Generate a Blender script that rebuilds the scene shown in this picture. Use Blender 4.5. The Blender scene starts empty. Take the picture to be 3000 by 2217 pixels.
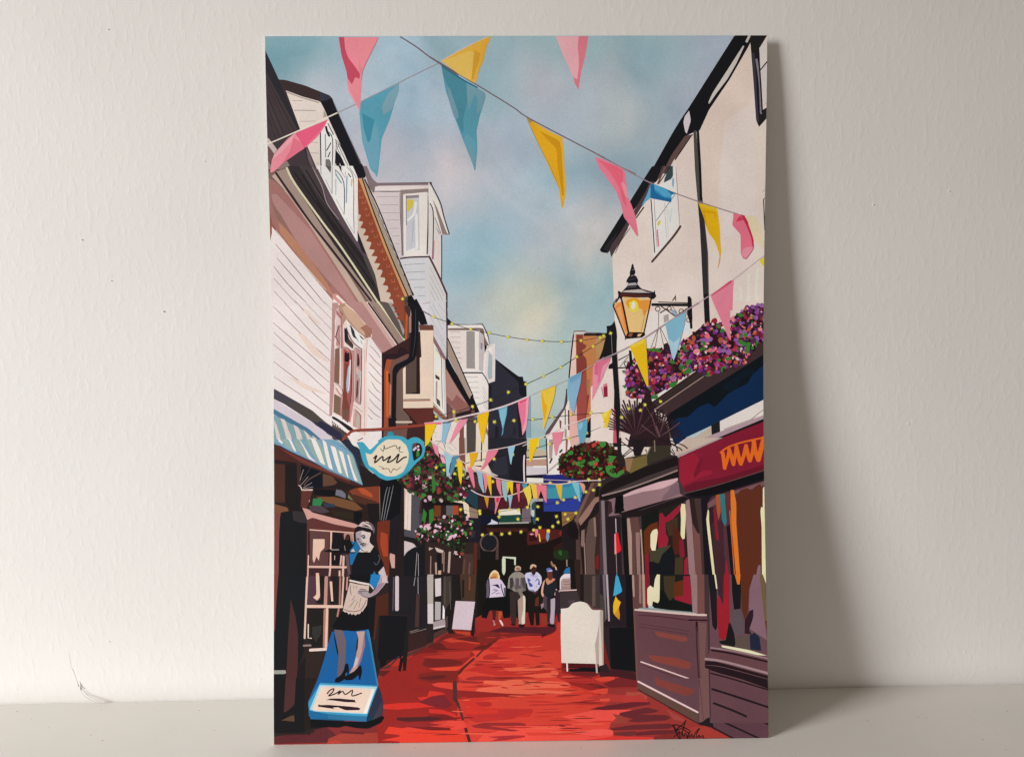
# An unframed art print of a bunting-hung shopping lane, leaning on a white wall on a painted shelf.
import bpy, math, random
from mathutils import Vector
from mathutils.geometry import tessellate_polygon
C = bpy.context.scene.collection
W_, H_ = 0.297, 0.420                 # the sheet, metres
GAP, YAW, LEAN = 0.04837, 0.01223, 0.11225   # foot of the sheet from the wall, its turn and its lean
BOW = 0.0078                          # the sheet sags towards the wall at mid height
STEP = 1.3e-6                           # ink layer

def lin(c): return c/12.92 if c <= 0.04045 else ((c+0.055)/1.055)**2.4
def hexl(h): return tuple(lin(int(h[i:i+2], 16)/255) for i in (0, 2, 4))
def prop(o, **k):
    for a, b in k.items(): o[a] = b
    return o
def mesh_obj(name, verts, faces, mat, parent=None, smooth=False):
    me = bpy.data.meshes.new(name); me.from_pydata(verts, [], faces); me.materials.append(mat); me.update()
    if smooth:
        for p in me.polygons: p.use_smooth = True
    o = bpy.data.objects.new(name, me); C.objects.link(o); o.parent = parent
    return o

# ---------------------------------------------------------------- materials
def new_mat(name):
    m = bpy.data.materials.new(name); m.use_nodes = True
    return m, m.node_tree, m.node_tree.nodes['Principled BSDF']
def nd(nt, t, **k):
    n = nt.nodes.new(t)
    for a, b in k.items(): setattr(n, a, b)
    return n
def ink_material():
    m, nt, b = new_mat('printed_ink')
    a = nd(nt, 'ShaderNodeVertexColor', layer_name='ink')
    tc = nd(nt, 'ShaderNodeTexCoord')
    n1 = nd(nt, 'ShaderNodeTexNoise'); n1.inputs['Scale'].default_value = 38; n1.inputs['Detail'].default_value = 6
    n2 = nd(nt, 'ShaderNodeTexNoise'); n2.inputs['Scale'].default_value = 1500; n2.inputs['Detail'].default_value = 2
    nt.links.new(tc.outputs['Object'], n1.inputs['Vector']); nt.links.new(tc.outputs['Object'], n2.inputs['Vector'])
    ad = nd(nt, 'ShaderNodeMath', operation='ADD'); nt.links.new(n1.outputs['Fac'], ad.inputs[0])
    nt.links.new(n2.outputs['Fac'], ad.inputs[1])
    mr = nd(nt, 'ShaderNodeMapRange'); nt.links.new(ad.outputs[0], mr.inputs['Value'])
    for i, v in enumerate((0.6, 1.4, 0.86, 1.13)): mr.inputs[1+i].default_value = v
    mx = nd(nt, 'ShaderNodeVectorMath', operation='SCALE')
    nt.links.new(a.outputs['Color'], mx.inputs[0]); nt.links.new(mr.outputs[0], mx.inputs['Scale'])
    nt.links.new(mx.outputs[0], b.inputs['Base Color'])
    b.inputs['Roughness'].default_value = 0.6; b.inputs['Specular IOR Level'].default_value = 0.1
    return m
def sky_material():
    # soft watercolour sky: the blobs come from the mesh colours, the grain and feathering from noise
    m, nt, b = new_mat('printed_sky_ink')
    a = nd(nt, 'ShaderNodeVertexColor', layer_name='ink'); tc = nd(nt, 'ShaderNodeTexCoord')
    def noise(s, d, dist):
        n = nd(nt, 'ShaderNodeTexNoise'); n.inputs['Scale'].default_value = s; n.inputs['Detail'].default_value = d
        n.inputs['Distortion'].default_value = dist; nt.links.new(tc.outputs['Object'], n.inputs['Vector']); return n
    n1 = noise(13, 5, 0.8); n2 = noise(45, 6, 0.3); n3 = noise(1300, 2, 0)
    cr = nd(nt, 'ShaderNodeValToRGB'); nt.links.new(n1.outputs['Fac'], cr.inputs['Fac'])
    e = cr.color_ramp.elements
    e[0].position = 0.41; e[0].color = (0.90, 1.0, 1.02, 1); e[1].position = 0.60; e[1].color = (1.20, 1.15, 1.12, 1)
    m1 = nd(nt, 'ShaderNodeVectorMath', operation='MULTIPLY'); nt.links.new(a.outputs['Color'], m1.inputs[0]); nt.links.new(cr.outputs['Color'], m1.inputs[1])
    ad = nd(nt, 'ShaderNodeMath', operation='ADD'); nt.links.new(n2.outputs['Fac'], ad.inputs[0]); nt.links.new(n3.outputs['Fac'], ad.inputs[1])
    mr = nd(nt, 'ShaderNodeMapRange'); nt.links.new(ad.outputs[0], mr.inputs['Value'])
    for i, v in enumerate((0.6, 1.4, 0.88, 1.12)): mr.inputs[1+i].default_value = v
    m2 = nd(nt, 'ShaderNodeVectorMath', operation='SCALE'); nt.links.new(m1.outputs[0], m2.inputs[0]); nt.links.new(mr.outputs[0], m2.inputs['Scale'])
    nt.links.new(m2.outputs[0], b.inputs['Base Color'])
    b.inputs['Roughness'].default_value = 0.6; b.inputs['Specular IOR Level'].default_value = 0.1
    return m
def plain(name, col, rough=0.6):
    m, nt, b = new_mat(name)
    tc = nd(nt, 'ShaderNodeTexCoord'); n = nd(nt, 'ShaderNodeTexNoise'); n.inputs['Scale'].default_value = 400
    nt.links.new(tc.outputs['Object'], n.inputs['Vector'])
    mr = nd(nt, 'ShaderNodeMapRange'); nt.links.new(n.outputs['Fac'], mr.inputs['Value'])
    for i, v in enumerate((0.3, 0.7, 0.9, 1.08)): mr.inputs[1+i].default_value = v
    s = nd(nt, 'ShaderNodeVectorMath', operation='SCALE'); s.inputs[0].default_value = col; nt.links.new(mr.outputs[0], s.inputs['Scale'])
    nt.links.new(s.outputs[0], b.inputs['Base Color']); b.inputs['Roughness'].default_value = rough
    return m
def wall_material():
    m, nt, b = new_mat('rolled_wall_paint')
    tc = nd(nt, 'ShaderNodeTexCoord')
    def noise(scale, detail, sx, sz, rot=0.0, rough=0.5):
        mp = nd(nt, 'ShaderNodeMapping'); mp.inputs['Scale'].default_value = (sx, 1, sz); mp.inputs['Rotation'].default_value = (0, rot, 0)
        nt.links.new(tc.outputs['Object'], mp.inputs['Vector'])
        n = nd(nt, 'ShaderNodeTexNoise'); n.inputs['Scale'].default_value = scale; n.inputs['Detail'].default_value = detail
        n.inputs['Roughness'].default_value = rough; n.inputs['Distortion'].default_value = 0.0
        nt.links.new(mp.outputs[0], n.inputs['Vector']); return n
    a = noise(250, 4, 1.0, 0.5, 0.12, 0.55); c = noise(800, 2, 1.0, 0.8); d = noise(9, 3, 1, 1)
    mr = nd(nt, 'ShaderNodeMapRange', interpolation_type='SMOOTHSTEP'); nt.links.new(a.outputs['Fac'], mr.inputs['Value'])
    for i, v in enumerate((0.46, 0.72, 0, 1)): mr.inputs[1+i].default_value = v
    w1 = nd(nt, 'ShaderNodeMath', operation='MULTIPLY_ADD'); nt.links.new(c.outputs['Fac'], w1.inputs[0]); w1.inputs[1].default_value = 0.28
    nt.links.new(mr.outputs[0], w1.inputs[2])
    bp = nd(nt, 'ShaderNodeBump'); bp.inputs['Strength'].default_value = 0.1; bp.inputs['Distance'].default_value = 0.0006
    nt.links.new(w1.outputs[0], bp.inputs['Height']); nt.links.new(bp.outputs[0], b.inputs['Normal'])
    cr = nd(nt, 'ShaderNodeValToRGB'); nt.links.new(d.outputs['Fac'], cr.inputs['Fac'])
    e = cr.color_ramp.elements; e[0].position = 0.35; e[0].color = (0.80,0.79,0.775,1); e[1].position = 0.65; e[1].color = (0.825,0.815,0.80,1)
    nt.links.new(cr.outputs['Color'], b.inputs['Base Color'])
    b.inputs['Roughness'].default_value = 0.75; b.inputs['Specular IOR Level'].default_value = 0.25
    return m
def shelf_material():
    m, nt, b = new_mat('brushed_shelf_paint')
    tc = nd(nt, 'ShaderNodeTexCoord')
    def noise(scale, detail, sx=1, sy=1):
        mp = nd(nt, 'ShaderNodeMapping'); mp.inputs['Scale'].default_value = (sx, sy, 1); nt.links.new(tc.outputs['Object'], mp.inputs['Vector'])
        n = nd(nt, 'ShaderNodeTexNoise'); n.inputs['Scale'].default_value = scale; n.inputs['Detail'].default_value = detail
        nt.links.new(mp.outputs[0], n.inputs['Vector']); return n
    a = noise(300, 4, 0.12, 1.0); sp = noise(420, 1, 1, 1); d = noise(10, 4)
    bp = nd(nt, 'ShaderNodeBump'); bp.inputs['Strength'].default_value = 0.25; bp.inputs['Distance'].default_value = 0.0003
    nt.links.new(a.outputs['Fac'], bp.inputs['Height']); nt.links.new(bp.outputs[0], b.inputs['Normal'])
    cr = nd(nt, 'ShaderNodeValToRGB'); nt.links.new(d.outputs['Fac'], cr.inputs['Fac'])
    e = cr.color_ramp.elements; e[0].position = 0.3; e[0].color = (0.67,0.65,0.61,1); e[1].position = 0.7; e[1].color = (0.71,0.685,0.645,1)
    r2 = nd(nt, 'ShaderNodeValToRGB'); nt.links.new(sp.outputs['Fac'], r2.inputs['Fac'])     # little specks of grime
    e = r2.color_ramp.elements; e[0].position = 0.19; e[0].color = (0.55, 0.53, 0.5, 1); e[1].position = 0.25; e[1].color = (1, 1, 1, 1)
    mx = nd(nt, 'ShaderNodeVectorMath', operation='MULTIPLY'); nt.links.new(cr.outputs['Color'], mx.inputs[0]); nt.links.new(r2.outputs['Color'], mx.inputs[1])
    nt.links.new(mx.outputs[0], b.inputs['Base Color'])
    b.inputs['Roughness'].default_value = 0.5; b.inputs['Specular IOR Level'].default_value = 0.3
    return m

# ---------------------------------------------------------------- the sheet
BANDS = 42
def bow(v): return BOW*math.sin(math.pi*min(max(v, 0), 1))**1.5
e_u = Vector((math.cos(YAW), -math.sin(YAW), 0)); e_n = Vector((math.sin(YAW), math.cos(YAW), 0))
e_v = Vector((0, 0, 1))*math.cos(LEAN) + e_n*math.sin(LEAN)
nrm = e_u.cross(e_v)                                        # out of the printed face, towards the room
def on_sheet(x, y, lift):
    """x right and y up on the sheet in metres -> a point relative to its lower left corner"""
    v = y/H_; k = min(int(v*BANDS), BANDS-1) if v < 1 else BANDS-1; f = v*BANDS-k
    b = bow(k/BANDS)*(1-f)+bow((k+1)/BANDS)*f
    return tuple(e_u*x + e_v*y + nrm*(lift-b))
def clip(poly, ax, lim, keep_less):
    out = []; n = len(poly)
    for i in range(n):
        a, b = poly[i], poly[(i+1) % n]
        ia = (a[ax] <= lim) if keep_less else (a[ax] >= lim); ib = (b[ax] <= lim) if keep_less else (b[ax] >= lim)
        if ia: out.append(a)
        if ia != ib:
            t = (lim-a[ax])/(b[ax]-a[ax]); p = [a[0]+(b[0]-a[0])*t, a[1]+(b[1]-a[1])*t]; p[ax] = lim; out.append(tuple(p))
    return out
def soften(pts):
    """round the gentle corners of an outline, keep the sharp ones"""
    n = len(pts)
    if n < 5: return pts
    out = []
    for i in range(n):
        p0, p, p1 = pts[i-1], pts[i], pts[(i+1) % n]
        ax, ay, bx, by = p[0]-p0[0], p[1]-p0[1], p1[0]-p[0], p1[1]-p[1]
        la, lb = math.hypot(ax, ay), math.hypot(bx, by)
        if la < 1e-6 or lb < 1e-6: continue
        ang = abs(math.atan2(ax*by-ay*bx, ax*bx+ay*by))
        if ang > 1.05 or ang < 0.08: out.append(p); continue
        ka, kb = min(0.33, 0.0011/la), min(0.33, 0.0011/lb)
        q0 = (p[0]-ax*ka, p[1]-ay*ka); q1 = (p[0]+bx*kb, p[1]+by*kb)
        for t in (0, 0.5, 1): out.append(tuple(q0[j]*(1-t)**2+2*p[j]*t*(1-t)+q1[j]*t*t for j in (0, 1)))
    return out
def smooth_line(pts, sharp=0.85):
    if len(pts) < 3: return pts
    for i in range(1, len(pts)-1):                          # a sharp corner stays a corner
        a, p, b = pts[i-1], pts[i], pts[i+1]; ax, ay, bx, by = p[0]-a[0], p[1]-a[1], b[0]-p[0], b[1]-p[1]
        if abs(math.atan2(ax*by-ay*bx, ax*bx+ay*by)) > sharp: return smooth_line(pts[:i+1], sharp)+smooth_line(pts[i:], sharp)[1:]
    out = [pts[0]]
    for i in range(len(pts)-1):
        p0, p1, p2, p3 = pts[max(i-1, 0)], pts[i], pts[i+1], pts[min(i+2, len(pts)-1)]
        for t in (0.25, 0.5, 0.75, 1):
            out.append(tuple(0.5*(2*p1[j]+(p2[j]-p0[j])*t+(2*p0[j]-5*p1[j]+4*p2[j]-p3[j])*t*t+(3*p1[j]-p0[j]-3*p2[j]+p3[j])*t**3) for j in (0, 1)))
    return out

ITEMS = []                                                  # (part, colour, list of convex or simple outlines)
def pts(s): return [tuple(float(q)*1e-4 for q in p.split(',')) for p in s.split()]
def P(g, c, s): ITEMS.append((g, c, [soften(pts(s))]))
def L(g, c, w, s):
    w *= 0.5e-5; ln = smooth_line(pts(s), 3.2 if g in ('sign', 'signature', 'waitress') else 0.85); n = len(ln); segs = []
    side = []
    tot = sum(math.dist(ln[i], ln[i+1]) for i in range(n-1)) or 1e-6; d = 0
    for i in range(n):
        a, b = ln[max(i-1, 0)], ln[min(i+1, n-1)]; dx, dy = b[0]-a[0], b[1]-a[1]; l = math.hypot(dx, dy) or 1e-9
        if i: d += math.dist(ln[i-1], ln[i])
        f = d/tot; ww = w*(0.62+0.38*min(1, 6*f, 6*(1-f))) if w < 2.6e-4 else w
        side.append(((ln[i][0]-dy/l*ww, ln[i][1]+dx/l*ww), (ln[i][0]+dy/l*ww, ln[i][1]-dx/l*ww), (dx/l*ww, dy/l*ww)))
    for i in range(n-1):
        a, b = side[i], side[i+1]; q = [a[0], b[0], b[1], a[1]]
        if i == n-2: q[2:2] = [(ln[-1][0]+b[2][0]*0.75+(b[0][0]-ln[-1][0])*0.6, ln[-1][1]+b[2][1]*0.75+(b[0][1]-ln[-1][1])*0.6), (ln[-1][0]+b[2][0]*0.75+(b[1][0]-ln[-1][0])*0.6, ln[-1][1]+b[2][1]*0.75+(b[1][1]-ln[-1][1])*0.6)]
        if i == 0: q += [(ln[0][0]-a[2][0]*0.75+(a[1][0]-ln[0][0])*0.6, ln[0][1]-a[2][1]*0.75+(a[1][1]-ln[0][1])*0.6), (ln[0][0]-a[2][0]*0.75+(a[0][0]-ln[0][0])*0.6, ln[0][1]-a[2][1]*0.75+(a[0][1]-ln[0][1])*0.6)]
        segs.append(q)
    ITEMS.append((g, c, segs, True))
def ring(g, c, x, y, r, w):
    r *= 1e-4; x *= 1e-4; y *= 1e-4; w *= 0.5e-5
    q = []
    for k in range(20):
        a, b = k*math.pi/10, (k+1)*math.pi/10
        q.append([(x+math.cos(a)*(r-w), y+math.sin(a)*(r-w)), (x+math.cos(a)*(r+w), y+math.sin(a)*(r+w)), (x+math.cos(b)*(r+w), y+math.sin(b)*(r+w)), (x+math.cos(b)*(r-w), y+math.sin(b)*(r-w))])
    ITEMS.append((g, c, q))
rnd = random.Random(11)
def G(x, y, dark=0):
    """a fairy light: a little yellow star with a pale centre"""
    x *= 1e-4; y *= 1e-4
    def star(r0, r1, n):
        return [(x+math.cos(a)*r, y+math.sin(a)*r) for k in range(2*n) for a, r in ((k*math.pi/n+j, (r1*rnd.uniform(.75, 1.15) if k % 2 else r0)),)]
    j = rnd.uniform(0, 1)
    ITEMS.append(('lights', 'a89c3c' if dark else 'bcb468', [star(0.00058, 0.0015, 8)]))
    ITEMS.append(('lights', 'dcc828', [star(0.0005, 0.00105, 7)]))
    ITEMS.append(('lights', 'f0e45c', [star(0.00025, 0.00036, 5)]))
def strokes(n):
    """fine dry brush strokes across the red paving, broader towards the viewer"""
    for _ in range(n):
        v = rnd.random()**0.8; y = 45+740*(1-v); hw = 560*(0.35+0.75*v)*0.9; cx = 1540-60*v
        x = rnd.uniform(cx-hw, cx+hw*0.75); l = rnd.uniform(40, 210)*(0.5+0.7*v); w = rnd.uniform(4, 11)*(0.45+0.75*v); t = rnd.uniform(-7, 7)
        if not inside((x*1e-4, y*1e-4), PAVED) or not inside(((x+l)*1e-4, y*1e-4), PAVED): continue
        q = [(x, y), (x+l*.3, y+w*.5+t*.3), (x+l*.8, y+w*.35+t*.8), (x+l, y+t), (x+l*.7, y-w*.4+t*.7), (x+l*.25, y-w*.3+t*.2)]
        ITEMS.append(('paving', rnd.choice(('8c2626', '7a2424', 'a82c28', '701f1e', 'b83028', 'd85a42', 'c03028')), [soften([(a*1e-4, b*1e-4) for a, b in q])]))
def inside(p, poly):
    c = False; j = len(poly)-1
    for i in range(len(poly)):
        a, b = poly[i], poly[j]
        if (a[1] > p[1]) != (b[1] > p[1]) and p[0] < (b[0]-a[0])*(p[1]-a[1])/(b[1]-a[1])+a[0]: c = not c
        j = i
    return c
def blob(x, y, r):
    a0 = rnd.uniform(0, 6.3); n = 7; sx = rnd.uniform(.7, 1.25); ro = rnd.uniform(0, 3)
    o = []
    for k in range(n):
        a = a0+k*2*math.pi/n; rr = r*rnd.uniform(.7, 1.2); px, py = math.cos(a)*rr*sx, math.sin(a)*rr/sx
        o.append((x+px*math.cos(ro)-py*math.sin(ro), y+px*math.sin(ro)+py*math.cos(ro)))
    return soften(o)
PAL = {0: ('26151c', ('3a2420', '4c1e4c', '6a2a6c', '7c3c84', '8c4c94', '5c2458', '3c1c2c', '6c1c30', '8c2030', 'a83048', 'c86470', 'd07880', '7a1c3c', '3a5a30', '35702e', '50204c', '2c2420', '241418', '8c5c94', 'a04c38')),
       1: ('201814', ('2c5a28', '3c7a34', '24301c', '1a1614', '3a1a24', '6a1c30', '7c2c40', '4a2030', '24201a', '5a2034', '2a1a20', '3c6a34', '502030', '34502c', '8a3830', '2c4424', 'c8a0b4')),
       2: ('1a1614', ('2c5a28', '1e2a1a', '1c1616', '1e2418', '34602c', '4a2838', '2a1a20', '2c4424', '8a3830', '3c7a34', '24301c', 'd0a8b8', '18140f', '221c18')),
       3: ('241212', ('4c181a', '3c1416', '5c1a1c', '4a2a1c', '3c7a34', '447c38', 'b03c34', '3a1414', '20120e', '50301c', '40161a', '2c3a1c', '6c1e20', '34702c', '2a140f', '441618'))}
def flora(s, n, k):
    o = pts(s); base, cols = PAL[k]
    ITEMS.append(('flowers', base, [soften(o)]))
    x0, x1 = min(p[0] for p in o), max(p[0] for p in o); y0, y1 = min(p[1] for p in o), max(p[1] for p in o)
    area = (x1-x0)*(y1-y0); m = 0; R0 = math.sqrt(area/n)*0.66
    for t in range(n*6):
        if m >= n: break
        p = (rnd.uniform(x0, x1), rnd.uniform(y0, y1))
        if not inside(p, o): continue
        m += 1; f = m/n
        c = rnd.choice(cols); r = R0*(rnd.uniform(.8, 1.35) if f < .6 else rnd.uniform(.35, .75))
        if f > (.84 if k == 0 else .86) and k in (0, 2): c = rnd.choice(('d07888', 'c86a60', '8c4c94', 'd8b0b8') if k == 0 else ('e4c4cc', 'd8c0c8', 'b05468')); r *= .8
        ITEMS.append(('flowers', c, [blob(p[0], p[1], r)]))
    n2 = len(o)                                              # a ragged leafy edge
    for i in range(n2):
        a, b = o[i], o[(i+1) % n2]; l = math.dist(a, b)
        for q in range(int(l/(R0*1.9))):
            t = rnd.random()
            ITEMS.append(('flowers', rnd.choice(cols), [blob(a[0]+(b[0]-a[0])*t, a[1]+(b[1]-a[1])*t, R0*rnd.uniform(.5, .95))]))

# The picture: P = filled shape, L = brush stroke (width first), ring, G = fairy light, flora = massed flowers.
# Numbers are tenths of a millimetre from the lower left corner of the sheet.
P('house','3a3034','-4,4137 1,4118 77,3949 113,3947 318,3879 390,3837 558,3445 557,3402 -24,3404')
P('house','2a282e','-39,4138 1,4118 77,3949 195,3658 225,3562 290,3403 94,3404 -17,3635')
P('house','42363a','-7,4023 7,3984 184,3651 260,3403 113,3404 -17,3626')
L('house','231d20',44,'2,3965 154,3649')
L('house','2b2326',34,'6,3927 139,3639')
L('house','231d20',44,'2,3870 100,3630')
L('house','2b2326',34,'3,3803 71,3620')
L('house','231d20',44,'3,3736 51,3616')
L('house','2b2326',34,'34,3898 169,3644')
L('house','5a4a48',30,'5,3946 147,3647')
L('house','5a4a48',30,'6,3827 85,3628')
L('house','5a4a48',25,'14,3693 61,3616')
P('house','e0d2c8','116,3886 213,3850 319,3821 343,3773 371,3715 491,3425 290,3426 194,3663')
P('house','3a2c2c','77,3949 113,3947 234,3913 318,3879 322,3823 213,3852 116,3886')
P('house','34343f','318,3879 374,3857 390,3837 349,3826 317,3824')
P('house','17171d','317,3824 349,3826 384,3841 420,3761 555,3425 499,3425 436,3561 366,3718 340,3778')
L('house','8b8794',34,'390,3837 420,3761 563,3439')
L('house','a09088',59,'121,3876 213,3843 310,3815')
P('house','a89c8c','337,3772 358,3737 334,3727')
L('house','6a5a5c',30,'152,3827 215,3826')
L('house','6a5a5c',30,'170,3769 172,3771 291,3769')
L('house','6a5a5c',30,'192,3706 288,3708')
L('house','6a5a5c',30,'258,3586 298,3583')
L('house','6a5a5c',30,'256,3524 300,3521')
L('house','6a5a5c',30,'286,3462 304,3462')
P('house','f0ebe8','318,3658 361,3711 491,3425 312,3426')
L('house','221c28',64,'314,3646 313,3440')
L('house','1e1b24',128,'348,3675 354,3648 366,3622')
L('house','55454c',59,'360,3694 391,3629')
L('house','6f9cb4',64,'343,3631 342,3499')
L('house','1e1b24',49,'352,3653 385,3605 379,3440')
L('house','1e1b24',59,'375,3581 349,3538')
L('house','1e1b24',59,'369,3528 356,3499')
P('house','77736f','341,3487 365,3485 374,3465 369,3426 339,3426')
L('house','221c22',39,'400,3602 433,3561 492,3440')
L('house','221c22',39,'400,3600 407,3576 396,3446')
L('house','221c22',39,'402,3586 421,3562 449,3499 477,3440')
L('house','221c22',34,'424,3578 413,3547 434,3509')
P('house','1c1a20','401,3542 434,3501 458,3446 455,3425 440,3426 424,3465 425,3426 411,3426 397,3475')
P('house','c9bab2','-17,3616 7,3611 56,3544 38,3520 -18,3582')
P('house','6e5252','-19,3570 6,3565 41,3515 17,3467 -21,3477')
P('house','8c7c74','-21,3486 3,3476 22,3447 46,3457 115,3476 153,3403 -33,3404')
P('house','6b5a60','225,3562 244,3524 281,3426 261,3426 238,3485')
L('bunting','e8dccb',74,'-19,3570 41,3592 198,3658 347,3725 418,3756')
L('bunting','9c949c',59,'418,3756 524,3804 642,3861 785,3930 969,4018 1015,4039')
P('bunting','e9748c','361,3718 341,3677 295,3615 225,3555 208,3562 167,3591 164,3639')
P('bunting','e05c7c','359,3716 313,3653 218,3555 196,3567 163,3615 171,3639')
P('bunting','e88c9a','164,3639 119,3606 56,3539 23,3486 11,3414 21,3409 50,3427 106,3481 218,3550 183,3610')
P('bunting','df7286','156,3615 206,3577 220,3553 106,3476 81,3457 132,3539')
P('bunting','eaa2ac','164,3639 56,3539 36,3515 28,3486 78,3524 143,3591')
P('bunting','589cb0','785,3925 782,3887 751,3796 725,3714 676,3604 653,3425 643,3377 633,3402 607,3425 559,3595 547,3758 556,3818')
P('bunting','7ba0ae','785,3925 779,3868 738,3772 689,3743 680,3791 720,3868')
P('bunting','6aa0b2','639,3703 658,3642 661,3551 644,3425 614,3425 559,3595 550,3748 559,3748 579,3633 598,3580 613,3628')
P('bunting','3f8aa0','562,3753 634,3715 608,3590 593,3585 570,3667')
P('bunting','e88a96','432,4194 667,4194 647,4146 571,3997 565,3935 550,3760 519,3820 479,3883 479,3983 449,4084')
P('bunting','e07e8a','533,4194 667,4194 647,4146 566,3993 554,3978 546,4088')
P('bunting','e68a94','535,4194 662,4194 647,4155 564,4002 553,4040')
P('bunting','c24a60','432,4194 465,4194 469,4127 487,4074 528,4021 556,3978 551,3952 527,3962 506,3919 480,3957 476,3993 449,4084')
P('bunting','eaa0a8','480,3935 491,3887 519,3830 548,3772 550,3760 519,3816 479,3883')
L('bunting','8d7480',30,'667,4189 644,4141 574,4002 565,3945')
L('bunting','6f5a62',74,'796,4195 890,4136 970,4076 1132,3972')
L('bunting','6f5e64',69,'970,4078 1066,4020 1241,3917 1456,3786 1537,3729 1750,3617 1945,3517 2002,3488')
P('bunting','d6a63c','1035,4054 1190,4133 1312,4194 1333,4194 1307,4145 1282,4048 1257,4005 1234,3924 1139,3977')
P('bunting','d8b45a','1038,4053 1204,4113 1231,4101 1222,3962 1207,3943 1139,3977')
P('bunting','c9962f','1231,4116 1292,4087 1262,4010 1239,3948 1212,3948')
P('bunting','d9a23a','1283,4169 1332,4194 1307,4145 1282,4068 1257,4005 1237,3924 1227,3962 1257,4049')
L('bunting','d3b795',59,'1035,4054 1190,4138 1307,4192')
P('bunting','5592a2','1035,4030 1241,3900 1290,3871 1297,3847 1259,3732 1239,3645 1243,3539 1231,3422 1226,3416 1212,3462 1160,3593 1112,3723 1060,3881 1042,3982')
P('bunting','488494','1037,4025 1183,3929 1187,3818 1161,3722 1165,3655 1155,3631 1122,3713 1132,3747 1075,3905 1049,3963')
P('bunting','6f93a0','1070,3903 1085,3895 1132,3756 1134,3723 1107,3727 1079,3819')
P('bunting','6e95a2','1183,3924 1241,3900 1287,3871 1296,3847 1269,3770 1240,3746 1250,3833 1231,3866 1196,3770 1187,3818')
P('bunting','5c98a8','1180,3631 1228,3592 1240,3539 1231,3422 1212,3462 1160,3593')
L('bunting','2b6478',79,'1040,4025 1139,3958 1246,3900')
P('bunting','6f94a4','1191,3580 1218,3539 1232,3462 1227,3422 1198,3520')
P('bunting','dca0a8','1714,4197 1907,4197 1889,4086 1849,3932 1847,3886 1825,3932 1796,4004 1752,4096')
P('bunting','cf7482','1850,4197 1907,4197 1889,4086 1864,3990 1847,3886 1825,3922 1817,3961 1840,3961 1850,4071 1843,4134')
P('bunting','dca2a8','1718,4192 1848,4194 1843,4124 1850,4038 1840,3946 1820,3956 1771,4057')
P('bunting','d9a320','1537,3726 1691,3634 1750,3610 1760,3508 1769,3314 1767,3261 1752,3195 1744,3197 1730,3310 1685,3402 1622,3543 1566,3663')
P('bunting','c58c18','1617,3646 1730,3591 1745,3547 1750,3420 1723,3420 1716,3542 1652,3605')
P('bunting','dba92c','1568,3702 1691,3632 1750,3610 1762,3420 1772,3314 1762,3236 1749,3236 1750,3508 1735,3586 1603,3659')
P('bunting','c58c18','1723,3460 1750,3460 1760,3270 1749,3266 1737,3339')
L('bunting','9a7d4a',30,'1537,3726 1566,3659 1624,3538 1678,3435 1730,3314')
P('bunting','a08a50','1537,3727 1573,3704 1556,3692')
P('whitehouse','dcc1b8','2776,4200 2983,4200 2993,3415 3005,2557 2063,2564 2059,2673 2050,2901 2287,3418 2528,3636')
P('whitehouse','d6bdb1','2689,3920 2865,4156 2892,3862 2858,3794 2721,3698 2689,3416 2678,3114 2603,3115 2580,3417 2573,3626 2636,3766')
P('whitehouse','d8c3bc','2722,3626 2893,3746 2913,3416 2909,3064 2729,3016 2694,3416')
P('whitehouse','d7c1b6','2895,3659 2949,3673 2957,3455 2924,3392 2892,3504')
P('whitehouse','141418','2776,4201 2889,4201 2860,4137 2748,3944 2626,3766 2570,3643 2523,3631 2494,3617 2386,3418 2287,3418 2405,3627 2453,3704 2507,3783')
P('whitehouse','1e1d1c','2865,4201 2971,4201 2924,4125 2930,3997 2948,3765 2972,3780 2973,3717 2927,3666 2909,3703 2891,3920 2870,4156')
L('whitehouse','3a3340',128,'2887,4093 2919,3698')
L('whitehouse','79707c',128,'2907,4059 2928,3920 2938,3746')
L('whitehouse','16141a',59,'2911,3891 2926,3727')
L('whitehouse','16141a',89,'2917,4113 2933,3920 2945,3751')
P('whitehouse','c9c0b8','2970,4183 2970,4059 2932,4006 2923,4125')
P('whitehouse','c2b8b4','2971,4042 2973,3813 2949,3765 2934,3989')
L('whitehouse','16141a',69,'2974,4050 2930,3997')
L('whitehouse','9a948e',25,'2955,3789 2972,3813')
L('whitehouse','b8b0a8',148,'2865,4200 2848,4164')
P('whitehouse','bdb5ae','2826,4140 2834,4137 2787,4036 2733,3944 2669,3862 2626,3800 2621,3810 2645,3863 2698,3944')
P('whitehouse','c4bcc0','2507,3762 2518,3704 2503,3656 2494,3627 2484,3639 2473,3694 2480,3728')
P('whitehouse','5b4542','2484,3617 2528,3622 2416,3472 2377,3394 2347,3394 2405,3506')
L('whitehouse','241c1c',79,'2528,3621 2426,3477')
P('whitehouse','dcc1b8','2528,3619 2540,3417 2426,3418 2431,3477')
P('whitehouse','4a4642','2533,3643 2550,3648 2573,3417 2630,2918 2637,2659 2607,2660 2598,2868 2545,3417')
L('whitehouse','17171a',148,'2560,3643 2575,3431 2584,3242')
P('whitehouse','2e2b2e','2565,3223 2598,3164 2620,2967 2632,2660 2602,2660 2588,2918 2576,3115')
L('bunting','7c646c',74,'1945,3517 1980,3497 2044,3464 2109,3429 2188,3393')
P('whitehouse','17171b','2287,3439 2396,3439 2298,3335 2164,3160 2150,3087 2050,2940 2030,2950 2023,2925 1985,2930 1974,2945')
P('whitehouse','4a3a3c','2349,3439 2391,3439 2302,3340 2229,3204 2189,3140 2145,3097 2145,3072 2043,2900 2034,2945 2035,2962 2095,3043 2179,3175 2248,3287 2278,3350 2312,3345')
L('whitehouse','241c1e',44,'2157,3074 2100,2994 2068,2925')
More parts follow.
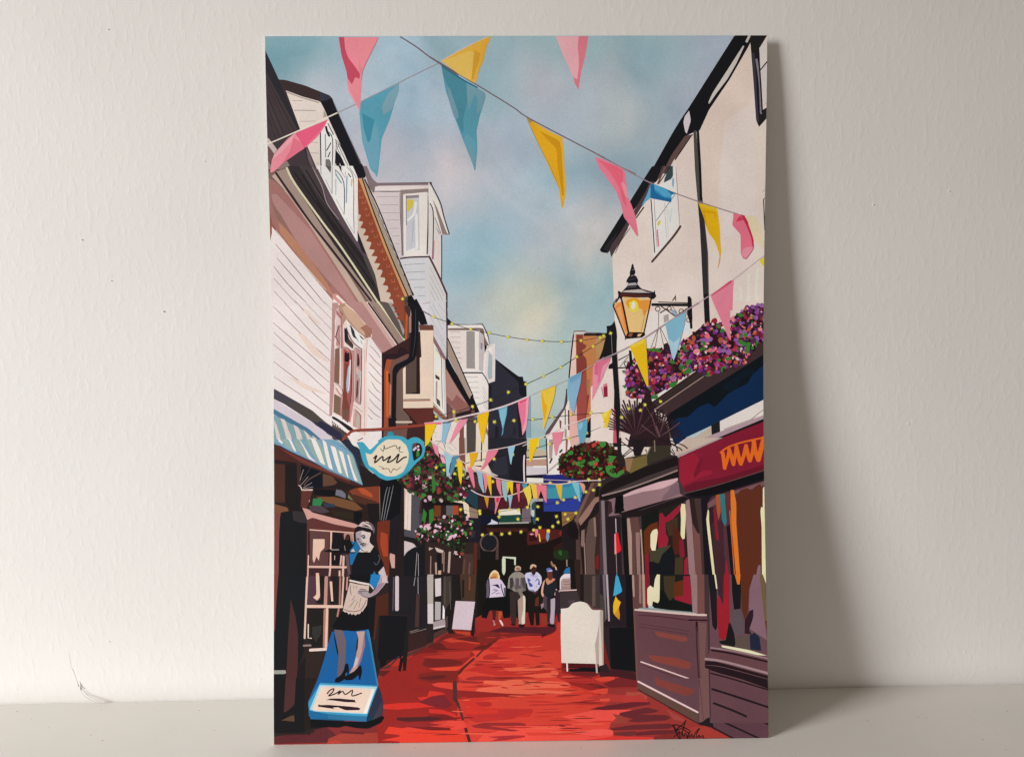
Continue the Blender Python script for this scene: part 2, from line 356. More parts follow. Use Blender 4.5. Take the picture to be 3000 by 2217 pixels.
L('whitehouse','3a2c2e',79,'2239,3196 2194,3135')
P('whitehouse','252427','1995,2950 2085,3058 2055,2994 2040,2959 2030,2930')
P('whitehouse','34444a','2391,3439 2412,3439 2414,3379 2367,3318 2358,3350')
L('whitehouse','6c5048',89,'2366,3432 2322,3335')
L('whitehouse','2a1f20',59,'2395,3432 2327,3335')
P('whitehouse','e3dad6','2416,3439 2428,3439 2448,3188 2456,3085 2300,2889 2278,3257 2327,3325 2417,3369')
P('whitehouse','dcc1b8','2278,3253 2427,3286 2427,3276 2298,3238')
L('whitehouse','98858a',39,'2430,3432 2445,3237 2456,3085')
P('whitehouse','7a9fb4','2409,3364 2417,3371 2421,3345 2417,3310 2408,3325')
L('whitehouse','2a2226',59,'2282,3243 2294,3091 2306,2928')
L('whitehouse','8a7076',34,'2301,3243 2309,3110 2320,2960')
L('whitehouse','2a2226',49,'2430,3276 2314,3115')
L('whitehouse','b5a0a4',30,'2365,3223 2369,3120 2378,3012')
L('whitehouse','b5a0a4',25,'2378,3193 2387,3029')
L('whitehouse','8fb0bc',39,'2389,3179 2398,3108 2409,3193')
P('whitehouse','c9b84c','2319,3105 2334,3120 2343,3115 2336,3091 2322,3085')
L('whitehouse','cf6078',79,'2321,3061 2329,2965')
L('whitehouse','4a3535',128,'2461,3083 2414,3016 2290,2872')
L('whitehouse','1e1b1e',59,'2976,3252 2961,3240 2971,3058')
L('whitehouse','7d7470',25,'2953,3284 2975,3306')
P('whitehouse','d9c0a0','2850,3142 2878,3147 2923,3134 2954,3058 2967,2989 2961,2949 2900,3004 2868,3093')
L('whitehouse','d8cabc',197,'2875,2791 2878,2692 2874,2616')
L('whitehouse','d8cabc',197,'2828,2712 2834,2616')
L('whitehouse','d8cabc',197,'2932,2826 2923,2692 2934,2616')
P('whitehouse','5a4642','2436,2675 2439,2604 2389,2604')
P('whitehouse','dcc1b8','2431,2650 2434,2625 2406,2625')
L('bunting','8f7c80',64,'2044,3463 2153,3404 2278,3340 2427,3279 2602,3217 2792,3157 2848,3142')
P('bunting','e07488','1944,3495 1990,3480 2054,3451 2110,3426 2124,3404 2144,3253 2164,3214 2189,3145 2207,3027 2197,3027 2155,3092 2120,3136 2099,3224 2074,3288 2010,3380 1974,3424')
P('bunting','d86074','1960,3480 2009,3460 2044,3450 2104,3421 2116,3404 2114,3351 2097,3336 2129,3253 2139,3195 2119,3219 2089,3317 2034,3405')
P('bunting','e88c98','2106,3348 2134,3326 2146,3248 2129,3258 2114,3307')
P('bunting','2f7ba6','2280,3335 2427,3276 2405,3267 2405,3225 2328,3240 2277,3250')
P('bunting','5a9ab8','2278,3335 2281,3252 2248,3228 2231,3201 2229,3214 2258,3272 2273,3316')
P('bunting','4c95b8','2300,3333 2372,3306 2405,3276 2403,3252 2358,3259 2323,3291 2303,3301')
P('bunting','1f5f8e','2280,3333 2300,3330 2305,3287 2358,3252 2403,3245 2405,3225 2328,3240 2278,3250')
P('bunting','1f5f8e','2372,3305 2430,3275 2402,3274')
P('bunting','d9a414','2567,3222 2675,3192 2688,3153 2699,3059 2705,2961 2710,2931 2701,2877 2689,2830 2700,2911 2669,2995 2629,3045 2598,3143')
P('bunting','e3b02a','2567,3219 2677,3190 2687,3167 2647,3182 2597,3192')
P('bunting','c89208','2593,3178 2673,3165 2673,3118 2663,3158 2608,3163 2624,3079 2613,3089')
L('bunting','b08838',39,'2700,2916 2701,2877 2689,2831')
P('bunting','d9687c','2780,3157 2828,3150 2868,3108 2905,2999 2903,2945 2861,2883 2836,2896 2828,2916 2824,3034 2773,3088 2778,3118')
P('bunting','b02c44','2823,3152 2848,3142 2871,3103 2868,3093 2889,3048 2905,2999 2905,2960 2898,2960 2889,3014 2858,3088')
P('bunting','b93a50','2823,3142 2843,3118 2796,3108 2813,3137')
P('bunting','da8494','2855,2955 2900,2960 2898,2935 2861,2886 2836,2906 2833,2935')
L('bunting','8b3c50',44,'2841,2891 2861,2885 2900,2940 2905,2974')
L('bunting','a8949a',54,'2981,2910 2931,2875 2792,2767 2642,2668 2542,2604')
P('bunting','dcb830','2979,2905 2982,2820 2939,2875')
P('bunting','d4788c','2777,2760 2788,2762 2783,2692 2781,2578 2683,2578 2647,2663')
P('bunting','c04c64','2762,2755 2777,2760 2772,2742 2657,2666 2647,2668')
P('lamp','1a1820','2173,2862 2180,2852 2180,2840 2191,2815 2189,2800 2180,2793 2195,2788 2208,2761 2205,2751 2201,2741 2226,2711 2301,2690 2308,2703 2311,2680 2318,2665 2306,2651 2291,2646 2261,2661 2100,2662 2060,2606 2055,2606 2088,2667 2083,2697 2093,2699 2105,2689 2120,2706 2140,2726 2145,2749 2134,2751 2140,2771 2158,2793 2155,2810 2165,2840 2166,2852')
P('lamp','a09aa0','2145,2744 2193,2748 2201,2733 2140,2729')
P('lamp','b8aca8','2125,2701 2221,2708 2261,2691 2291,2686 2206,2687 2110,2691')
L('lamp','8c8894',34,'2168,2825 2185,2825')
L('lamp','c8c0c4',39,'2164,2786 2175,2790')
L('lamp','4a4852',44,'2153,2766 2190,2773')
L('lamp','7c7680',30,'2140,2719 2196,2722')
P('lamp','4a2420','2100,2687 2291,2673 2281,2658 2100,2657')
P('house','5a4844','-23,3429 222,3428 290,3428 555,3427 530,3377 554,3372 838,2680 784,1807 -58,1815')
P('house','a2706a','-23,3413 30,3413 21,3073 -33,3073')
P('house','e7dcd9','-33,3083 31,3083 14,2063 -55,2064')
P('house','7a6258','-4,3413 35,3413 120,3448 266,3447 290,3421 634,2616 360,2594 361,2617 -3,3102')
P('house','463c3e','117,3448 262,3447 331,3295 431,3139 522,3002 580,2923 679,2615 634,2616 378,2988 156,3335')
P('house','332c2e','117,3448 183,3448 287,3281 420,3100 622,2810 669,2666 669,2615 634,2616 378,2988 156,3335')
L('house','1c181a',59,'153,3412 285,3223 429,3032')
L('house','1c181a',59,'201,3397 324,3188 477,2987 573,2854')
L('house','1c181a',59,'222,3426 316,3266 420,3090 550,2904 621,2745')
L('house','1c181a',59,'281,3237 428,3012 616,2736')
L('house','1c181a',59,'403,2973 547,2771 620,2656')
P('house','5d4c54','266,3447 310,3416 351,3300 455,3105 517,3012 580,2923 589,2898 560,2913 430,3100 349,3227 313,3354')
L('house','a89c9e',44,'261,3441 317,3324 344,3227 411,3134')
P('house','4c4644','575,2918 609,2879 632,2790 683,2615 669,2615 640,2706 550,2909')
L('house','a8a090',34,'622,2819 670,2686')
P('house','efe9e5','286,3447 502,3447 530,3377 522,3012 517,3002 431,3154 351,3310 314,3387')
L('house','1e1b24',49,'311,3441 313,3402')
P('house','5e5858','340,3447 374,3447 369,3406')
L('house','1e1b24',49,'379,3440 375,3285')
L('house','70606a',30,'338,3370 375,3285')
L('house','1e1b24',49,'398,3426 446,3348 444,3161')
P('house','17161c','416,3447 433,3447 435,3406')
L('house','86acb8',89,'400,3397 431,3348')
L('house','a8bcc4',59,'399,3368 397,3280')
L('house','7f9cb0',69,'466,3387 458,3232')
L('house','221c28',39,'467,3440 503,3377 501,3168 502,3051')
L('house','221c28',39,'482,3440 522,3377')
L('house','30282e',39,'437,3406 454,3377 457,3411')
L('house','30282e',59,'474,3401 488,3382')
L('house','8a7e80',30,'399,3251 444,3161')
L('house','8a7e80',30,'453,3139 501,3051')
P('house','d8b63c','491,3370 499,3367 494,3326 488,3331')
L('house','1e1b24',44,'398,3421 402,3392')
P('house','17171d','497,3456 558,3456 578,3394 574,3380 559,3373 530,3377 518,3411')
P('house','e7dcd6','505,3377 530,3372 522,3002 508,3026')
P('house','22252a','521,3066 547,3026 570,2962 579,2916 545,2943 522,3012')
P('house','cdb8a8','529,3246 558,3100 634,2918 738,2615 659,2616 622,2805 579,2913 523,3061')
P('house','8e4630','530,3377 554,3372 789,2705 797,2591 718,2615 739,2651 702,2661 722,2695 685,2701 708,2735 666,2743 691,2785 652,2790 672,2834 632,2834 655,2871 618,2874 639,2913 602,2916 625,2952 588,2957 606,2997 571,3004 592,3036 555,3038 575,3075 538,3083 559,3119 529,3124 545,3158 530,3163 529,3246')
P('house','c89466','534,3372 554,3372 704,2962 814,2675 799,2670 675,2977 595,3207')
P('house','a89684','554,3377 571,3372 705,3025 843,2680 814,2675 723,2908 619,3187')
L('house','141216',69,'557,3372 619,3182 723,2903 819,2675')
L('house','141216',69,'571,3367 649,3197 724,3001 848,2680')
L('house','2a221e',30,'620,3226 656,3163')
L('house','2a221e',30,'645,3166 680,3103')
L('house','2a221e',30,'669,3107 705,3043')
L('house','2a221e',30,'694,3047 730,2983')
L('house','2a221e',30,'718,2987 754,2923')
L('house','2a221e',30,'743,2927 779,2863')
L('house','2a221e',30,'768,2867 804,2803')
L('house','2a221e',30,'793,2807 829,2742')
L('house','2a221e',30,'818,2746 854,2682')
L('house','d08a68',25,'526,3299 553,3301')
L('house','d08a68',25,'541,3315 541,3290')
L('house','d08a68',25,'540,3274 540,3260 558,3261 558,3279')
L('house','d08a68',25,'554,3240 555,3226 572,3227 572,3245')
L('house','d08a68',25,'560,3192 587,3194')
L('house','d08a68',25,'575,3208 576,3183')
L('house','d08a68',25,'575,3167 575,3153 593,3154 592,3172')
L('house','d08a68',25,'593,3118 594,3104 612,3105 611,3123')
L('house','d08a68',25,'597,3060 624,3062')
L('house','d08a68',25,'612,3076 613,3051')
L('house','d08a68',25,'621,3040 622,3026 640,3027 639,3044')
L('house','d08a68',25,'640,2995 641,2982 659,2983 658,3000')
L('house','d08a68',25,'654,2942 681,2944')
L('house','d08a68',25,'669,2958 670,2933')
L('house','d08a68',25,'673,2907 674,2893 692,2894 691,2912')
L('house','d08a68',25,'692,2862 693,2849 711,2850 710,2867')
L('house','d08a68',25,'706,2809 734,2811')
L('house','d08a68',25,'722,2825 722,2800')
L('house','d08a68',25,'721,2774 721,2760 739,2761 739,2778')
L('house','d08a68',25,'735,2729 736,2715 754,2716 753,2734')
L('house','d08a68',25,'744,2675 771,2677')
L('house','d08a68',25,'759,2691 760,2666')
P('house','a08c80','40,3413 100,3432 156,3335 378,2988 639,2616 599,2616 426,2885 281,3062 140,3282')
L('house','d8d0b0',118,'109,3436 156,3344 312,3120 427,2963 639,2636')
L('house','33222a',128,'45,3408 149,3252 253,3101 291,3052 401,2909 585,2662 604,2631')
P('house','c0a898','20,3389 40,3403 148,3238 253,3091 449,2830 579,2616 535,2616 376,2875 233,3091 82,3321')
P('house','a2706a','0,3379 43,3355 115,3277 233,3106 376,2880 539,2616 371,2617 16,3073 0,3200')
P('house','b08480','17,3282 42,3287 89,3238 237,3077 356,2890 525,2616 460,2638 325,2792 228,2905 133,3024 67,3141 16,3258')
P('house','8f6a60','11,3239 63,3170 143,3028 228,2901 353,2742 338,2722 275,2792 132,3004 38,3151')
P('house','b57f66','52,3126 142,3024 233,2900 334,2757 367,2688 352,2688 275,2772 131,2960 60,3053')
P('house','94584e','-1,3171 13,3132 16,3083 17,3107 362,2658 361,2638 322,2678 21,3068 16,3073 -1,3005')
L('house','e8d0c8',44,'35,3073 140,2935 328,2713')
P('house','e7dcd9','12,3093 362,2658 350,1811 -8,1814')
L('house','6f4444',39,'31,2990 138,2857 317,2633')
L('house','6f4444',39,'38,2906 175,2743 267,2633')
L('house','6f4444',39,'17,2857 101,2749 208,2639')
L('house','6f4444',39,'16,2786 148,2634')
L('house','6f4444',39,'16,2710 84,2634')
P('house','c98e86','365,2693 392,2693 455,2617 361,2617')
L('house','ead6cc',148,'392,2678 440,2632')
P('farhouse','d0c4c4','627,3347 971,3346 961,2614 867,2614 611,3279')
P('farhouse','7d6c70','561,3446 585,3446 613,3376 642,3347 971,3351 971,3334 642,3330 626,3304 626,3284 597,3318')
P('farhouse','ddd0cc','632,3325 971,3329 971,3307 779,3301 629,3299')
L('farhouse','3c2a34',49,'612,3298 779,3297 959,3311')
L('farhouse','7c6c6e',30,'640,3265 769,3267')
L('farhouse','7c6c6e',30,'659,3217 768,3218')
L('farhouse','7c6c6e',30,'673,3171 772,3170')
L('farhouse','7c6c6e',30,'695,3128 771,3129')
L('farhouse','7c6c6e',30,'711,3078 770,3080')
L('farhouse','7c6c6e',30,'730,3034 770,3034')
L('farhouse','7c6c6e',30,'747,2988 771,2988')
L('farhouse','7c6c6e',30,'758,2941 775,2941')
P('farhouse','8c7c78','782,3305 971,3314 971,3288 808,3283 795,3098 795,2917 782,2917 781,3147')
P('farhouse','e5dbd4','798,3279 942,3293 941,2916 795,2915')
P('farhouse','c4c4c8','815,3271 892,3271 892,2951 810,2946')
P('farhouse','8f8084','815,3271 892,3276 892,3259 818,3254')
P('farhouse','cfbb4a','820,3249 859,3249 856,3210 826,3174 819,3186')
L('farhouse','eeeae8',148,'872,3230 861,3166 825,3128')
L('farhouse','eeeae8',167,'875,3157 875,2961 822,2941')
L('farhouse','90a8b0',39,'857,3122 848,3000')
L('farhouse','2a2430',49,'816,3274 814,3098')
L('farhouse','4a4050',79,'949,3268 944,3107 936,2926')
L('farhouse','6a5c6a',34,'779,3288 779,3147 790,2922')
L('farhouse','201820',79,'775,2900 837,2907 953,2910')
P('farhouse','cdcccf','772,2895 965,2904 994,2827 1017,2613 882,2614')
L('farhouse','5c565c',34,'794,2862 921,2870')
L('farhouse','5c565c',34,'808,2817 922,2822')
L('farhouse','5c565c',34,'827,2774 922,2775')
L('farhouse','5c565c',34,'854,2727 921,2728')
L('farhouse','5c565c',34,'876,2676 920,2678')
P('house','141418','819,2675 838,2682 853,2655 867,2614 818,2614 813,2655')
P('farhouse','d8d0cc','950,3351 1012,3234 1027,3038 1021,2773 1057,2688 1056,2589 939,2590')
P('farhouse','e3dcd4','954,3346 1012,3229 1067,3043 1029,3038 967,3195 947,3244')
P('farhouse','8f7a74','953,3307 987,3205 1029,3041 1067,3038 1016,3166 973,3278')
P('farhouse','e3dcd4','953,3336 969,3322 1012,3224 1068,3042 1057,3048 997,3205 948,3293')
L('farhouse','3c3038',69,'960,3348 1017,3234 1041,3141 1070,3044')
L('farhouse','2c2228',59,'958,3224 974,3185 976,3097 968,2896')
L('farhouse','1e181c',49,'986,3141 1020,3048')
L('farhouse','cc6480',79,'977,3002 972,2899')
L('farhouse','54444c',69,'1024,3038 1023,2901 1020,2773')
P('farhouse','e0c8c0','997,3009 1008,2999 1005,2862 995,2862')
P('farhouse','a89c98','988,3093 1015,3048 1010,3039 998,3063')
L('farhouse','54383c',118,'948,2911 982,2842 1016,2768 1050,2688')
L('farhouse','3a2a32',98,'1051,2688 1050,2604')
P('farhouse','cdcac8','944,2887 958,2872 1011,2753 1045,2683 1044,2589 940,2590')
L('farhouse','7c7c80',25,'952,2847 1035,2674')
L('farhouse','7c7c80',25,'952,2798 1029,2644')
L('farhouse','7c7c80',25,'951,2753 1014,2628')
L('farhouse','7c7c80',25,'951,2704 994,2628')
P('house','e7dcd9','4,2622 351,2620 372,2662 582,2467 655,2372 649,1791 534,1792 311,1935 0,2088')
L('house','7d4c4c',34,'317,2643 358,2595')
L('house','7d4c4c',34,'269,2633 355,2541')
L('house','7d4c4c',34,'208,2633 353,2479')
L('house','7d4c4c',34,'139,2654 240,2534 352,2409')
L('house','7d4c4c',34,'74,2644 219,2479 337,2357')
L('house','7d4c4c',34,'7,2620 169,2455 350,2284')
L('house','7d4c4c',34,'5,2521 168,2380 345,2217')
L('house','7d4c4c',34,'8,2464 177,2301 334,2162')
L('house','7d4c4c',34,'2,2392 166,2256 338,2095')
L('house','7d4c4c',34,'3,2289 165,2161 335,2020')
L('house','7d4c4c',34,'4,2197 164,2086 342,1952')
L('house','7d4c4c',34,'583,2380 625,2337 644,2307')
L('house','7d4c4c',34,'577,2333 614,2287 654,2252')
L('house','7d4c4c',34,'577,2275 614,2237 653,2190')
L('house','7d4c4c',34,'574,2223 613,2178 650,2145')
L('house','7d4c4c',34,'590,2163 617,2118 647,2090')
L('house','7d4c4c',34,'570,2115 612,2073 646,2042')
L('house','7d4c4c',34,'577,2058 611,2018 646,1987')
L('house','7d4c4c',34,'569,2008 606,1968 645,1942')
L('house','7d4c4c',34,'566,1963 610,1918 645,1895')
L('house','7d4c4c',34,'575,1843 602,1825')
L('house','7d4c4c',34,'570,1900 595,1883')
P('house','e6d0c4','154,2450 184,2455 331,2290 335,2275 237,2330')
P('house','e6d0c4','81,2202 155,2171 313,2095 303,2090 194,2116')
P('house','e6d0c4','173,2624 221,2584 294,2504 270,2514 201,2574')
P('house','e7dcd9','486,1934 650,1932 649,1757 658,1607 484,1734')
P('house','b98c88','361,2639 396,2639 400,2612 374,2533 378,2468 370,2404 369,2184 352,1960 334,1957 345,2284 355,2424')
P('house','e6d0c8','383,2602 420,2612 591,2422 566,2412 560,1833 530,1833 490,1874 461,1914 362,1970 366,2135 382,2384 373,2444')
P('house','b08a74','396,2622 441,2639 597,2487 591,2432 556,2422 507,2458 439,2533 418,2493 414,2558')
P('house','c9a48c','420,2612 450,2622 558,2512 572,2472 552,2442 517,2467 444,2552')
L('house','ecd0c0',69,'440,2632 509,2572 582,2482')
P('house','a0705f','563,2507 602,2477 591,2447 581,2432 559,2422 554,2462 527,2487')
P('house','c08884','383,2602 424,2567 423,2483 426,2374 471,2353 491,2353 482,2034 461,1914 391,1964 416,2134 416,2364 379,2384 391,2468')
P('house','dcc4c0','387,2568 412,2538 408,2488 387,2424 378,2458')
P('house','b98a88','391,2503 406,2503 404,2394 377,2429')
L('house','16141a',49,'403,2504 378,2434 404,2389 406,2433')
L('house','5a2e34',34,'414,2548 411,2134')
L('house','eee4de',49,'411,2488 401,2154')
L('house','5a2e34',39,'385,2583 414,2548 424,2567 390,2607')
L('house','5a2e34',30,'382,2371 416,2369')
P('house','806050','374,2361 401,2369 401,2284 396,2147 366,2164 371,2284')
P('house','7b6352','365,2092 405,2069 401,1958 359,1980')
L('house','5a2e34',30,'366,2162 418,2104 406,1954')
L('house','e8d8cc',69,'366,2154 413,2097')
L('house','b07a72',59,'376,2124 405,2079')
P('house','25202a','431,2488 448,2478 457,2423 486,2388 481,2361 432,2403')
P('house','4a3a34','447,2418 472,2408 486,2383 476,2368 442,2398')
P('house','f0ece8','441,2543 468,2508 512,2463 551,2432 554,2407 535,2353 491,2403 458,2468')
P('house','3a3438','468,2508 492,2468 497,2433 516,2413 482,2433 472,2468')
P('house','1a1920','519,2448 549,2420 551,2412 529,2428')
L('house','1a1920',44,'529,2413 538,2388')
L('house','1a1920',39,'463,2503 516,2403')
L('house','5a4048',59,'443,2488 477,2408 535,2358')
P('house','a85450','426,2364 470,2333 468,2184 456,1924 411,1939 423,2134')
P('house','1d1a20','431,2334 438,2346 446,2334 458,2338 460,2299 455,2281 430,2284')
P('house','7b4238','430,2279 455,2274 444,2184 442,2059 457,2014 448,1914 411,1944 420,2094')
P('house','a8b8c4','457,2264 467,2254 458,2159 450,2089 440,2104 438,2154 449,2244')
P('house','6e5048','417,1989 449,1999 448,1914 414,1944')
L('house','eae4de',59,'465,2293 461,2209 453,2109')
L('house','241c22',44,'431,2373 470,2333 470,2134 462,2029')
L('house','241c22',34,'491,2368 482,2039')
P('house','b48e8c','496,2373 535,2353 529,2038 517,2023 487,2044')
P('house','4a2a2c','508,2333 515,2333 522,2283 517,2253 504,2261')
L('house','2a2024',44,'535,2358 531,2208 524,2023')
P('house','aab6bc','514,2238 526,2233 521,2183 511,2188')
P('house','d8b094','499,2248 512,2243 509,2203 501,2213')
P('house','5c4038','503,2173 512,2168 510,2093 502,2056 496,2074')
L('house','f0e4dc',49,'529,2223 514,2043')
L('house','eddcd2',59,'482,2034 534,1983')
L('house','5a2e34',34,'487,2019 534,1981')
L('house','5a2e34',34,'484,1999 478,1889')
P('house','c0958e','489,1994 528,1963 525,1873 480,1894')
P('house','b4aca0','509,1971 518,1953 515,1903 505,1878 495,1904 497,1949')
L('house','5a2e34',34,'489,1999 521,1958 523,1878')
L('house','b07a78',34,'553,2353 545,1833')
L('house','b07a78',39,'569,2417 559,2283')
P('house','2a2224','349,1955 366,1952 465,1889 485,1869 455,1864 391,1919 351,1942')
P('house','2a2626','351,1932 356,1920 353,1907 349,1920')
P('house','2a2626','361,1924 366,1911 362,1899 359,1911')
P('house','2a2626','371,1915 376,1903 372,1890 369,1903')
P('house','2a2626','381,1907 386,1894 382,1882 379,1894')
P('house','2a2626','391,1898 396,1885 392,1873 389,1885')
P('house','2a2626','401,1889 406,1877 402,1864 399,1877')
P('house','2a2626','411,1881 415,1868 412,1856 408,1868')
P('house','2a2626','420,1872 425,1860 422,1847 418,1860')
P('house','2a2626','430,1864 435,1851 432,1839 428,1851')
P('house','2a2626','440,1855 445,1843 442,1830 438,1843')
P('house','2a2626','469,1836 474,1829 470,1814 466,1826')
P('house','2a2626','481,1832 486,1824 482,1794 478,1822')
P('house','2a2626','493,1827 498,1820 494,1790 490,1817')
P('house','2a2626','505,1823 510,1815 506,1785 502,1813')
P('house','2a2626','517,1818 522,1810 518,1780 514,1793')
P('house','2a2626','529,1813 533,1791 530,1776 525,1788')
P('house','b08480','446,2644 540,2643 764,2351 754,2336 665,2332 596,2427 597,2487 577,2492')
L('house','9a5a50',49,'567,2467 655,2337 754,2336')
P('house','c9a59c','540,2643 580,2638 765,2361 754,2336 735,2346')
P('house','e4cdc4','565,2643 585,2643 760,2386 762,2351')
P('house','9a8478','590,2648 634,2637 805,2386 790,2373 765,2376')
L('house','33222a',108,'580,2636 677,2496 760,2376')
L('house','dcd4b4',98,'639,2640 727,2511 810,2386 795,2371 760,2376')
P('house','5c524e','644,2647 699,2637 762,2516 800,2421 785,2421 717,2526')
P('house','a89890','699,2637 719,2637 767,2530 796,2466 786,2441 762,2516')
P('house','8e4630','713,2620 748,2637 796,2636 795,2600 800,2396 787,2525 747,2540 767,2570 733,2580 753,2605')
L('house','b85a30',128,'810,2600 803,2411')
P('house','a8746c','822,2555 837,2555 833,2450 821,2455')
P('house','4a2c2c','798,2615 818,2614 832,2580 822,2545 800,2585')
P('house','c0957a','794,2361 815,2386 819,2331 809,2331')
P('house','3a2222','655,2332 960,2504 953,1789 649,1791')
P('house','6b4c44','664,2312 784,2336 864,2310 794,1790 659,1791')
P('house','2a1a20','655,2327 749,2331 765,2371 802,2361 814,2331 739,2296 684,2297 673,2232 659,1791 649,1791')
P('house','a04a2c','684,2297 714,2292 698,2217 695,1892 665,1882 668,2222')
L('house','c4622c',128,'686,2222 685,1952')
L('house','b87868',89,'705,2142 700,1962')
L('house','2a1c20',108,'698,2207 698,2162')
P('house','1a181c','690,1942 740,1941 735,1881 690,1882')
P('house','6c5850','745,2201 778,2241 781,2011 815,1951 825,1921 740,1921')
L('house','cdb8a8',118,'720,1917 830,1916')
P('house','e4ccb8','781,2241 894,2310 888,2470 967,2472 962,2000 781,2001')
P('house','6a4038','881,2505 968,2499 967,2469 885,2470')
P('house','54443c','798,2261 884,2310 881,2085 796,2086')
P('house','1e1a1e','864,2310 884,2350 884,2088 796,2085 861,2096')
P('house','2a1c1e','855,2460 885,2455 881,2090 861,2091 866,2330 819,2331 823,2455')
L('house','8a4030',69,'784,2046 943,2047')
L('house','2a2024',49,'784,2054 943,2055')
P('house','5c2c28','776,1999 962,2002 962,1905 860,1905')
L('house','2a1518',59,'781,1996 860,1905')
P('house','14141a','818,2636 868,2659 912,2574 933,2507 891,2502 879,2530 878,2450 864,2330 853,2291 763,2236 743,2206 735,1937 710,1937 718,2232 733,2262 814,2301 829,2351 836,2480 835,2585')
P('house','14141a','736,2077 712,2077 707,1887 735,1886')
L('house','3a3c44',39,'862,2599 858,2430 839,2311')
P('farhouse','d2ccd0','868,2649 962,2648 960,2464 933,2507')
L('house','2a2024',34,'887,2594 949,2564')
L('house','2a2024',30,'907,2629 950,2638')
P('shopleft','45404a','3,2125 232,1991 311,1920 410,1854 445,1793 360,1825 291,1870 232,1921 64,2032 2,2063')
P('shopleft','2c2a40','262,1936 321,1905 405,1854 420,1793 360,1835 291,1875 242,1921')
P('shopleft','4c4440','64,2062 232,1991 292,1935 262,1916 163,1971')
P('shopleft','d0c4cc','2,2060 232,1916 301,1870 380,1794 410,1734 -2,1938')
P('shopleft','4a7490','1,2003 211,1881 310,1794 410,1734 360,1735 -2,1973')
P('shopleft','7f9fa6','1,1968 162,1881 290,1794 429,1734 409,1585 -4,1688')
P('shopleft','d3c6be','2,1938 15,1913 37,1838 43,1785 24,1785 3,1898')
P('shopleft','d3c6be','40,1947 68,1937 87,1877 104,1837 112,1785 84,1785 62,1877')
P('shopleft','d3c6be','117,1907 147,1892 167,1841 177,1784 146,1784 132,1857')
P('shopleft','d3c6be','177,1876 201,1856 228,1816 238,1781 213,1781 191,1846')
P('shopleft','d3c6be','229,1841 256,1823 278,1781 258,1781')
L('sign','8c4030',148,'415,1814 450,1849 495,1869 660,1877 942,1902')
L('sign','6a2824',39,'500,1861 660,1867 942,1892')
P('sign','2a7f9c','687,1832 685,1852 705,1862 724,1852 722,1827')
P('farhouse','c9c6c8','941,2648 1049,2648 1051,2294 1036,2294 939,2455')
L('farhouse','8c888c',25,'950,2619 1023,2474')
L('farhouse','8c888c',25,'965,2628 1033,2504')
L('farhouse','8c888c',25,'999,2628 1044,2573')
L('farhouse','8c888c',25,'949,2554 1027,2404')
L('farhouse','8c888c',25,'948,2509 1036,2369')
L('farhouse','3f3038',89,'1049,2638 1050,2429 1048,2299')
P('farhouse','1c1820','1053,2543 1080,2516 1093,2501 1053,2499')
L('farhouse','7c7078',69,'1073,2506 1187,2500 1262,2507 1292,2447 1306,2377')
P('farhouse','e2d8d2','1055,2499 1260,2500 1297,2437 1304,2377 1341,2387 1339,2162 1302,2147 1300,1977 1243,1972 1203,2053 1135,2213 1054,2404')
P('farhouse','7a6460','1058,2481 1247,2482 1272,2477 1277,2427 1304,2372 1276,2377 1252,2422 1247,2467 1055,2469')
P('farhouse','ddd0ca','1057,2469 1162,2468 1165,2238 1145,2228 1111,2309 1057,2414')
L('farhouse','6a6060',30,'1067,2461 1127,2458')
L('farhouse','6a6060',30,'1069,2427 1133,2426')
L('farhouse','6a6060',30,'1072,2396 1130,2395')
L('farhouse','6a6060',30,'1089,2365 1127,2363')
L('farhouse','6a6060',30,'1101,2329 1131,2333')
L('farhouse','6a6060',30,'1111,2303 1137,2301')
L('farhouse','6a6060',30,'1118,2273 1135,2272')
L('farhouse','6a6060',30,'1128,2241 1138,2240')
L('farhouse','6a6060',30,'1152,2186 1235,2185')
L('farhouse','6a6060',30,'1169,2153 1237,2154')
L('farhouse','6a6060',30,'1181,2123 1240,2121')
L('farhouse','6a6060',30,'1194,2093 1240,2092')
L('farhouse','6a6060',30,'1208,2060 1237,2059')
L('farhouse','6a6060',30,'1221,2025 1241,2026')
P('farhouse','9c9490','1166,2463 1217,2463 1217,2235 1165,2238')
L('farhouse','5c5856',25,'1170,2455 1216,2454')
L('farhouse','5c5856',25,'1169,2445 1216,2444')
L('farhouse','5c5856',25,'1169,2435 1216,2434')
L('farhouse','5c5856',25,'1169,2426 1216,2424')
L('farhouse','5c5856',25,'1169,2416 1216,2414')
L('farhouse','5c5856',25,'1169,2406 1215,2404')
L('farhouse','5c5856',25,'1169,2396 1215,2394')
L('farhouse','5c5856',25,'1169,2386 1215,2384')
L('farhouse','5c5856',25,'1169,2376 1215,2374')
L('farhouse','5c5856',25,'1169,2366 1215,2364')
L('farhouse','5c5856',25,'1169,2356 1215,2354')
L('farhouse','5c5856',25,'1168,2346 1215,2344')
L('farhouse','5c5856',25,'1168,2336 1215,2334')
L('farhouse','5c5856',25,'1168,2326 1215,2324')
L('farhouse','5c5856',25,'1168,2316 1215,2314')
L('farhouse','5c5856',25,'1168,2306 1215,2304')
L('farhouse','5c5856',25,'1168,2296 1214,2294')
L('farhouse','5c5856',25,'1168,2286 1214,2284')
L('farhouse','5c5856',25,'1168,2276 1214,2274')
L('farhouse','5c5856',25,'1168,2266 1214,2264')
L('farhouse','5c5856',25,'1168,2256 1214,2254')
L('farhouse','5c5856',25,'1168,2246 1214,2244')
P('farhouse','b8b0b0','1242,2462 1272,2437 1273,2327 1265,2217 1240,2228')
P('farhouse','92788c','1252,2395 1264,2387 1262,2352 1252,2355')
P('farhouse','14141a','1274,2385 1291,2370 1276,2327')
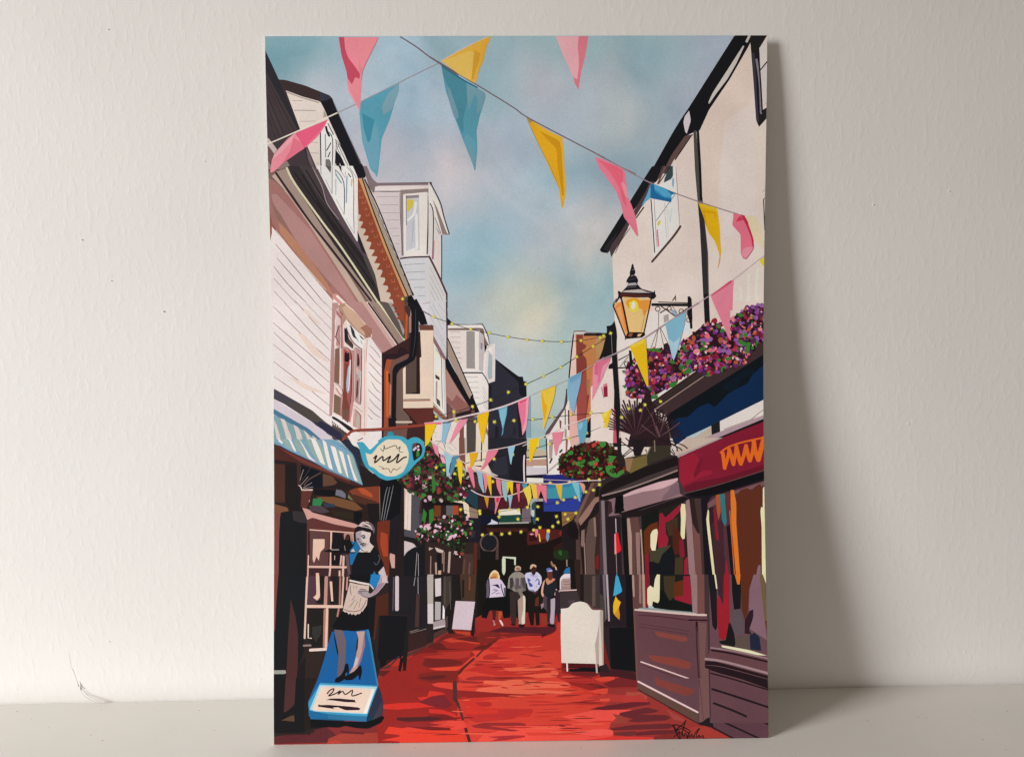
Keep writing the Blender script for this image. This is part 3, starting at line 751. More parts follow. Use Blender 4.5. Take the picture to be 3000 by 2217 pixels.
L('farhouse','f0e8e4',79,'1267,2492 1297,2417 1304,2377')
L('farhouse','34303a',39,'1262,2507 1297,2427 1304,2377')
P('farhouse','d8cccb','1286,2357 1336,2387 1339,2162 1289,2152 1274,2177')
P('farhouse','9cacac','1301,2332 1323,2307 1320,2177 1299,2170 1292,2202')
P('farhouse','e8e0dc','1296,2355 1321,2372 1322,2322')
L('farhouse','a09494',39,'1288,2357 1321,2377')
L('farhouse','a09494',39,'1296,2342 1323,2312')
L('farhouse','1a161c',79,'1140,2212 1260,2211')
L('farhouse','281e24',59,'1260,2211 1299,2137 1300,1987')
L('farhouse','9c8c8c',25,'1264,2127 1289,2072')
L('farhouse','9c8c8c',25,'1264,2097 1293,2042')
L('farhouse','9c8c8c',25,'1264,2072 1293,2017')
L('farhouse','9c8c8c',25,'1263,2047 1293,1992')
L('farhouse','9c8c8c',25,'1263,2022 1288,1982')
P('farhouse','6b4c4a','1036,2299 1243,1972 1223,1947 1107,1908 1032,1919')
P('farhouse','e4dcd0','939,2479 942,2484 1036,2299 1042,1929 934,2025')
P('farhouse','84646a','942,2484 1041,2304 1053,2294 1036,2289 1021,2299 939,2450')
P('farhouse','4c4044','949,2395 967,2380 964,2065 946,2075')
P('farhouse','8a7c78','952,2360 961,2360 959,2075 949,2075')
P('farhouse','e8e0c4','981,2350 1013,2304 1012,2204 978,2230')
P('farhouse','f0eeea','981,2320 1011,2294 1010,2219 980,2230')
P('farhouse','423a38','977,2205 1002,2184 1002,2167 977,2180')
P('farhouse','a89090','979,2160 989,2165 986,2055 976,2035')
P('farhouse','4c4644','983,2060 1003,2044 1005,2004 983,2029')
L('farhouse','33262c',34,'979,2357 1013,2304 1015,2179 1018,1994')
L('farhouse','c8c4c8',108,'1028,2289 1035,1934')
P('farhouse','a67c74','1040,2239 1183,1998 1103,1973 1078,1999 1041,2039')
P('farhouse','8a5a56','1044,2074 1078,2039 1104,2079 1183,2008 1173,1983 1098,1978 1078,2009 1041,2029')
P('farhouse','14141a','1036,2292 1053,2299 1090,2229 1184,2068 1199,2078 1243,1972 1193,1963 1183,2003 1119,2103 1074,2179 1043,2239')
P('farhouse','a08c80','1052,2419 1081,2364 1194,2078 1183,2053 1053,2309')
L('farhouse','1a161c',69,'1054,2419 1111,2289 1204,2068')
P('farhouse','2a1c1e','1098,1963 1193,1988 1202,1943 1097,1933')
P('farhouse','6a4440','1193,1983 1213,1988 1208,1947 1193,1953')
P('farhouse','8a5a48','937,2050 1050,1929 1022,1929 937,2010')
P('farhouse','4a2422','903,2030 937,2000 997,1929 902,1920')
L('farhouse','2a1c1e',49,'943,2055 1052,1929')
L('farhouse','3a282a',39,'1048,2029 1047,1929')
P('farhouse','a88068','1078,1989 1098,1988 1092,1928 1082,1934')
P('farhouse','dccfc8','902,1890 1017,1909 1062,1909 1102,1928 1162,1928 1156,1763 901,1765')
L('farhouse','9c7c7c',25,'957,1870 982,1844')
L('farhouse','9c7c7c',25,'967,1834 996,1809')
L('farhouse','9c7c7c',25,'1052,1879 1077,1858')
L('farhouse','9c7c7c',25,'1062,1904 1074,1869')
P('farhouse','4c4640','1162,1938 1228,1942 1221,1762 1161,1763')
P('farhouse','7a4c40','1122,1878 1147,1898 1146,1763 1116,1763')
P('farhouse','e4d8d0','1147,1908 1162,1928 1161,1763 1149,1763')
P('farhouse','d8ccc8','1220,1902 1303,1967 1301,1761 1219,1762')
P('farhouse','8c746c','1275,1892 1302,1846 1299,1816 1274,1857')
P('farhouse','14141a','1292,1857 1322,1826 1317,1806 1301,1785 1291,1785')
P('farhouse','2b2a35','1340,2294 1480,2186 1505,2183 1510,2158 1522,2158 1528,2068 1522,1759 1291,1761 1297,2147 1337,2159')
P('farhouse','18171e','1340,2294 1480,2186 1505,2186 1510,2158 1525,2158 1528,2068 1499,2065 1482,2086 1482,2151 1445,2186 1385,2242')
P('farhouse','1b1a22','1302,2137 1317,2137 1313,1992 1301,1997')
P('farhouse','1c1b24','1469,2025 1498,1925 1507,1760 1482,1760')
P('farhouse','1c1b24','1337,1886 1357,1886 1354,1761 1331,1761')
P('farhouse','22212b','1453,1890 1462,1845 1382,1785 1371,1785 1442,1835')
P('farhouse','7c9ca8','1526,2055 1552,2065 1552,1759 1522,1759')
P('farhouse','b87848','1827,2438 1997,2437 1996,2122 1920,1962 1914,1871 1834,1872')
P('farhouse','7f3a34','1832,2438 1872,2438 1872,2383 1892,2373 1887,2353 1867,2343 1872,2313 1892,2293 1896,2233 1886,2198 1896,2132 1911,2082 1895,1972 1884,1912 1834,1912 1830,2123')
P('farhouse','94463e','1861,2193 1891,2223 1896,2132 1890,1972 1869,1912 1839,1912 1830,2012')
P('farhouse','9a6a4a','1891,2162 1911,2167 1910,2072 1895,2072')
P('farhouse','ddbcb0','1814,2438 1827,2438 1831,2198 1786,2183 1806,2323')
P('farhouse','d8a69c','1775,2033 1830,2033 1838,1781 1783,1781')
L('farhouse','7a6468',69,'1814,2433 1817,2458 1887,2458 1890,2448 1980,2445')
P('farhouse','2a1e20','1877,2445 1992,2442 1992,2430 1877,2428')
P('farhouse','d8c0b4','1822,2451 1887,2453 1882,2445 1822,2443')
L('farhouse','1e181c',79,'1814,2433 1801,2324 1786,2178')
P('farhouse','ddd0c8','1764,2023 1785,2038 1788,1781 1642,1782 1638,1829')
P('farhouse','5c4a50','1770,2108 1776,2048 1764,1993 1658,1828 1638,1829 1643,1849 1754,2003')
L('farhouse','241c20',59,'1770,2108 1772,2033 1759,1998')
P('farhouse','6c4c4c','1726,1923 1739,1913 1736,1868 1728,1873')
L('farhouse','3a2228',79,'1782,1978 1783,1862')
L('farhouse','7a5858',69,'1762,1988 1761,1893')
L('farhouse','9c8c80',128,'1763,1863 1763,1796')
P('farhouse','241c20','1635,1829 1643,1828 1647,1782 1632,1814')
P('farhouse','14141a','1991,2147 1996,2172 1995,1946 1898,1780 1883,1780 1894,1891 1925,1961 1936,2072')
P('farhouse','ddd0ca','1953,2072 1990,2091 1988,1779 1903,1780 1945,1921')
L('farhouse','17151a',79,'1947,1946 1951,1795')
L('farhouse','6a5456',69,'1953,2072 1981,2102')
L('farhouse','241c20',34,'1924,1911 1977,1876')
L('lights','22242c',34,'786,2659 949,2559 1048,2521 1187,2475 1307,2449 1422,2426 1536,2409 1626,2400 1747,2395 1862,2401 1980,2422')
L('lights','22242c',34,'972,1947 1083,1974 1201,2008 1311,2047 1419,2094 1525,2140 1630,2187 1736,2241 1834,2303 1934,2365 2007,2412')
L('lights','22242c',34,'987,1944 1102,1926 1215,1917 1332,1915 1450,1918 1566,1924 1684,1937 1794,1950 1915,1957 2146,1975')
L('lights','22242c',30,'1682,1773 1788,1810 1889,1841 1977,1876')
G(785,2659)
G(971,2551)
G(1081,2508)
G(1192,2475)
G(1305,2451)
G(1420,2426)
G(1535,2409)
G(1626,2399)
G(1742,2395)
G(1860,2401)
G(1977,2419)
G(980,1949)
G(1087,1976)
G(1200,2007)
G(1310,2046)
G(1418,2092)
G(1524,2140)
G(1631,2188)
G(1736,2241)
G(1833,2303)
G(1934,2365)
G(1099,1925)
G(1215,1916)
G(1332,1913)
G(1450,1920)
G(1565,1926)
G(1683,1939)
G(1796,1955)
G(1917,1961)
G(1780,1807)
G(1891,1841)
L('bunting','d8c4c4',98,'912,1907 1007,1917 1142,1946 1303,1982 1423,2018 1539,2065')
L('bunting','b8a8a8',34,'1539,2065 1614,2099 1705,2134 1806,2178 1896,2233 1979,2277')
P('bunting','e0627e','912,1910 1007,1914 1007,1902 912,1897')
P('bunting','e8b818','912,1902 980,1904 972,1879 935,1789 911,1765')
P('bunting','8ab4c8','1017,1912 1070,1916 1059,1879 1031,1788 1009,1788 1017,1879')
P('bunting','20405c','1017,1913 1065,1915 1062,1909 1017,1907')
P('bunting','e08a9c','1117,1926 1172,1933 1162,1913 1066,1788 1056,1788 1092,1878')
P('bunting','dfb018','1228,1955 1300,1977 1292,1927 1264,1786 1254,1786 1237,1877')
P('bunting','5a98b4','1356,1991 1411,2008 1408,1961 1387,1876 1384,1841 1374,1828 1382,1876 1365,1936')
P('bunting','7cb0c4','1363,1984 1408,2001 1393,1916 1380,1871 1368,1941')
P('bunting','e0708c','1474,2035 1542,2062 1538,1980 1525,1870 1500,1830 1495,1900 1481,1975')
P('bunting','c84868','1484,2033 1539,2055 1531,2043 1489,2025')
P('bunting','dc98a4','1526,2045 1542,2060 1538,1975 1525,1875 1502,1830 1500,1875 1518,1910')
P('bunting','e4b840','1614,2097 1707,2131 1694,2054 1648,1914 1630,1864 1625,1874 1628,1949 1616,2024')
P('bunting','d99f1c','1622,2094 1639,2024 1654,2004 1636,1919 1628,1949 1617,2074')
P('bunting','7ca4bc','1781,2173 1864,2215 1856,2143 1830,2038 1814,1957 1794,1988 1785,2043 1773,2098')
P('bunting','6c98b4','1786,2173 1864,2215 1846,2173 1795,2143')
P('bunting','d8849a','1931,2247 1997,2302 1997,2192 1951,2092 1925,2042 1928,2122')
P('bunting','c86080','1942,2252 1997,2302 1997,2222 1966,2187 1941,2197')
L('bunting','dccccc',44,'1502,1765 1582,1804 1643,1828 1753,1878 1869,1922 1978,1956')
P('bunting','d97c90','1680,1843 1748,1853 1738,1781 1702,1758 1687,1782')
P('bunting','5c98b0','1834,1900 1897,1924 1894,1856 1873,1780 1848,1781')
P('bunting','7cb0c0','1836,1894 1869,1907 1864,1872 1844,1857')
P('bunting','e0c070','1527,1759 1607,1819 1602,1759')
P('whitehouse','d6c6be','2055,2322 2432,2319 2430,1917 2529,1665 2005,1670 2007,1870 2052,1870')
P('whitehouse','dcc1b8','2063,2638 3005,2632 3006,2415 2279,1948 2098,1920 2070,2271')
P('whitehouse','d8cbc4','2063,2557 2261,2570 2351,2590 2392,2369 2261,2270 2109,2045 2080,2321')
P('whitehouse','cbb2a6','1973,2272 2080,2342 2097,1778 1970,1779')
P('whitehouse','d6c6be','1918,2122 1994,2172 2055,2342 2064,2071 2052,1779 1916,1780')
P('whitehouse','17171a','2015,2487 2045,2492 2063,2519 2075,2467 2078,2432 2075,2342 2098,1970 2082,1754 2051,1755 2062,2171 2050,2302 1963,2272 1990,2342 2010,2422 2018,2457')
P('farhouse','b08858','1950,2427 2017,2422 1990,2322 1949,2282')
P('farhouse','241e20','1950,2447 2017,2445 2015,2425 1950,2427')
P('whitehouse','17171a','2037,2302 1963,2132 1964,2142 2024,2272')
P('whitehouse','8a1c34','1994,2117 2019,2129 2021,2061 1998,2056')
P('whitehouse','c8707c','1994,2134 2016,2144 2019,2126 1994,2117')
L('whitehouse','9c8484',69,'1984,2117 1996,2056')
P('whitehouse','b85060','2056,1996 2066,1975 2077,1778 2054,1779')
P('whitehouse','1a1a1c','2602,2678 2636,2677 2638,2625 2646,2468 2613,2468 2605,2625')
P('whitehouse','d6ccc6','2331,2570 2376,2589 2412,2534 2432,2544 2422,2394 2392,2384 2351,2480')
P('whitehouse','9c9490','2361,2547 2391,2559 2394,2519 2364,2505')
P('whitehouse','8c9cac','2401,2589 2432,2579 2447,2554 2432,2539 2412,2564')
L('whitehouse','5c4444',79,'2341,2565 2381,2589')
P('whitehouse','c4c8d4','2487,2499 2522,2504 2522,2453 2507,2424 2482,2454')
P('shopright','9c9088','2280,2026 2578,2227 2588,2247 2986,2465 2986,2405 2305,1973')
P('shopright','d8ccc8','2280,2034 2341,2074 2543,2233 2573,2227 2290,2024')
P('shopright','38282a','2285,2024 2583,2227 2981,2415 2986,2305 2375,1943 2310,1973')
P('shopright','2c2120','2285,2024 2573,2217 2613,2192 2305,1983')
L('shopright','50403c',34,'2305,2019 2583,2202')
L('shopright','50403c',34,'2310,2003 2598,2197')
L('shopright','8c746c',69,'2305,1978 2621,2189')
P('shopright','0b1218','2375,1943 2981,2315 2991,2033 2414,1775 2395,1857')
P('shopright','0c2444','2405,1897 2446,1927 2506,1931 2572,1991 2633,2016 2673,1990 2759,2075 2875,2135 2901,2185 2961,2235 2992,2254 2991,2033 2414,1771')
P('shopright','0a1620','2724,2116 2835,2205 2906,2225 2911,2190 2835,2165 2805,2100 2754,2090')
P('shopright','d6c6c0','2703,1905 2991,2043 2991,1952 2702,1819')
P('shopright','a89890','2728,1859 2935,1933 2900,1913 2728,1847')
L('shopright','7a3038',34,'2986,1983 2935,1948 2895,1913')
P('shopright','b0a090','2500,1775 2652,1875 2656,1773')
P('shopright','1a1a1e','2650,1880 2703,1907 2705,1819 2654,1802')
P('shopright','a08890','2520,1774 2991,1947 2991,1912 2580,1755 2480,1756')
P('shopright','1c1216','2976,1920 2991,1922 2991,1902 2606,1750 2580,1760')
P('shopright','74182c','2580,1735 2585,1755 2991,1907 2989,1711 2579,1664')
flora('2769,2527 2874,2596 2979,2620 2986,2415 2835,2356 2784,2392 2769,2467',150,0)
flora('2472,2384 2583,2473 2673,2517 2764,2407 2835,2391 2976,2425 2855,2255 2734,2216 2623,2187 2532,2238 2462,2299',260,0)
flora('2130,2241 2195,2301 2261,2340 2407,2349 2482,2319 2608,2267 2583,2227 2462,2168 2351,2089 2290,2054 2199,2045 2139,2070',330,0)
P('flowers','35702e','2804,2562 2844,2556 2847,2541 2824,2534')
P('flowers','35702e','2817,2401 2842,2396 2840,2366 2820,2376')
P('flowers','35702e','2870,2386 2893,2381 2880,2313 2855,2321')
P('flowers','35702e','2266,2350 2291,2350 2341,2352 2331,2330 2271,2335')
P('flowers','35702e','2500,2278 2538,2283 2522,2253 2500,2243')
P('flowers','35702e','2734,2292 2774,2296 2769,2276 2744,2271')
P('flowers','35702e','2389,2138 2447,2148 2431,2118 2401,2111')
P('flowers','35702e','2683,2497 2708,2492 2703,2467 2686,2472')
P('flowers','35702e','2477,2203 2512,2233 2532,2223 2527,2198 2482,2193')
P('flowers','35702e','2105,2216 2125,2221 2122,2196')
P('flowers','35702e','2285,2059 2325,2069 2325,2044 2290,2044')
P('flowers','35702e','2107,2126 2129,2131 2129,2105')
P('flowers','2a1a1e','2142,1778 2168,1869 2189,1994 2230,2029 2260,2109 2280,2094 2290,2019 2305,1968 2329,1893 2380,1867 2409,1751 2142,1754')
L('flowers','50303a',84,'2193,1819 2104,1852 2029,1864')
L('flowers','2b1a20',84,'2193,1819 2095,1862 2013,1883')
L('flowers','2b1a20',84,'2193,1819 2087,1874 1998,1906')
L('flowers','2b1a20',84,'2193,1819 2105,1877 2032,1911')
L('flowers','2b1a20',84,'2193,1819 2099,1889 2021,1935')
L('flowers','50303a',84,'2193,1819 2117,1888 2054,1933')
L('flowers','2b1a20',84,'2193,1819 2113,1901 2046,1957')
L('flowers','2b1a20',84,'2193,1819 2111,1914 2043,1984')
L('flowers','2b1a20',84,'2193,1819 2129,1910 2075,1974')
L('flowers','2b1a20',84,'2193,1819 2128,1923 2074,2000')
L('flowers','50303a',84,'2193,1819 2144,1915 2103,1985')
L('flowers','2b1a20',84,'2193,1819 2146,1928 2107,2010')
L('flowers','2b1a20',84,'2193,1819 2150,1941 2114,2036')
L('flowers','2b1a20',84,'2193,1819 2163,1930 2139,2013')
L('flowers','2b1a20',84,'2193,1819 2169,1942 2149,2037')
L('flowers','50303a',84,'2193,1819 2180,1928 2170,2010')
L('flowers','2b1a20',84,'2193,1819 2187,1940 2183,2032')
L('flowers','2b1a20',84,'2193,1819 2196,1950 2199,2052')
L('flowers','2b1a20',84,'2193,1819 2204,1934 2213,2021')
L('flowers','2b1a20',84,'2193,1819 2214,1943 2232,2038')
L('flowers','50303a',84,'2193,1819 2219,1925 2240,2005')
L('flowers','2b1a20',84,'2193,1819 2230,1933 2260,2019')
L('flowers','2b1a20',84,'2193,1819 2243,1939 2283,2030')
L('flowers','2b1a20',84,'2193,1819 2242,1921 2284,1996')
L('flowers','2b1a20',84,'2193,1819 2256,1925 2308,2003')
L('flowers','50303a',84,'2193,1819 2252,1907 2302,1969')
L('flowers','2b1a20',84,'2193,1819 2266,1909 2326,1974')
L('flowers','2b1a20',84,'2193,1819 2280,1909 2352,1974')
L('flowers','2b1a20',84,'2193,1819 2272,1893 2338,1942')
L('flowers','2b1a20',84,'2193,1819 2286,1891 2363,1939')
L('flowers','50303a',84,'2193,1819 2275,1876 2344,1911')
L('flowers','2b1a20',84,'2193,1819 2288,1872 2368,1903')
L('flowers','2b1a20',84,'2193,1819 2301,1867 2391,1893')
L('flowers','2b1a20',84,'2193,1819 2287,1855 2367,1870')
L('flowers','54383e',79,'2329,1807 2225,1885')
L('flowers','2b1a20',79,'2329,1807 2228,1906')
L('flowers','2b1a20',79,'2329,1807 2234,1927')
L('flowers','2b1a20',79,'2329,1807 2244,1948')
L('flowers','2b1a20',79,'2329,1807 2273,1935')
L('flowers','54383e',79,'2329,1807 2285,1951')
L('flowers','2b1a20',79,'2329,1807 2301,1965')
L('flowers','2b1a20',79,'2329,1807 2320,1977')
L('flowers','2b1a20',79,'2329,1807 2338,1949')
L('flowers','2b1a20',79,'2329,1807 2357,1956')
L('flowers','54383e',79,'2329,1807 2377,1959')
L('flowers','2b1a20',79,'2329,1807 2398,1958')
L('flowers','2b1a20',79,'2329,1807 2401,1924')
L('flowers','2b1a20',79,'2329,1807 2419,1919')
L('flowers','2b1a20',79,'2329,1807 2438,1909')
L('flowers','54383e',79,'2329,1807 2456,1897')
L('flowers','2b1a20',79,'2329,1807 2442,1866')
L('flowers','2b1a20',79,'2329,1807 2455,1850')
L('flowers','2b1a20',79,'2329,1807 2466,1832')
L('flowers','2b1a20',79,'2329,1807 2475,1811')
L('flowers','5a4248',108,'2314,1878 2334,1817')
P('lamp','dfa060','2063,2628 2108,2633 2150,2446 2130,2421 2075,2561')
P('lamp','e8b070','2113,2663 2288,2650 2281,2600 2241,2445 2150,2446')
P('lamp','dd8040','2060,2601 2108,2638 2145,2456 2130,2451')
P('lamp','e39a58','2075,2591 2100,2611 2130,2456')
P('lamp','e8b478','2115,2651 2281,2645 2238,2450 2153,2449')
P('lamp','d99020','2131,2628 2141,2646 2191,2655 2221,2640 2221,2600 2201,2586 2151,2591')
P('lamp','e8c848','2151,2628 2181,2645 2206,2627 2211,2590 2191,2568 2166,2571 2156,2591')
P('lamp','fbf6dc','2171,2628 2181,2637 2191,2616 2188,2596 2176,2586 2163,2601')
P('lamp','e08c3c','2216,2640 2286,2645 2276,2605 2251,2560 2236,2550 2231,2590 2216,2590')
L('lamp','251518',108,'2100,2661 2113,2621 2148,2449')
L('lamp','251518',79,'2286,2650 2276,2600 2241,2440')
L('lamp','251518',79,'2055,2611 2105,2486 2130,2421')
L('lamp','5c3020',30,'2253,2580 2226,2456')
L('lamp','251518',59,'2075,2651 2055,2616')
P('lamp','1a1518','2145,2451 2246,2448 2251,2433 2231,2416 2135,2409 2130,2421')
P('lamp','8a4838','2153,2444 2176,2446 2168,2423 2145,2424')
P('lamp','e0a878','2206,2438 2231,2441 2218,2423 2201,2423')
L('lamp','1a1518',59,'2130,2421 2129,2405')
L('lamp','17151a',167,'2293,2615 2527,2611')
L('lamp','17151a',59,'2331,2630 2517,2623')
L('lamp','17151a',148,'2524,2648 2527,2528 2530,2473')
P('lamp','17151a','2507,2663 2522,2663 2532,2638 2537,2528 2532,2471 2525,2473 2517,2519 2502,2559 2507,2589')
ring('lamp','17151a',2326,2589,14,49)
ring('lamp','17151a',2469,2573,14,49)
ring('lamp','17151a',2396,2591,12,44)
L('lamp','17151a',64,'2346,2605 2391,2574 2434,2542 2502,2589')
L('lamp','17151a',49,'2416,2604 2442,2564')
L('lamp','17151a',49,'2331,2575 2331,2485')
ring('lamp','17151a',2514,2521,13,44)
L('lamp','17151a',39,'2331,2480 2283,2350')
L('lamp','17151a',39,'2331,2480 2309,2350')
L('lamp','17151a',39,'2337,2480 2361,2370')
L('lamp','17151a',39,'2339,2480 2389,2379')
P('lamp','2a2026','2361,2375 2382,2384 2397,2369 2402,2329 2361,2339')
L('lamp','17151a',79,'2029,2232 2155,2236')
L('lamp','17151a',59,'2087,2281 2163,2321 2163,2251')
P('lamp','17151a','2029,2252 2070,2281 2080,2231 2024,2229')
ring('lamp','17151a',2137,2258,15,44)
L('lamp','17151a',49,'2095,2241 2145,2301')
P('lamp','17151a','2150,2341 2165,2336 2173,2261 2155,2236')
P('lamp','17171b','2045,2322 2077,2321 2096,1970 2084,1778 2074,1778 2061,2071')
L('lamp','9c8884',39,'2043,2447 2050,2312')
L('bunting','9c8c94',79,'1949,2272 2080,2326 2231,2406 2381,2504 2507,2584 2572,2623')
P('bunting','d4788c','2662,2629 2768,2629 2764,2492 2772,2394 2754,2417 2729,2477 2693,2557')
P('bunting','76a4b8','2371,2497 2499,2571 2487,2489 2447,2339 2422,2274 2412,2299 2387,2419')
P('bunting','98b8c8','2392,2409 2422,2384 2462,2419 2447,2339 2422,2274 2407,2319')
P('bunting','e2ae18','2153,2366 2253,2415 2261,2295 2269,2119 2258,2122 2195,2270')
P('bunting','e0b840','2165,2371 2251,2413 2241,2385 2180,2356')
P('bunting','cc6a84','1963,2272 2042,2297 2019,2242 1973,2152 1959,2132')
P('bunting','d88c9c','1989,2242 2035,2282 2009,2222 1973,2157')
P('bunting','e0b420','1983,1956 2043,1986 2033,1940 2017,1870 2007,1875')
P('bunting','e4c450','1988,1956 2033,1981 2013,1941 1997,1931')
L('lights','22242c',30,'1978,1961 2078,1970 2219,1979')
L('lights','1a1820',30,'1980,2402 2025,2422')
G(2040,2444)
G(1997,2429)
G(2247,2009)
G(2342,2028)
G(2219,1976)
G(2148,1987)
G(2105,1934)
G(2002,1880)
L('flowers','6a5a60',30,'2252,1999 2279,1953')
P('shopleft','241a1c','-1,1792 508,1608 783,1605 780,946 -1,954')
P('house','3a343e','390,1816 450,1815 529,1742 558,1637 638,1572 777,1575 775,946 358,950 484,1728')
P('house','241d20','509,1663 553,1642 628,1577 608,1527 533,1528')
P('shopleft','2a2c3a','390,1816 450,1815 509,1763 519,1727 529,1668 509,1663 474,1728')
P('shopleft','e4dad6','440,1838 650,1836 634,1801 584,1754 574,1752 529,1757 475,1778')
P('shopleft','7a9fb4','2,1819 360,1816 410,1788 474,1728 504,1633 533,1540 359,1609 210,1690 86,1751 2,1802')
P('shopleft','94aca4','47,1819 77,1818 111,1766 131,1746 76,1771')
P('shopleft','8fa8a2','116,1818 151,1818 191,1745 210,1703 180,1721 141,1751')
P('shopleft','8fa8a2','191,1817 231,1817 270,1745 304,1660 275,1670 230,1730')
P('shopleft','8fa8a2','256,1817 275,1800 310,1744 325,1679 354,1629 329,1639 290,1710')
P('shopleft','8fa8a2','360,1754 390,1754 409,1699 439,1599 448,1583 414,1599 389,1659')
P('shopleft','8fa8a2','439,1728 469,1728 499,1633 528,1548 503,1558 483,1598 459,1678')
P('shopleft','8fa8a2','32,1819 62,1818 111,1761 91,1771')
P('shopleft','e6e0da','27,1829 52,1802 52,1789 27,1807')
P('shopleft','e6e0da','82,1828 102,1818 131,1756 136,1742 121,1749')
P('shopleft','e6e0da','146,1828 166,1801 200,1745 220,1710 255,1680 230,1690 205,1705 181,1761')
P('shopleft','e6e0da','221,1827 251,1817 280,1750 309,1660 280,1675 250,1740')
P('shopleft','e6e0da','291,1816 315,1799 335,1709 354,1632 329,1644 310,1719')
P('shopleft','e6e0da','340,1779 370,1769 389,1694 409,1609 389,1614 364,1689')
P('shopleft','e6e0da','390,1749 415,1738 434,1658 448,1583 439,1589 414,1664')
P('shopleft','e6e0da','439,1723 452,1718 474,1633 503,1561 483,1568 459,1648')
L('shopleft','3c5a80',34,'2,1802 86,1752 220,1688 359,1617 533,1538')
L('shopleft','5c88a8',44,'350,1804 464,1733 499,1648 533,1540')
P('shopleft','4a2622','2,1792 86,1746 235,1680 359,1609 533,1535 528,1528 433,1549 270,1630 180,1661 150,1676 1,1697')
P('shopleft','6c3830','12,1782 160,1706 280,1650 458,1568 458,1556 299,1625 160,1681')
P('shopleft','4a2c24','1,1672 81,1667 65,1438 1,1441')
P('shopleft','1d1718','66,1667 140,1666 159,1382 110,1383 65,1443')
P('shopleft','3c2826','135,1676 163,1676 160,1532 140,1542')
P('shopleft','0c121c','163,1666 279,1620 289,1520 229,1521 160,1536')
P('shopleft','5c4032','294,1610 349,1594 381,1554 359,1540 294,1533')
L('shopleft','5a4036',79,'279,1615 210,1576 180,1541')
L('shopleft','4a362e',49,'222,1650 170,1571')
L('shopleft','b4a8a4',34,'177,1636 155,1571')
L('shopleft','b4a8a4',34,'205,1593 160,1541')
L('shopleft','b4a8a4',34,'227,1556 175,1526')
L('shopleft','b4a8a4',34,'234,1531 175,1521')
P('shopleft','d8bcae','142,1544 160,1539 170,1516 244,1518 239,1466 229,1421 209,1417 209,1451 237,1466 234,1508 165,1509 157,1532')
P('shopleft','5a302a','165,1509 234,1508 229,1466 209,1451 204,1417 189,1392 159,1412')
P('shopleft','2a1c18','234,1521 508,1528 637,1427 637,1258 482,1305 209,1387 204,1417')
P('shopleft','0f0e12','244,1518 364,1510 373,1480 348,1470 239,1486')
P('shopleft','6c6c78','374,1514 408,1509 433,1484 428,1459 388,1475 368,1480')
P('shopleft','70744c','448,1491 483,1489 498,1444 463,1449 443,1464')
P('shopleft','6e4a30','254,1471 358,1470 483,1439 532,1394 488,1384 368,1415 289,1446')
P('shopleft','2d7a48','234,1461 279,1461 294,1446 279,1416 229,1419')
P('shopleft','2c3848','289,1436 363,1425 368,1410 308,1406')
P('shopleft','4a3c44','209,1417 289,1416 333,1381 289,1371 219,1387')
P('shopleft','2c241a','338,1386 483,1374 482,1330 358,1361')
P('shopleft','0e1014','478,1379 527,1379 532,1349 507,1304 477,1320')
P('shopleft','7a3a26','498,1523 633,1532 637,1427 533,1463 448,1499 458,1509')
P('shopleft','a84c2c','503,1518 538,1523 593,1482 592,1463 523,1488')
P('shopleft','4a2a20','433,1499 607,1443 632,1427 557,1418 483,1439')
P('shopleft','1a1416','557,1428 627,1427 632,1308 572,1309')
L('shopleft','a08c80',34,'635,1527 637,1328')
P('shopleft','0f0f13','638,1562 778,1580 767,1531 751,1317 696,1317 637,1328')
L('shopleft','8c8c90',30,'682,1526 665,1462 644,1323')
L('shopleft','8c8c90',30,'697,1526 680,1447 657,1323')
L('shopleft','8c8c90',30,'718,1536 697,1437 669,1320')
P('shopleft','7a5038','0,1431 80,1408 87,1388 40,1379 33,1339 0,1334')
P('shopleft','7c4640','0,1384 35,1374 30,1166 26,954 1,954')
P('shopleft','17181c','40,1379 110,1388 194,1362 189,952 26,954 30,1265')
P('shopleft','322c2e','110,1388 189,1382 197,1313 149,1318 115,1333')
P('shopleft','c8948a','169,1405 209,1397 229,1377 477,1310 507,1297 487,1280 358,1306 229,1347 199,1332 189,1362')
P('shopleft','5c302c','197,1332 229,1347 358,1306 487,1280 482,1250 209,1278 204,1238 209,952 194,952')
P('shopleft','3c2426','214,1273 477,1255 472,949 209,952')
P('shopleft','5c3c3a','214,1273 333,1267 323,1059 214,1060')
P('shopleft','dcb8a4','234,1218 303,1217 303,1163 278,1144 268,1089 254,1114 239,1075 231,1095')
L('shopleft','d8b0a0',69,'214,1274 338,1264 477,1253')
L('shopleft','d8b0a0',108,'343,1262 338,1064 328,965')
L('shopleft','c49c90',79,'472,1255 475,1201')
P('shopleft','161418','353,1257 408,1246 418,1211 452,1211 452,1246 472,1161 403,1157 343,1163')
P('shopleft','b08478','423,1256 472,1250 462,1186 457,1236 447,1246 432,1241 422,1211 418,1246')
P('shopleft','161418','343,1138 403,1132 388,1063 343,1064')
L('shopleft','d8b0a0',128,'204,1053 432,1048')
L('shopleft','d8b0a0',79,'206,1120 202,987')
L('shopleft','d8b0a0',89,'403,1117 398,1063')
L('shopleft','d8b0a0',128,'417,1112 412,984')
L('shopleft','e0c8b8',49,'364,1118 363,1093')
P('shopleft','dcb8a4','251,1016 269,1015 274,951 249,952')
P('shopleft','d8b0a0','388,1029 398,1029 400,950 385,950')
P('shopleft','5a4c54','427,1122 447,1122 462,973 447,973')
P('shopleft','6a2c1c','622,1318 697,1327 690,970 656,971 636,1110 616,1209')
P('shopleft','a04028','641,1258 681,1243 686,1109 656,1110 636,1184')
P('shopleft','1c1a20','697,1327 756,1366 746,1257 731,1109 716,1119 686,1109')
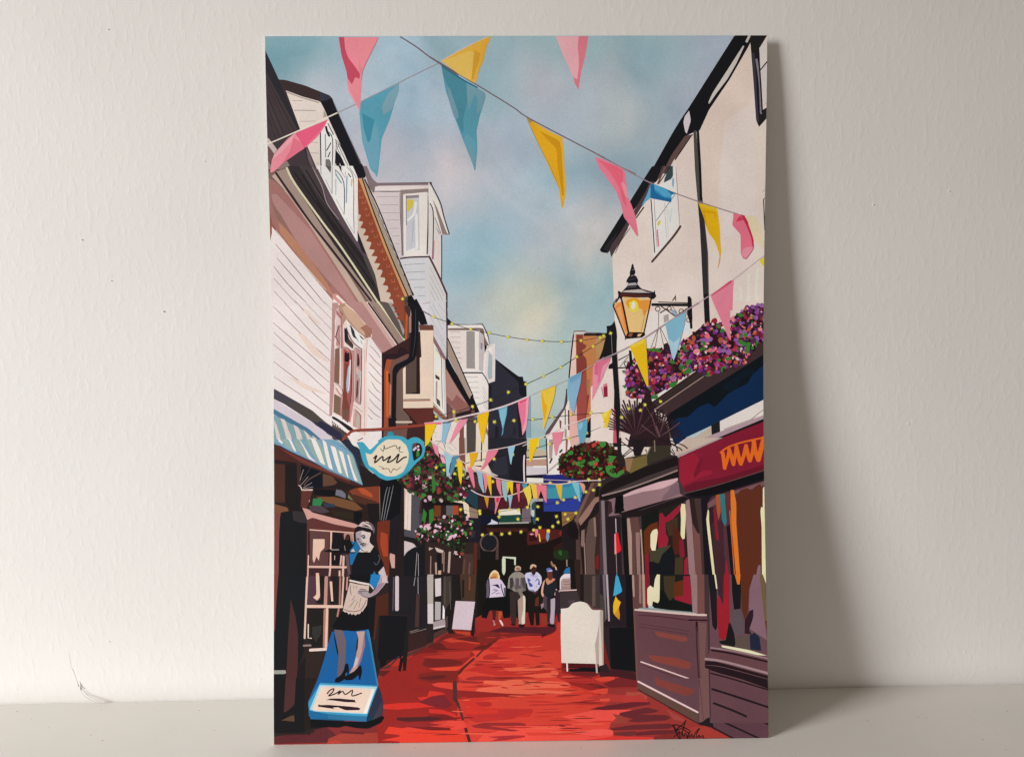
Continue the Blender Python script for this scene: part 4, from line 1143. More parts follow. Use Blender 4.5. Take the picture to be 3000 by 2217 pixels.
P('shopleft','c49c94','696,1129 726,1119 725,1040 706,1040 693,1100')
P('shopleft','1b1c22','601,1170 636,1110 666,1041 626,1061')
P('alley','3e3a42','767,1526 959,1524 956,944 725,946 736,1307 757,1406')
P('alley','4c4850','827,1505 887,1504 871,1365 875,1206 746,1238 757,1406 777,1526 817,1525')
P('alley','dccabe','775,1531 827,1510 821,1262 766,1277')
L('alley','b89c98',79,'787,1505 779,1282')
L('alley','c0a8a0',49,'807,1495 801,1272')
P('alley','3a2428','887,1504 959,1504 958,1354 871,1365')
P('alley','1c181a','736,1238 957,1196 957,1156 875,1157 746,1208')
P('alley','c8b8b8','751,1198 781,1202 835,1187 853,1167 830,1157 795,1133 765,1084 750,970 728,970 736,1109')
P('alley','14161a','830,1157 875,1162 957,1156 956,944 750,946 765,1084 795,1133')
L('alley','a8a0a4',44,'858,1130 847,983')
L('alley','a8a0a4',44,'866,1122 867,983')
P('waitress','1f6a9c','452,1196 522,1205 527,1161 507,1111 472,1062 457,1063 452,1122')
P('waitress','22191e','482,1255 497,1280 517,1294 557,1299 602,1279 602,1254 582,1234 577,1215 606,1160 557,1170 497,1250')
P('waitress','d0c0ba','492,1255 527,1267 557,1257 579,1254 582,1239 574,1224 572,1195 599,1170 557,1136 527,1151 507,1186 492,1210')
P('waitress','a4969c','490,1250 527,1265 522,1235 527,1195 552,1175 532,1161 507,1186 492,1210')
P('waitress','cdb8b4','502,1290 527,1317 557,1321 587,1309 604,1279 602,1264 582,1274 557,1294 527,1294')
L('waitress','3c2c34',49,'527,1304 557,1294 587,1274')
L('waitress','3c2c34',49,'542,1317 572,1304 594,1284')
L('waitress','1a1419',128,'492,1260 517,1285 552,1269 582,1264')
P('waitress','6c5c68','567,1316 587,1309 607,1274 599,1244 589,1279')
L('waitress','cdbcb8',39,'517,1292 572,1281 589,1269')
L('waitress','2a2026',69,'524,1232 534,1237 544,1235')
P('waitress','5a4c5c','527,1227 547,1232 549,1220 534,1215')
L('waitress','2a2026',74,'519,1185 532,1188 542,1190')
L('waitress','4a2c38',59,'527,1178 544,1179 552,1188')
L('waitress','2a2026',59,'497,1215 510,1218')
L('waitress','3a3038',30,'527,1205 534,1203')
L('waitress','8a7c84',39,'547,1165 567,1190')
L('waitress','2a2028',34,'507,1218 512,1198 524,1195')
P('waitress','14151a','517,1151 552,1138 596,1170 631,1125 656,1070 661,1050 626,1016 601,1026 576,992 566,953 462,954 465,1053 497,1126')
P('waitress','cfc0b0','507,1139 519,1156 527,1146 557,1138 589,1175 599,1170 576,1135 547,1138 527,1136 532,1111 522,1101 517,1111 527,1136')
L('waitress','4c5560',49,'626,1120 634,1095 616,1061 599,1076')
P('waitress','c4b4b4','626,1016 658,1051 685,952 646,952')
P('waitress','1f6a9c','601,1024 641,952 566,953')
P('waitress','121217','296,1146 358,1162 408,1162 487,1136 482,1130 407,1132 303,1141')
L('waitress','8c8880',69,'343,1153 388,1153')
P('waitress','121217','408,1157 403,1197 422,1211 457,1211 472,1181 490,1201 472,1166 447,1142')
P('waitress','c4c0bc','475,1159 487,1139 457,1139')
L('waitress','b8a088',39,'422,1177 427,1147')
P('sign','3f9cb4','497,1798 535,1800 574,1752 584,1754 634,1801 659,1821 779,1822 809,1795 839,1817 859,1819 899,1794 914,1759 903,1709 848,1660 808,1610 768,1580 678,1564 633,1582 583,1627 553,1642 529,1697 514,1762')
P('sign','201a1e','836,1785 859,1792 884,1784 896,1754 888,1714 843,1680 833,1725')
P('sign','6a3838','836,1785 859,1792 859,1764 839,1755')
P('flowers','201a1e','836,1785 859,1792 884,1784 896,1754 888,1714 843,1680 833,1725')
P('sign','3a7a34','858,1739 873,1744 878,1714 858,1704')
P('sign','d8b8c8','860,1769 869,1777 878,1769 869,1760')
P('sign','d8b8c8','835,1750 844,1758 853,1749 843,1741')
P('sign','d8b8c8','845,1760 854,1767 863,1759 854,1750')
P('sign','d8b8c8','862,1749 871,1757 880,1749 871,1740')
L('sign','2b7f98',39,'831,1785 833,1725 841,1685')
P('sign','2b8098','818,1630 808,1610 768,1580 758,1586 788,1605')
P('sign','d9ccb4','589,1724 629,1776 679,1813 759,1812 799,1775 813,1725 808,1675 778,1615 733,1591 678,1589 628,1617 603,1642 573,1652 556,1707 552,1735 569,1725')
L('sign','221a1e',89,'601,1699 619,1717 606,1672 654,1711 658,1684 703,1711 683,1674 723,1691 753,1725 738,1671 778,1700 798,1705')
L('sign','221a1e',44,'641,1759 659,1741 664,1779 669,1756 704,1768 734,1775 744,1755 761,1768 754,1740 779,1735')
L('sign','3a2222',39,'633,1652 658,1641 653,1634 688,1636 703,1611 718,1636 738,1628 763,1646')
P('sign','2f8aa4','684,1826 687,1856 710,1861 724,1841 719,1821')
L('sign','3f9cb4',167,'634,1801 669,1821 719,1828 774,1820 804,1800')
L('sign','3f9cb4',148,'804,1795 834,1815 869,1814 901,1789')
L('sign','7a3838',59,'505,1808 535,1822')
P('shopleft','2a242a','410,1815 435,1815 425,1798')
P('farhouse','b8b0a8','911,1821 1989,1811 1986,1544 910,1554')
P('farhouse','2a2224','591,1592 1986,1579 1979,932 589,948')
P('alley','181416','1220,1551 1590,1548 1984,1344 1979,932 887,944 889,1455')
P('farhouse','ddd0c6','911,1821 1116,1819 1116,1717 911,1719')
P('farhouse','784e42','1116,1819 1149,1819 1155,1622 1116,1702')
P('farhouse','4c4640','1164,1819 1219,1818 1216,1731 1163,1722')
P('farhouse','d9ccb8','1219,1818 1302,1817 1301,1735 1260,1621 1190,1626 1155,1632 1156,1722 1218,1736')
L('farhouse','1a181c',69,'1254,1806 1250,1676')
L('farhouse','1a181c',79,'1195,1646 1250,1645')
P('farhouse','e0c8bc','1160,1657 1260,1616 1310,1595 1290,1655 1270,1636')
L('farhouse','9c8484',25,'1006,1803 1071,1777')
L('farhouse','9c8484',25,'1056,1798 1106,1747')
L('farhouse','9c8484',25,'1041,1773 1081,1737')
L('farhouse','26222a',44,'971,1798 1006,1799 986,1778')
L('farhouse','26222a',39,'1024,1793 1031,1798 1034,1780 1024,1783 1033,1753')
P('farhouse','23232c','1292,1818 1525,1815 1522,1548 1440,1549 1315,1605 1290,1655')
P('farhouse','1a1920','1421,1749 1517,1778 1516,1698 1505,1553 1420,1559')
P('farhouse','18181e','1350,1660 1371,1685 1375,1640 1360,1560 1340,1620')
P('farhouse','2c2c35','1331,1685 1401,1709 1410,1599 1365,1585 1310,1610')
L('farhouse','dccccc',89,'1511,1708 1508,1648 1510,1548')
P('farhouse','14121a','1522,1815 1530,1805 1522,1548 1515,1548')
P('farhouse','a8b4b0','1527,1815 1642,1814 1642,1737 1582,1738 1527,1768')
P('farhouse','8cb0b0','1592,1805 1642,1804 1642,1742 1597,1753')
P('farhouse','b8a890','1524,1738 1597,1748 1642,1732 1647,1707 1526,1698')
L('farhouse','1a1618',89,'1524,1693 1647,1702')
P('farhouse','b08c7c','1524,1688 1647,1692 1646,1642 1523,1643')
P('farhouse','c4bcc0','1523,1643 1646,1642 1646,1592 1523,1588')
L('farhouse','e8dcd8',89,'1568,1640 1641,1640')
L('farhouse','e0d8cc',69,'1526,1686 1641,1690')
P('farhouse','1a161c','1523,1588 1651,1594 1650,1569 1523,1573')
P('farhouse','e0d4d0','1653,1814 1813,1813 1761,1581 1646,1590')
P('farhouse','a89088','1662,1804 1688,1804 1679,1682 1662,1687')
P('farhouse','b49c94','1737,1686 1732,1666 1651,1599 1661,1622')
L('farhouse','1c181c',69,'1645,1807 1649,1697 1651,1597')
L('farhouse','241c20',108,'1740,1739 1727,1726')
L('farhouse','241c20',98,'1679,1687 1666,1662')
P('farhouse','8c5c4c','1763,1808 1778,1808 1772,1736 1762,1721')
P('farhouse','d4a69c','1788,1813 1863,1812 1823,1766 1793,1746')
P('alley','2a2a6a','1621,1587 1791,1596 1866,1545 1865,1435 1834,1368 1626,1369 1624,1442 1640,1517 1625,1537')
P('alley','2b3a8c','1627,1442 1860,1450 1834,1368 1626,1369')
P('alley','3a8a9c','1645,1517 1740,1526 1851,1540 1866,1495 1855,1450 1644,1445')
P('alley','3078a0','1640,1527 1791,1536 1790,1516 1645,1507')
P('alley','22266c','1626,1590 1721,1591 1791,1571 1791,1551 1625,1562')
P('alley','2c1e26','1155,1612 1220,1611 1259,1501 1253,1351 1223,1387 1219,1481 1169,1502')
P('alley','1e3a44','1150,1562 1190,1551 1214,1501 1227,1481 1226,1382 1149,1442')
P('alley','4a2c2c','1160,1592 1220,1591 1249,1501 1189,1502')
P('alley','4c1c24','1349,1520 1535,1518 1534,1388 1353,1385 1364,1450')
P('alley','3a1820','1249,1531 1340,1550 1369,1450 1348,1385 1258,1386')
P('alley','24222c','1300,1550 1339,1520 1338,1380 1298,1376 1309,1451')
P('alley','5c2828','1485,1549 1530,1528 1539,1448 1489,1449')
P('alley','e0d8cc','1525,1573 1625,1570 1625,1542 1525,1546')
P('alley','9ca09c','1544,1448 1624,1447 1624,1430 1579,1430 1559,1418 1553,1348 1543,1348')
P('alley','2c4c50','1554,1418 1577,1433 1578,1293 1563,1294 1551,1348')
P('alley','b8c0b8','1551,1378 1570,1378 1568,1338 1553,1341')
P('alley','6c5c64','1496,1389 1546,1393 1548,1304 1488,1309')
P('alley','14121a','1579,1428 1624,1427 1626,1368 1734,1366 1738,1267 1577,1254')
P('alley','ddd4c4','1353,1383 1479,1389 1486,1352 1353,1348')
P('alley','1d4238','1353,1348 1493,1351 1493,1307 1353,1306')
L('alley','a4a494',79,'1355,1301 1533,1303')
P('alley','101426','1243,1352 1338,1351 1353,1321 1353,1296 1248,1294')
P('alley','c8c8dc','1308,1326 1348,1306 1348,1296 1283,1294 1308,1309')
P('alley','8a7464','1178,1402 1226,1382 1228,1332 1178,1337')
P('alley','1c1824','1178,1332 1248,1327 1237,1188 1152,1189 1187,1253')
P('alley','2c2832','1188,1268 1212,1252 1207,1218 1182,1213')
P('alley','121012','923,1437 1079,1435 1139,1430 1139,1412 923,1410')
P('alley','6a3820','964,1412 1004,1411 1003,1339 963,1344')
P('alley','2a1a1c','1004,1411 1039,1411 1038,1339 1003,1339')
P('alley','5c5c5c','1036,1411 1076,1410 1076,1348 1036,1349')
P('alley','a04424','1076,1410 1111,1410 1111,1353 1076,1353')
P('alley','d8c8b0','1074,1435 1139,1440 1174,1412 1178,1342 1153,1338 1143,1377 1139,1422')
P('alley','2c2420','1109,1413 1139,1412 1138,1353 1111,1353')
P('alley','19100f','1248,1292 1578,1288 1738,1247 1735,958 1245,964')
P('alley','3c1c18','1278,1272 1528,1269 1527,1249 1287,1247')
P('alley','4a1c18','1527,1249 1628,1268 1738,1257 1742,1222 1627,1179 1527,1167 1522,1200')
P('alley','7c2418','1593,1258 1638,1263 1637,1203 1602,1199')
P('alley','2e0e14','1537,1224 1582,1224 1582,1194 1537,1192')
P('alley','8c2424','1718,1237 1738,1262 1745,1242 1727,1222')
P('alley','d890a0','1537,1234 1552,1239 1567,1234 1552,1227')
P('bunting','d87888','1570,1264 1590,1263 1592,1244 1582,1214 1575,1219')
P('bunting','e0c050','1592,1239 1600,1233 1607,1189 1599,1186')
P('bunting','e0c050','1643,1260 1658,1263 1665,1253 1657,1233 1642,1243')
P('bunting','74909c','1642,1243 1657,1243 1660,1213 1647,1186 1637,1208')
ring('alley','5a4644',1294,1184,52,98)
P('alley','171a20','1249,1193 1262,1222 1292,1237 1327,1221 1339,1192 1332,1157 1297,1140 1267,1148')
L('alley','4a3632',118,'1342,1157 1336,1048')
L('alley','5c4c48',49,'1349,1172 1346,1073')
P('alley','131212','1247,1138 1326,1132 1331,1033 1285,964 1245,964')
L('alley','c4ccb4',148,'1375,998 1381,1097 1451,1091 1451,1052')
P('alley','12100f','1391,1082 1441,1081 1441,1042 1395,1003')
P('alley','2e201e','908,1191 1237,1188 1245,964 907,968')
P('alley','43302c','1137,1119 1197,1119 1201,1054 1191,965 1126,965')
P('alley','50281c','1202,1183 1222,1183 1215,964 1201,964')
L('alley','8a7468',69,'982,1156 977,1146 1012,1136 1012,1066')
L('alley','8a7468',69,'942,1107 939,982')
L('alley','8a7468',69,'1022,1131 1019,1017')
L('alley','b49c90',128,'1056,1130 1049,1012')
L('alley','a48c80',108,'972,1067 974,982')
P('alley','141216','977,1121 1007,1121 1002,1027 982,998')
P('alley','c49c88','987,1022 1004,1022 1001,967 981,967')
L('alley','5c4038',98,'1146,1085 1136,980')
L('alley','6a4438',98,'1176,1065 1171,986')
P('alley','b49c94','931,1161 957,1156 931,1141')
P('alley','c4b0a8','967,1161 982,1156 1020,1140 1012,1126 977,1134')
P('alley','84603c','1734,1366 1834,1365 1799,1316 1738,1277')
P('alley','1d1618','1733,1277 1809,1316 1985,1444 1979,956 1730,959')
P('alley','4c342e','1809,1321 1921,1544 1986,1544 1985,1469 1940,1449 1889,1345 1838,1296 1860,957 1830,957 1827,1196')
P('alley','6c5048','1916,1539 1936,1539 1839,1331 1833,1291 1811,1316')
P('alley','8c6a60','1935,1449 1985,1459 1985,1444 1940,1414 1904,1345 1848,1281 1834,1316')
P('alley','35231f','1878,1270 1985,1394 1979,932 1864,933')
P('alley','5a4540','1899,1315 1934,1335 1943,1220 1931,1096 1935,956 1885,957 1877,1196')
L('alley','8a6c64',128,'1934,1325 1938,1220')
P('alley','7e6660','1853,1251 1873,1260 1872,1181 1862,1151 1849,1161')
L('alley','8c7470',69,'1870,1176 1877,972')
L('alley','4c3a38',148,'1827,1196 1828,1047')
P('alley','6c1c1c','1936,1091 1957,1106 1955,1016 1936,1026')
P('alley','1a1416','1946,1514 1986,1524 1985,1464 1935,1454')
P('alley','2c1612','1682,1153 1737,1187 1731,1098 1681,1099')
P('flowers','1d2c16','1681,1123 1717,1143 1772,1132 1776,1088 1736,1073 1686,1089')
P('flowers','2c5a28','1711,1128 1731,1133 1734,1103 1721,1108')
P('alley','181014','1783,1301 1818,1301 1838,1246 1832,1196 1787,1207 1763,1257')
P('people','e0bc90','1295,963 1311,1014 1331,1021 1350,1008 1358,959 1357,944 1285,945')
P('people','c88c68','1308,999 1335,1003 1350,984 1325,963 1298,963')
P('people','786c64','1410,962 1430,1002 1460,1012 1490,1004 1510,982 1515,942 1405,943')
P('people','b89478','1448,1022 1451,1042 1471,1046 1486,1036 1483,1012 1465,1002')
P('people','5a4038','1455,1029 1465,1032 1480,1017 1465,1012')
P('people','c0b8cc','1505,961 1515,1001 1545,1006 1585,1006 1610,960 1610,941 1505,942')
P('people','c8a488','1539,1026 1543,1048 1558,1055 1578,1045 1578,1021 1570,1031 1548,1031')
P('people','38201c','1543,1031 1575,1035 1578,1011 1565,991 1553,994 1543,1011')
P('people','4c5c98','1638,1025 1660,1032 1675,1015 1670,1005 1640,1010')
P('people','a8a0b8','1645,1017 1665,1020 1675,1010 1645,1005')
P('people','6a3428','1643,1005 1675,1005 1680,959 1645,959')
P('people','7c5648','1663,1069 1681,1054 1700,1034 1700,1014 1685,1029 1668,1044')
P('people','1e1a26','1680,1039 1715,1019 1715,959 1675,959')
P('people','2c5c8c','1745,994 1760,1028 1780,1033 1783,998 1760,994')
P('people','9c94b0','1735,958 1755,994 1783,994 1784,939 1729,940')
P('people','8c6858','1758,1078 1766,1078 1768,1038 1760,1038')
flora('866,1794 941,1784 991,1728 1036,1698 1140,1612 1180,1562 1174,1502 1139,1442 909,1440 770,1526 730,1606 776,1695',330,1)
flora('908,1305 978,1339 1153,1357 1188,1322 1198,1297 1167,1198 1137,1159 1127,1095 1087,1110 1062,1165 968,1215 883,1182 848,1256',230,2)
P('flowers','35702e','933,1385 959,1394 963,1354 953,1310 932,1300')
P('flowers','35702e','950,1614 970,1574 974,1504 954,1484 950,1554')
P('flowers','35702e','899,1395 919,1365 908,1305 888,1325')
flora('1732,1706 1803,1751 1858,1780 2004,1784 2054,1744 2089,1713 2133,1627 2072,1583 1942,1559 1791,1571 1741,1596 1716,1621',230,3)
L('bunting','d8c0bc',54,'1111,1715 1251,1736 1356,1750 1452,1769 1524,1791')
L('bunting','d8c0bc',59,'941,1804 1016,1748 1081,1707 1140,1672 1220,1626 1310,1585 1390,1562 1520,1543 1640,1537 1740,1534 1841,1550 1974,1554')
L('bunting','d8c0bc',59,'1189,1502 1224,1481 1279,1463 1354,1460 1419,1467 1489,1489 1545,1513')
L('bunting','d0bcc0',49,'1625,1562 1841,1550')
P('bunting','d88498','951,1789 986,1768 996,1701 971,1728')
P('bunting','98bcc8','1021,1743 1076,1707 1060,1653 1050,1583 1040,1588 1035,1678')
P('bunting','4c84a0','1076,1707 1116,1712 1090,1642 1060,1573 1060,1623')
P('bunting','e4bc20','1100,1692 1138,1667 1135,1602 1127,1532 1115,1562 1108,1627')
P('bunting','e0a0b0','1001,1708 1026,1703 1035,1663 1015,1668')
P('bunting','d9a31c','1176,1726 1231,1728 1221,1691 1185,1626 1178,1636 1185,1671')
P('bunting','d8788c','1286,1735 1356,1746 1336,1710 1260,1626 1245,1623 1270,1671')
P('bunting','8cb8c8','1411,1759 1457,1768 1441,1709 1431,1654 1426,1659')
P('bunting','e0b81c','1542,1805 1602,1815 1587,1763 1551,1668 1541,1673 1542,1738')
P('bunting','d48494','1688,1804 1733,1809 1722,1767 1707,1707 1699,1707 1692,1752')
P('bunting','d87888','1163,1647 1200,1626 1212,1521 1204,1514 1190,1551 1180,1581')
P('bunting','8cb0c0','1223,1619 1255,1606 1260,1551 1269,1486 1259,1486 1234,1541')
P('bunting','d8808c','1257,1606 1285,1595 1289,1540 1274,1481 1265,1551')
P('bunting','e0b020','1282,1593 1310,1585 1311,1470 1306,1470 1292,1521')
P('bunting','d87888','1337,1570 1367,1560 1369,1520 1374,1465 1364,1470 1344,1515')
P('bunting','90b4b4','1370,1560 1405,1554 1404,1432 1394,1435 1379,1475')
P('bunting','dcc020','1402,1554 1442,1549 1439,1469 1432,1474 1419,1519 1407,1474')
P('bunting','d86478','1460,1539 1485,1539 1479,1429 1474,1429')
P('bunting','4a94a8','1495,1536 1530,1538 1522,1508 1505,1508')
P('bunting','dcc44c','1500,1503 1545,1533 1554,1458 1534,1398 1524,1448')
P('bunting','e0b848','1547,1538 1585,1533 1587,1448 1564,1448')
P('bunting','dc7484','1582,1533 1645,1527 1644,1422 1634,1427 1610,1497 1589,1430')
P('bunting','d4a828','1700,1529 1740,1529 1734,1431 1720,1456')
P('bunting','74b0c0','1798,1541 1841,1543 1850,1428 1840,1430')
P('bunting','e08c7c','1841,1543 1871,1535 1881,1515 1870,1470 1856,1515')
P('bunting','c0901c','1266,1461 1295,1461 1286,1391 1279,1411')
P('bunting','d87484','1329,1458 1366,1455 1354,1420 1333,1356 1328,1361 1334,1410')
P('bunting','c83444','1339,1455 1359,1455 1351,1425 1339,1430')
P('bunting','8cb0c0','1409,1464 1439,1465 1431,1429 1421,1375 1416,1429')
L('lights','1c1c22',34,'930,1639 1015,1638 1100,1652 1210,1676 1331,1700 1441,1719 1532,1738 1667,1777 1763,1806')
L('lights','1c1c22',34,'980,1628 1090,1602 1190,1569 1320,1553 1440,1542 1605,1540 1786,1546')
L('lights','1c1c22',30,'1579,1403 1709,1422 1790,1446 1881,1485 1931,1494')
L('lights','1c1c22',30,'1123,1388 1238,1362')
L('lights','1c1c22',30,'1353,1370 1529,1396 1594,1408')
L('lights','1c1c22',30,'1353,1333 1588,1328')
L('lights','1c1c22',30,'1734,1337 1824,1351')
L('lights','1c1c22',30,'1733,1297 1789,1321 1834,1355')
G(1328,1689)
G(1441,1715)
G(977,1640)
G(1025,1625)
G(1096,1652)
G(1089,1602)
G(1139,1594)
G(1319,1552)
G(1664,1777)
G(1785,1545)
G(1605,1534)
G(1547,1537)
G(1429,1546)
G(1667,1541)
G(1709,1421)
G(1747,1438)
G(1818,1452)
G(1883,1485)
G(1929,1495)
G(1966,1528)
G(1901,1559)
G(1966,1558)
G(1591,1398)
G(1528,1395)
G(1473,1381)
G(1420,1384)
G(1358,1370)
G(1355,1340)
G(1470,1325)
G(1588,1323)
G(1703,1339)
G(1756,1351)
G(1821,1358)
G(1773,1321)
G(1713,1304)
G(1680,1279)
G(1602,1272)
G(1564,1258)
G(1487,1248)
G(1419,1240)
G(1371,1235)
G(1307,1239)
G(1254,1232)
G(1238,1376)
G(1240,1361)
G(1124,1386)
P('shopright','2a2024','1962,1474 2004,1529 2444,1682 2721,1727 2979,1755 2966,921 1961,932')
P('alley','2a2224','1963,1514 1963,1544 2126,1628 2257,1681 2409,1715 2449,1700 2476,1469 1967,1414')
P('shopright','c8b8b4','2409,1808 2500,1807 2499,1689 2398,1705')
P('shopright','b5a294','2500,1807 2702,1805 2444,1690 2429,1730')
P('shopright','0c2444','2409,1808 2500,1807 2429,1760')
P('shopright','a08c8c','2697,1805 2722,1805 2444,1687 2439,1700')
P('shopright','74182c','2975,1816 2973,1605 2679,1522 2456,1472 2448,1640 2454,1690 2702,1795')
P('shopright','8a1c30','2459,1685 2545,1714 2570,1689 2574,1638 2553,1588 2609,1608 2649,1608 2654,1587 2578,1563 2477,1519 2457,1509 2453,1589')
P('shopright','5e1424','2482,1509 2553,1538 2730,1567 2973,1640 2973,1605 2679,1522 2476,1474')
P('shopright','6a1628','2569,1659 2600,1688 2579,1598 2548,1563 2538,1579')
L('shopright','e0601c',108,'2705,1715 2747,1745 2813,1769 2884,1786 2980,1806')
L('shopright','e0601c',226,'2719,1712 2725,1667 2730,1619')
L('shopright','e0601c',197,'2730,1622 2746,1672 2759,1732')
L('shopright','e0601c',226,'2757,1737 2772,1687 2784,1641')
L('shopright','e0601c',197,'2784,1641 2794,1692 2802,1747')
L('shopright','e0601c',236,'2802,1752 2815,1691 2829,1644')
L('shopright','e0601c',217,'2829,1644 2847,1696 2861,1756')
L('shopright','e0601c',236,'2861,1756 2873,1701 2885,1663')
L('shopright','e0601c',217,'2885,1663 2901,1716 2909,1776')
L('shopright','e0601c',266,'2909,1781 2918,1721 2936,1668')
L('shopright','e0601c',295,'2936,1668 2951,1725 2972,1801')
P('shopright','3e3036','1967,1474 2447,1569 2506,1439 2468,926 1961,932')
P('shopright','1a1314','1968,1494 2004,1534 2166,1602 2439,1695 2450,1625 2447,1529 2456,1469 2476,1459 2102,1338 2008,1434 1967,1436')
P('shopright','3c3032','2003,1474 2256,1576 2443,1640 2443,1615 2256,1551 2023,1463')
L('shopright','8a7670',98,'1983,1461 2124,1497 2296,1556 2440,1609')
P('shopright','19131a','2481,1464 2598,1488 2973,1600 2972,1544 2627,1437 2652,1437 2611,1388 2576,1408 2506,1439')
P('shopright','0d0d10','2496,1464 2973,1597 2972,1552 2637,1457 2552,1448')
L('shopright','5c3c3c',59,'2476,1469 2679,1517 2973,1606')
P('shopright','c09ca0','2109,1463 2175,1492 2326,1540 2442,1564 2445,1549 2407,1525 2346,1500 2225,1481 2111,1450')
P('shopright','7c6068','2013,1434 2063,1448 2052,1353 2092,1348 2022,1336')
P('shopright','86686c','2109,1448 2225,1481 2346,1500 2407,1525 2442,1544 2454,1469 2476,1456 2345,1425 2098,1358 2113,1393')
P('shopright','725860','2396,1515 2447,1539 2456,1469 2345,1425 2350,1455 2391,1490')
P('shopright','0c0b0e','2064,1453 2106,1460 2106,1403 2117,1368 2060,1351')
P('shopright','3a2428','2011,1434 2038,1423 2045,1363 2012,1339')
P('shopright','1c1416','2098,1353 2223,1371 2481,1454 2506,1439 2476,1414 2223,1342 2213,1332 2097,1328')
L('shopright','7c6c70',197,'1985,1424 1990,1195 1997,966')
P('shopright','251a1f','1998,1424 2018,1428 2012,1334 2092,1333 2097,931 2007,932')
P('shopright','120f12','2095,1328 2132,1328 2143,954 2112,954')
P('shopright','a08478','2130,1323 2147,1322 2159,1243 2163,954 2143,954')
P('shopright','5a3c38','2147,1322 2198,1332 2212,1242 2186,1227 2178,953 2158,954 2159,1218')
P('shopright','8a6a64','2182,1237 2207,1237 2208,953 2188,953')
L('shopright','a48c78',89,'2214,1252 2220,1142 2225,968')
L('shopright','161214',59,'2213,1143 2214,1043')
P('shopright','221c18','2218,1342 2455,1409 2494,1289 2499,950 2233,953 2221,1192')
P('shopright','141614','2218,1337 2324,1375 2323,1296 2247,1262 2222,1242')
P('shopright','5c2a14','2232,1247 2273,1286 2318,1301 2312,1191 2270,1117 2235,1093')
P('shopright','8a1c30','2329,1350 2344,1355 2364,1325 2455,1404 2460,1369 2404,1310 2363,1295 2367,1225 2382,1200 2371,1146 2321,1141 2317,1191')
P('shopright','3c3828','2265,1122 2321,1141 2397,1160 2365,1091 2320,1052 2264,1058')
P('shopright','3c2c20','2363,1295 2439,1329 2438,1215 2382,1215')
P('shopright','481e14','2408,1290 2473,1209 2477,1140 2431,1100 2406,1106')
P('shopright','74182c','2447,1190 2472,1194 2481,1090 2460,1070 2446,1100')
P('shopright','121418','2340,1101 2402,1160 2416,1110 2423,951 2263,952 2264,1062 2290,1062 2319,1042')
P('shopright','7a1a2c','2235,1098 2260,1112 2260,953 2238,953')
P('shopright','8a1c30','2476,1070 2496,1090 2499,950 2469,950')
P('shopright','3c3020','2420,1081 2471,1090 2464,950 2413,951')
P('shopright','ddc8a0','2463,1407 2486,1406 2490,1339 2480,1197 2467,1194 2455,1215 2459,1309 2457,1374')
P('shopright','e0ccaa','2272,1226 2287,1251 2312,1258 2318,1241 2312,1191 2301,1127 2280,1127 2271,1147')
P('shopright','ddc8a0','2293,973 2313,980 2323,928 2288,928')
P('shopright','8a6c6c','2491,1424 2511,1434 2525,1309 2544,949 2504,950 2489,1289')
P('shopright','6a4440','2529,1289 2574,1228 2589,949 2544,949')
P('shopright','2a1c1a','2516,1439 2567,1438 2574,1228 2559,1228 2529,1289')
P('shopright','3c2e2c','2541,1438 2582,1438 2599,949 2584,949 2573,1213')
P('shopright','15121a','2582,1438 2622,1417 2610,1288 2654,948 2599,949')
P('shopright','4a2c34','2622,1407 2647,1447 2972,1544 3012,1544 3001,920 2654,924 2624,1238')
P('shopright','2c1c22','2626,1387 2657,1387 2674,1187 2722,1087 2719,924 2659,924')
P('shopright','3c2229','2645,1287 2716,1312 2720,947 2669,948')
P('shopright','6a4a4e','2622,1407 2678,1447 2972,1539 2971,1514 2799,1466 2626,1377')
P('shopright','54281a','2799,1436 2820,1486 2870,1500 2890,1475 2911,1505 2946,1524 2956,1484 2956,945 2815,946')
P('shopright','a04c24','2673,1457 2696,1462 2702,1357 2688,1307 2677,1367')
P('shopright','2c6a74','2696,1462 2726,1466 2738,1296 2728,1269 2711,1297')
P('shopright','7a1a2c','2656,1372 2671,1362 2689,1197 2679,1180 2669,1197')
P('shopright','5a2c28','2728,1471 2764,1476 2757,1371 2737,1361')
P('shopright','17131a','2735,1266 2756,1281 2790,947 2760,947')
P('shopright','cc6c24','2764,1486 2784,1488 2798,1406 2796,1286 2815,946 2790,947 2766,1286 2763,1426')
L('shopright','b8602c',59,'2757,1361 2773,1087 2780,962')
P('shopright','ddc8a0','2624,1372 2631,1362 2630,1307 2664,948 2649,948 2619,1238 2613,1313')
P('shopright','ddc8a0','2961,1499 2974,1509 2971,944 2946,945 2950,1259 2944,1359 2949,1384 2959,1379')
P('shopright','8c1c28','2732,1072 2750,947 2715,947')
P('shopright','785c64','2923,1030 2938,1035 2941,945 2906,945')
L('bunting','b4a4a8',59,'2062,1321 2064,1239')
L('bunting','a89898',44,'2062,1109 2065,995')
P('bunting','c8202c','2053,1229 2074,1238 2094,1134 2085,1122 2054,1107')
P('bunting','e08c8c','2053,1229 2061,1234 2064,1109 2053,1107')
P('bunting','3c8cac','2055,955 2065,1000 2072,955')
P('flowers','3a3424','2126,1688 2257,1712 2399,1760 2403,1700 2267,1651 2141,1597')
P('flowers','6a5c34','2167,1682 2257,1707 2264,1646 2151,1592')
P('flowers','8c6c50','2121,1683 2172,1687 2151,1602 2131,1612')
P('flowers','342f24','2257,1707 2288,1761 2399,1760 2403,1700 2257,1646')
P('flowers','d8ccc4','2102,1783 2167,1737 2182,1707 2126,1698 2101,1718')
L('flowers','1e171b',59,'2097,1788 2172,1732 2187,1697')
L('flowers','1e171b',59,'2127,1808 2192,1742 2197,1702')
L('flowers','1e171b',59,'2153,1813 2207,1732')
L('flowers','1e171b',59,'2258,1812 2207,1707')
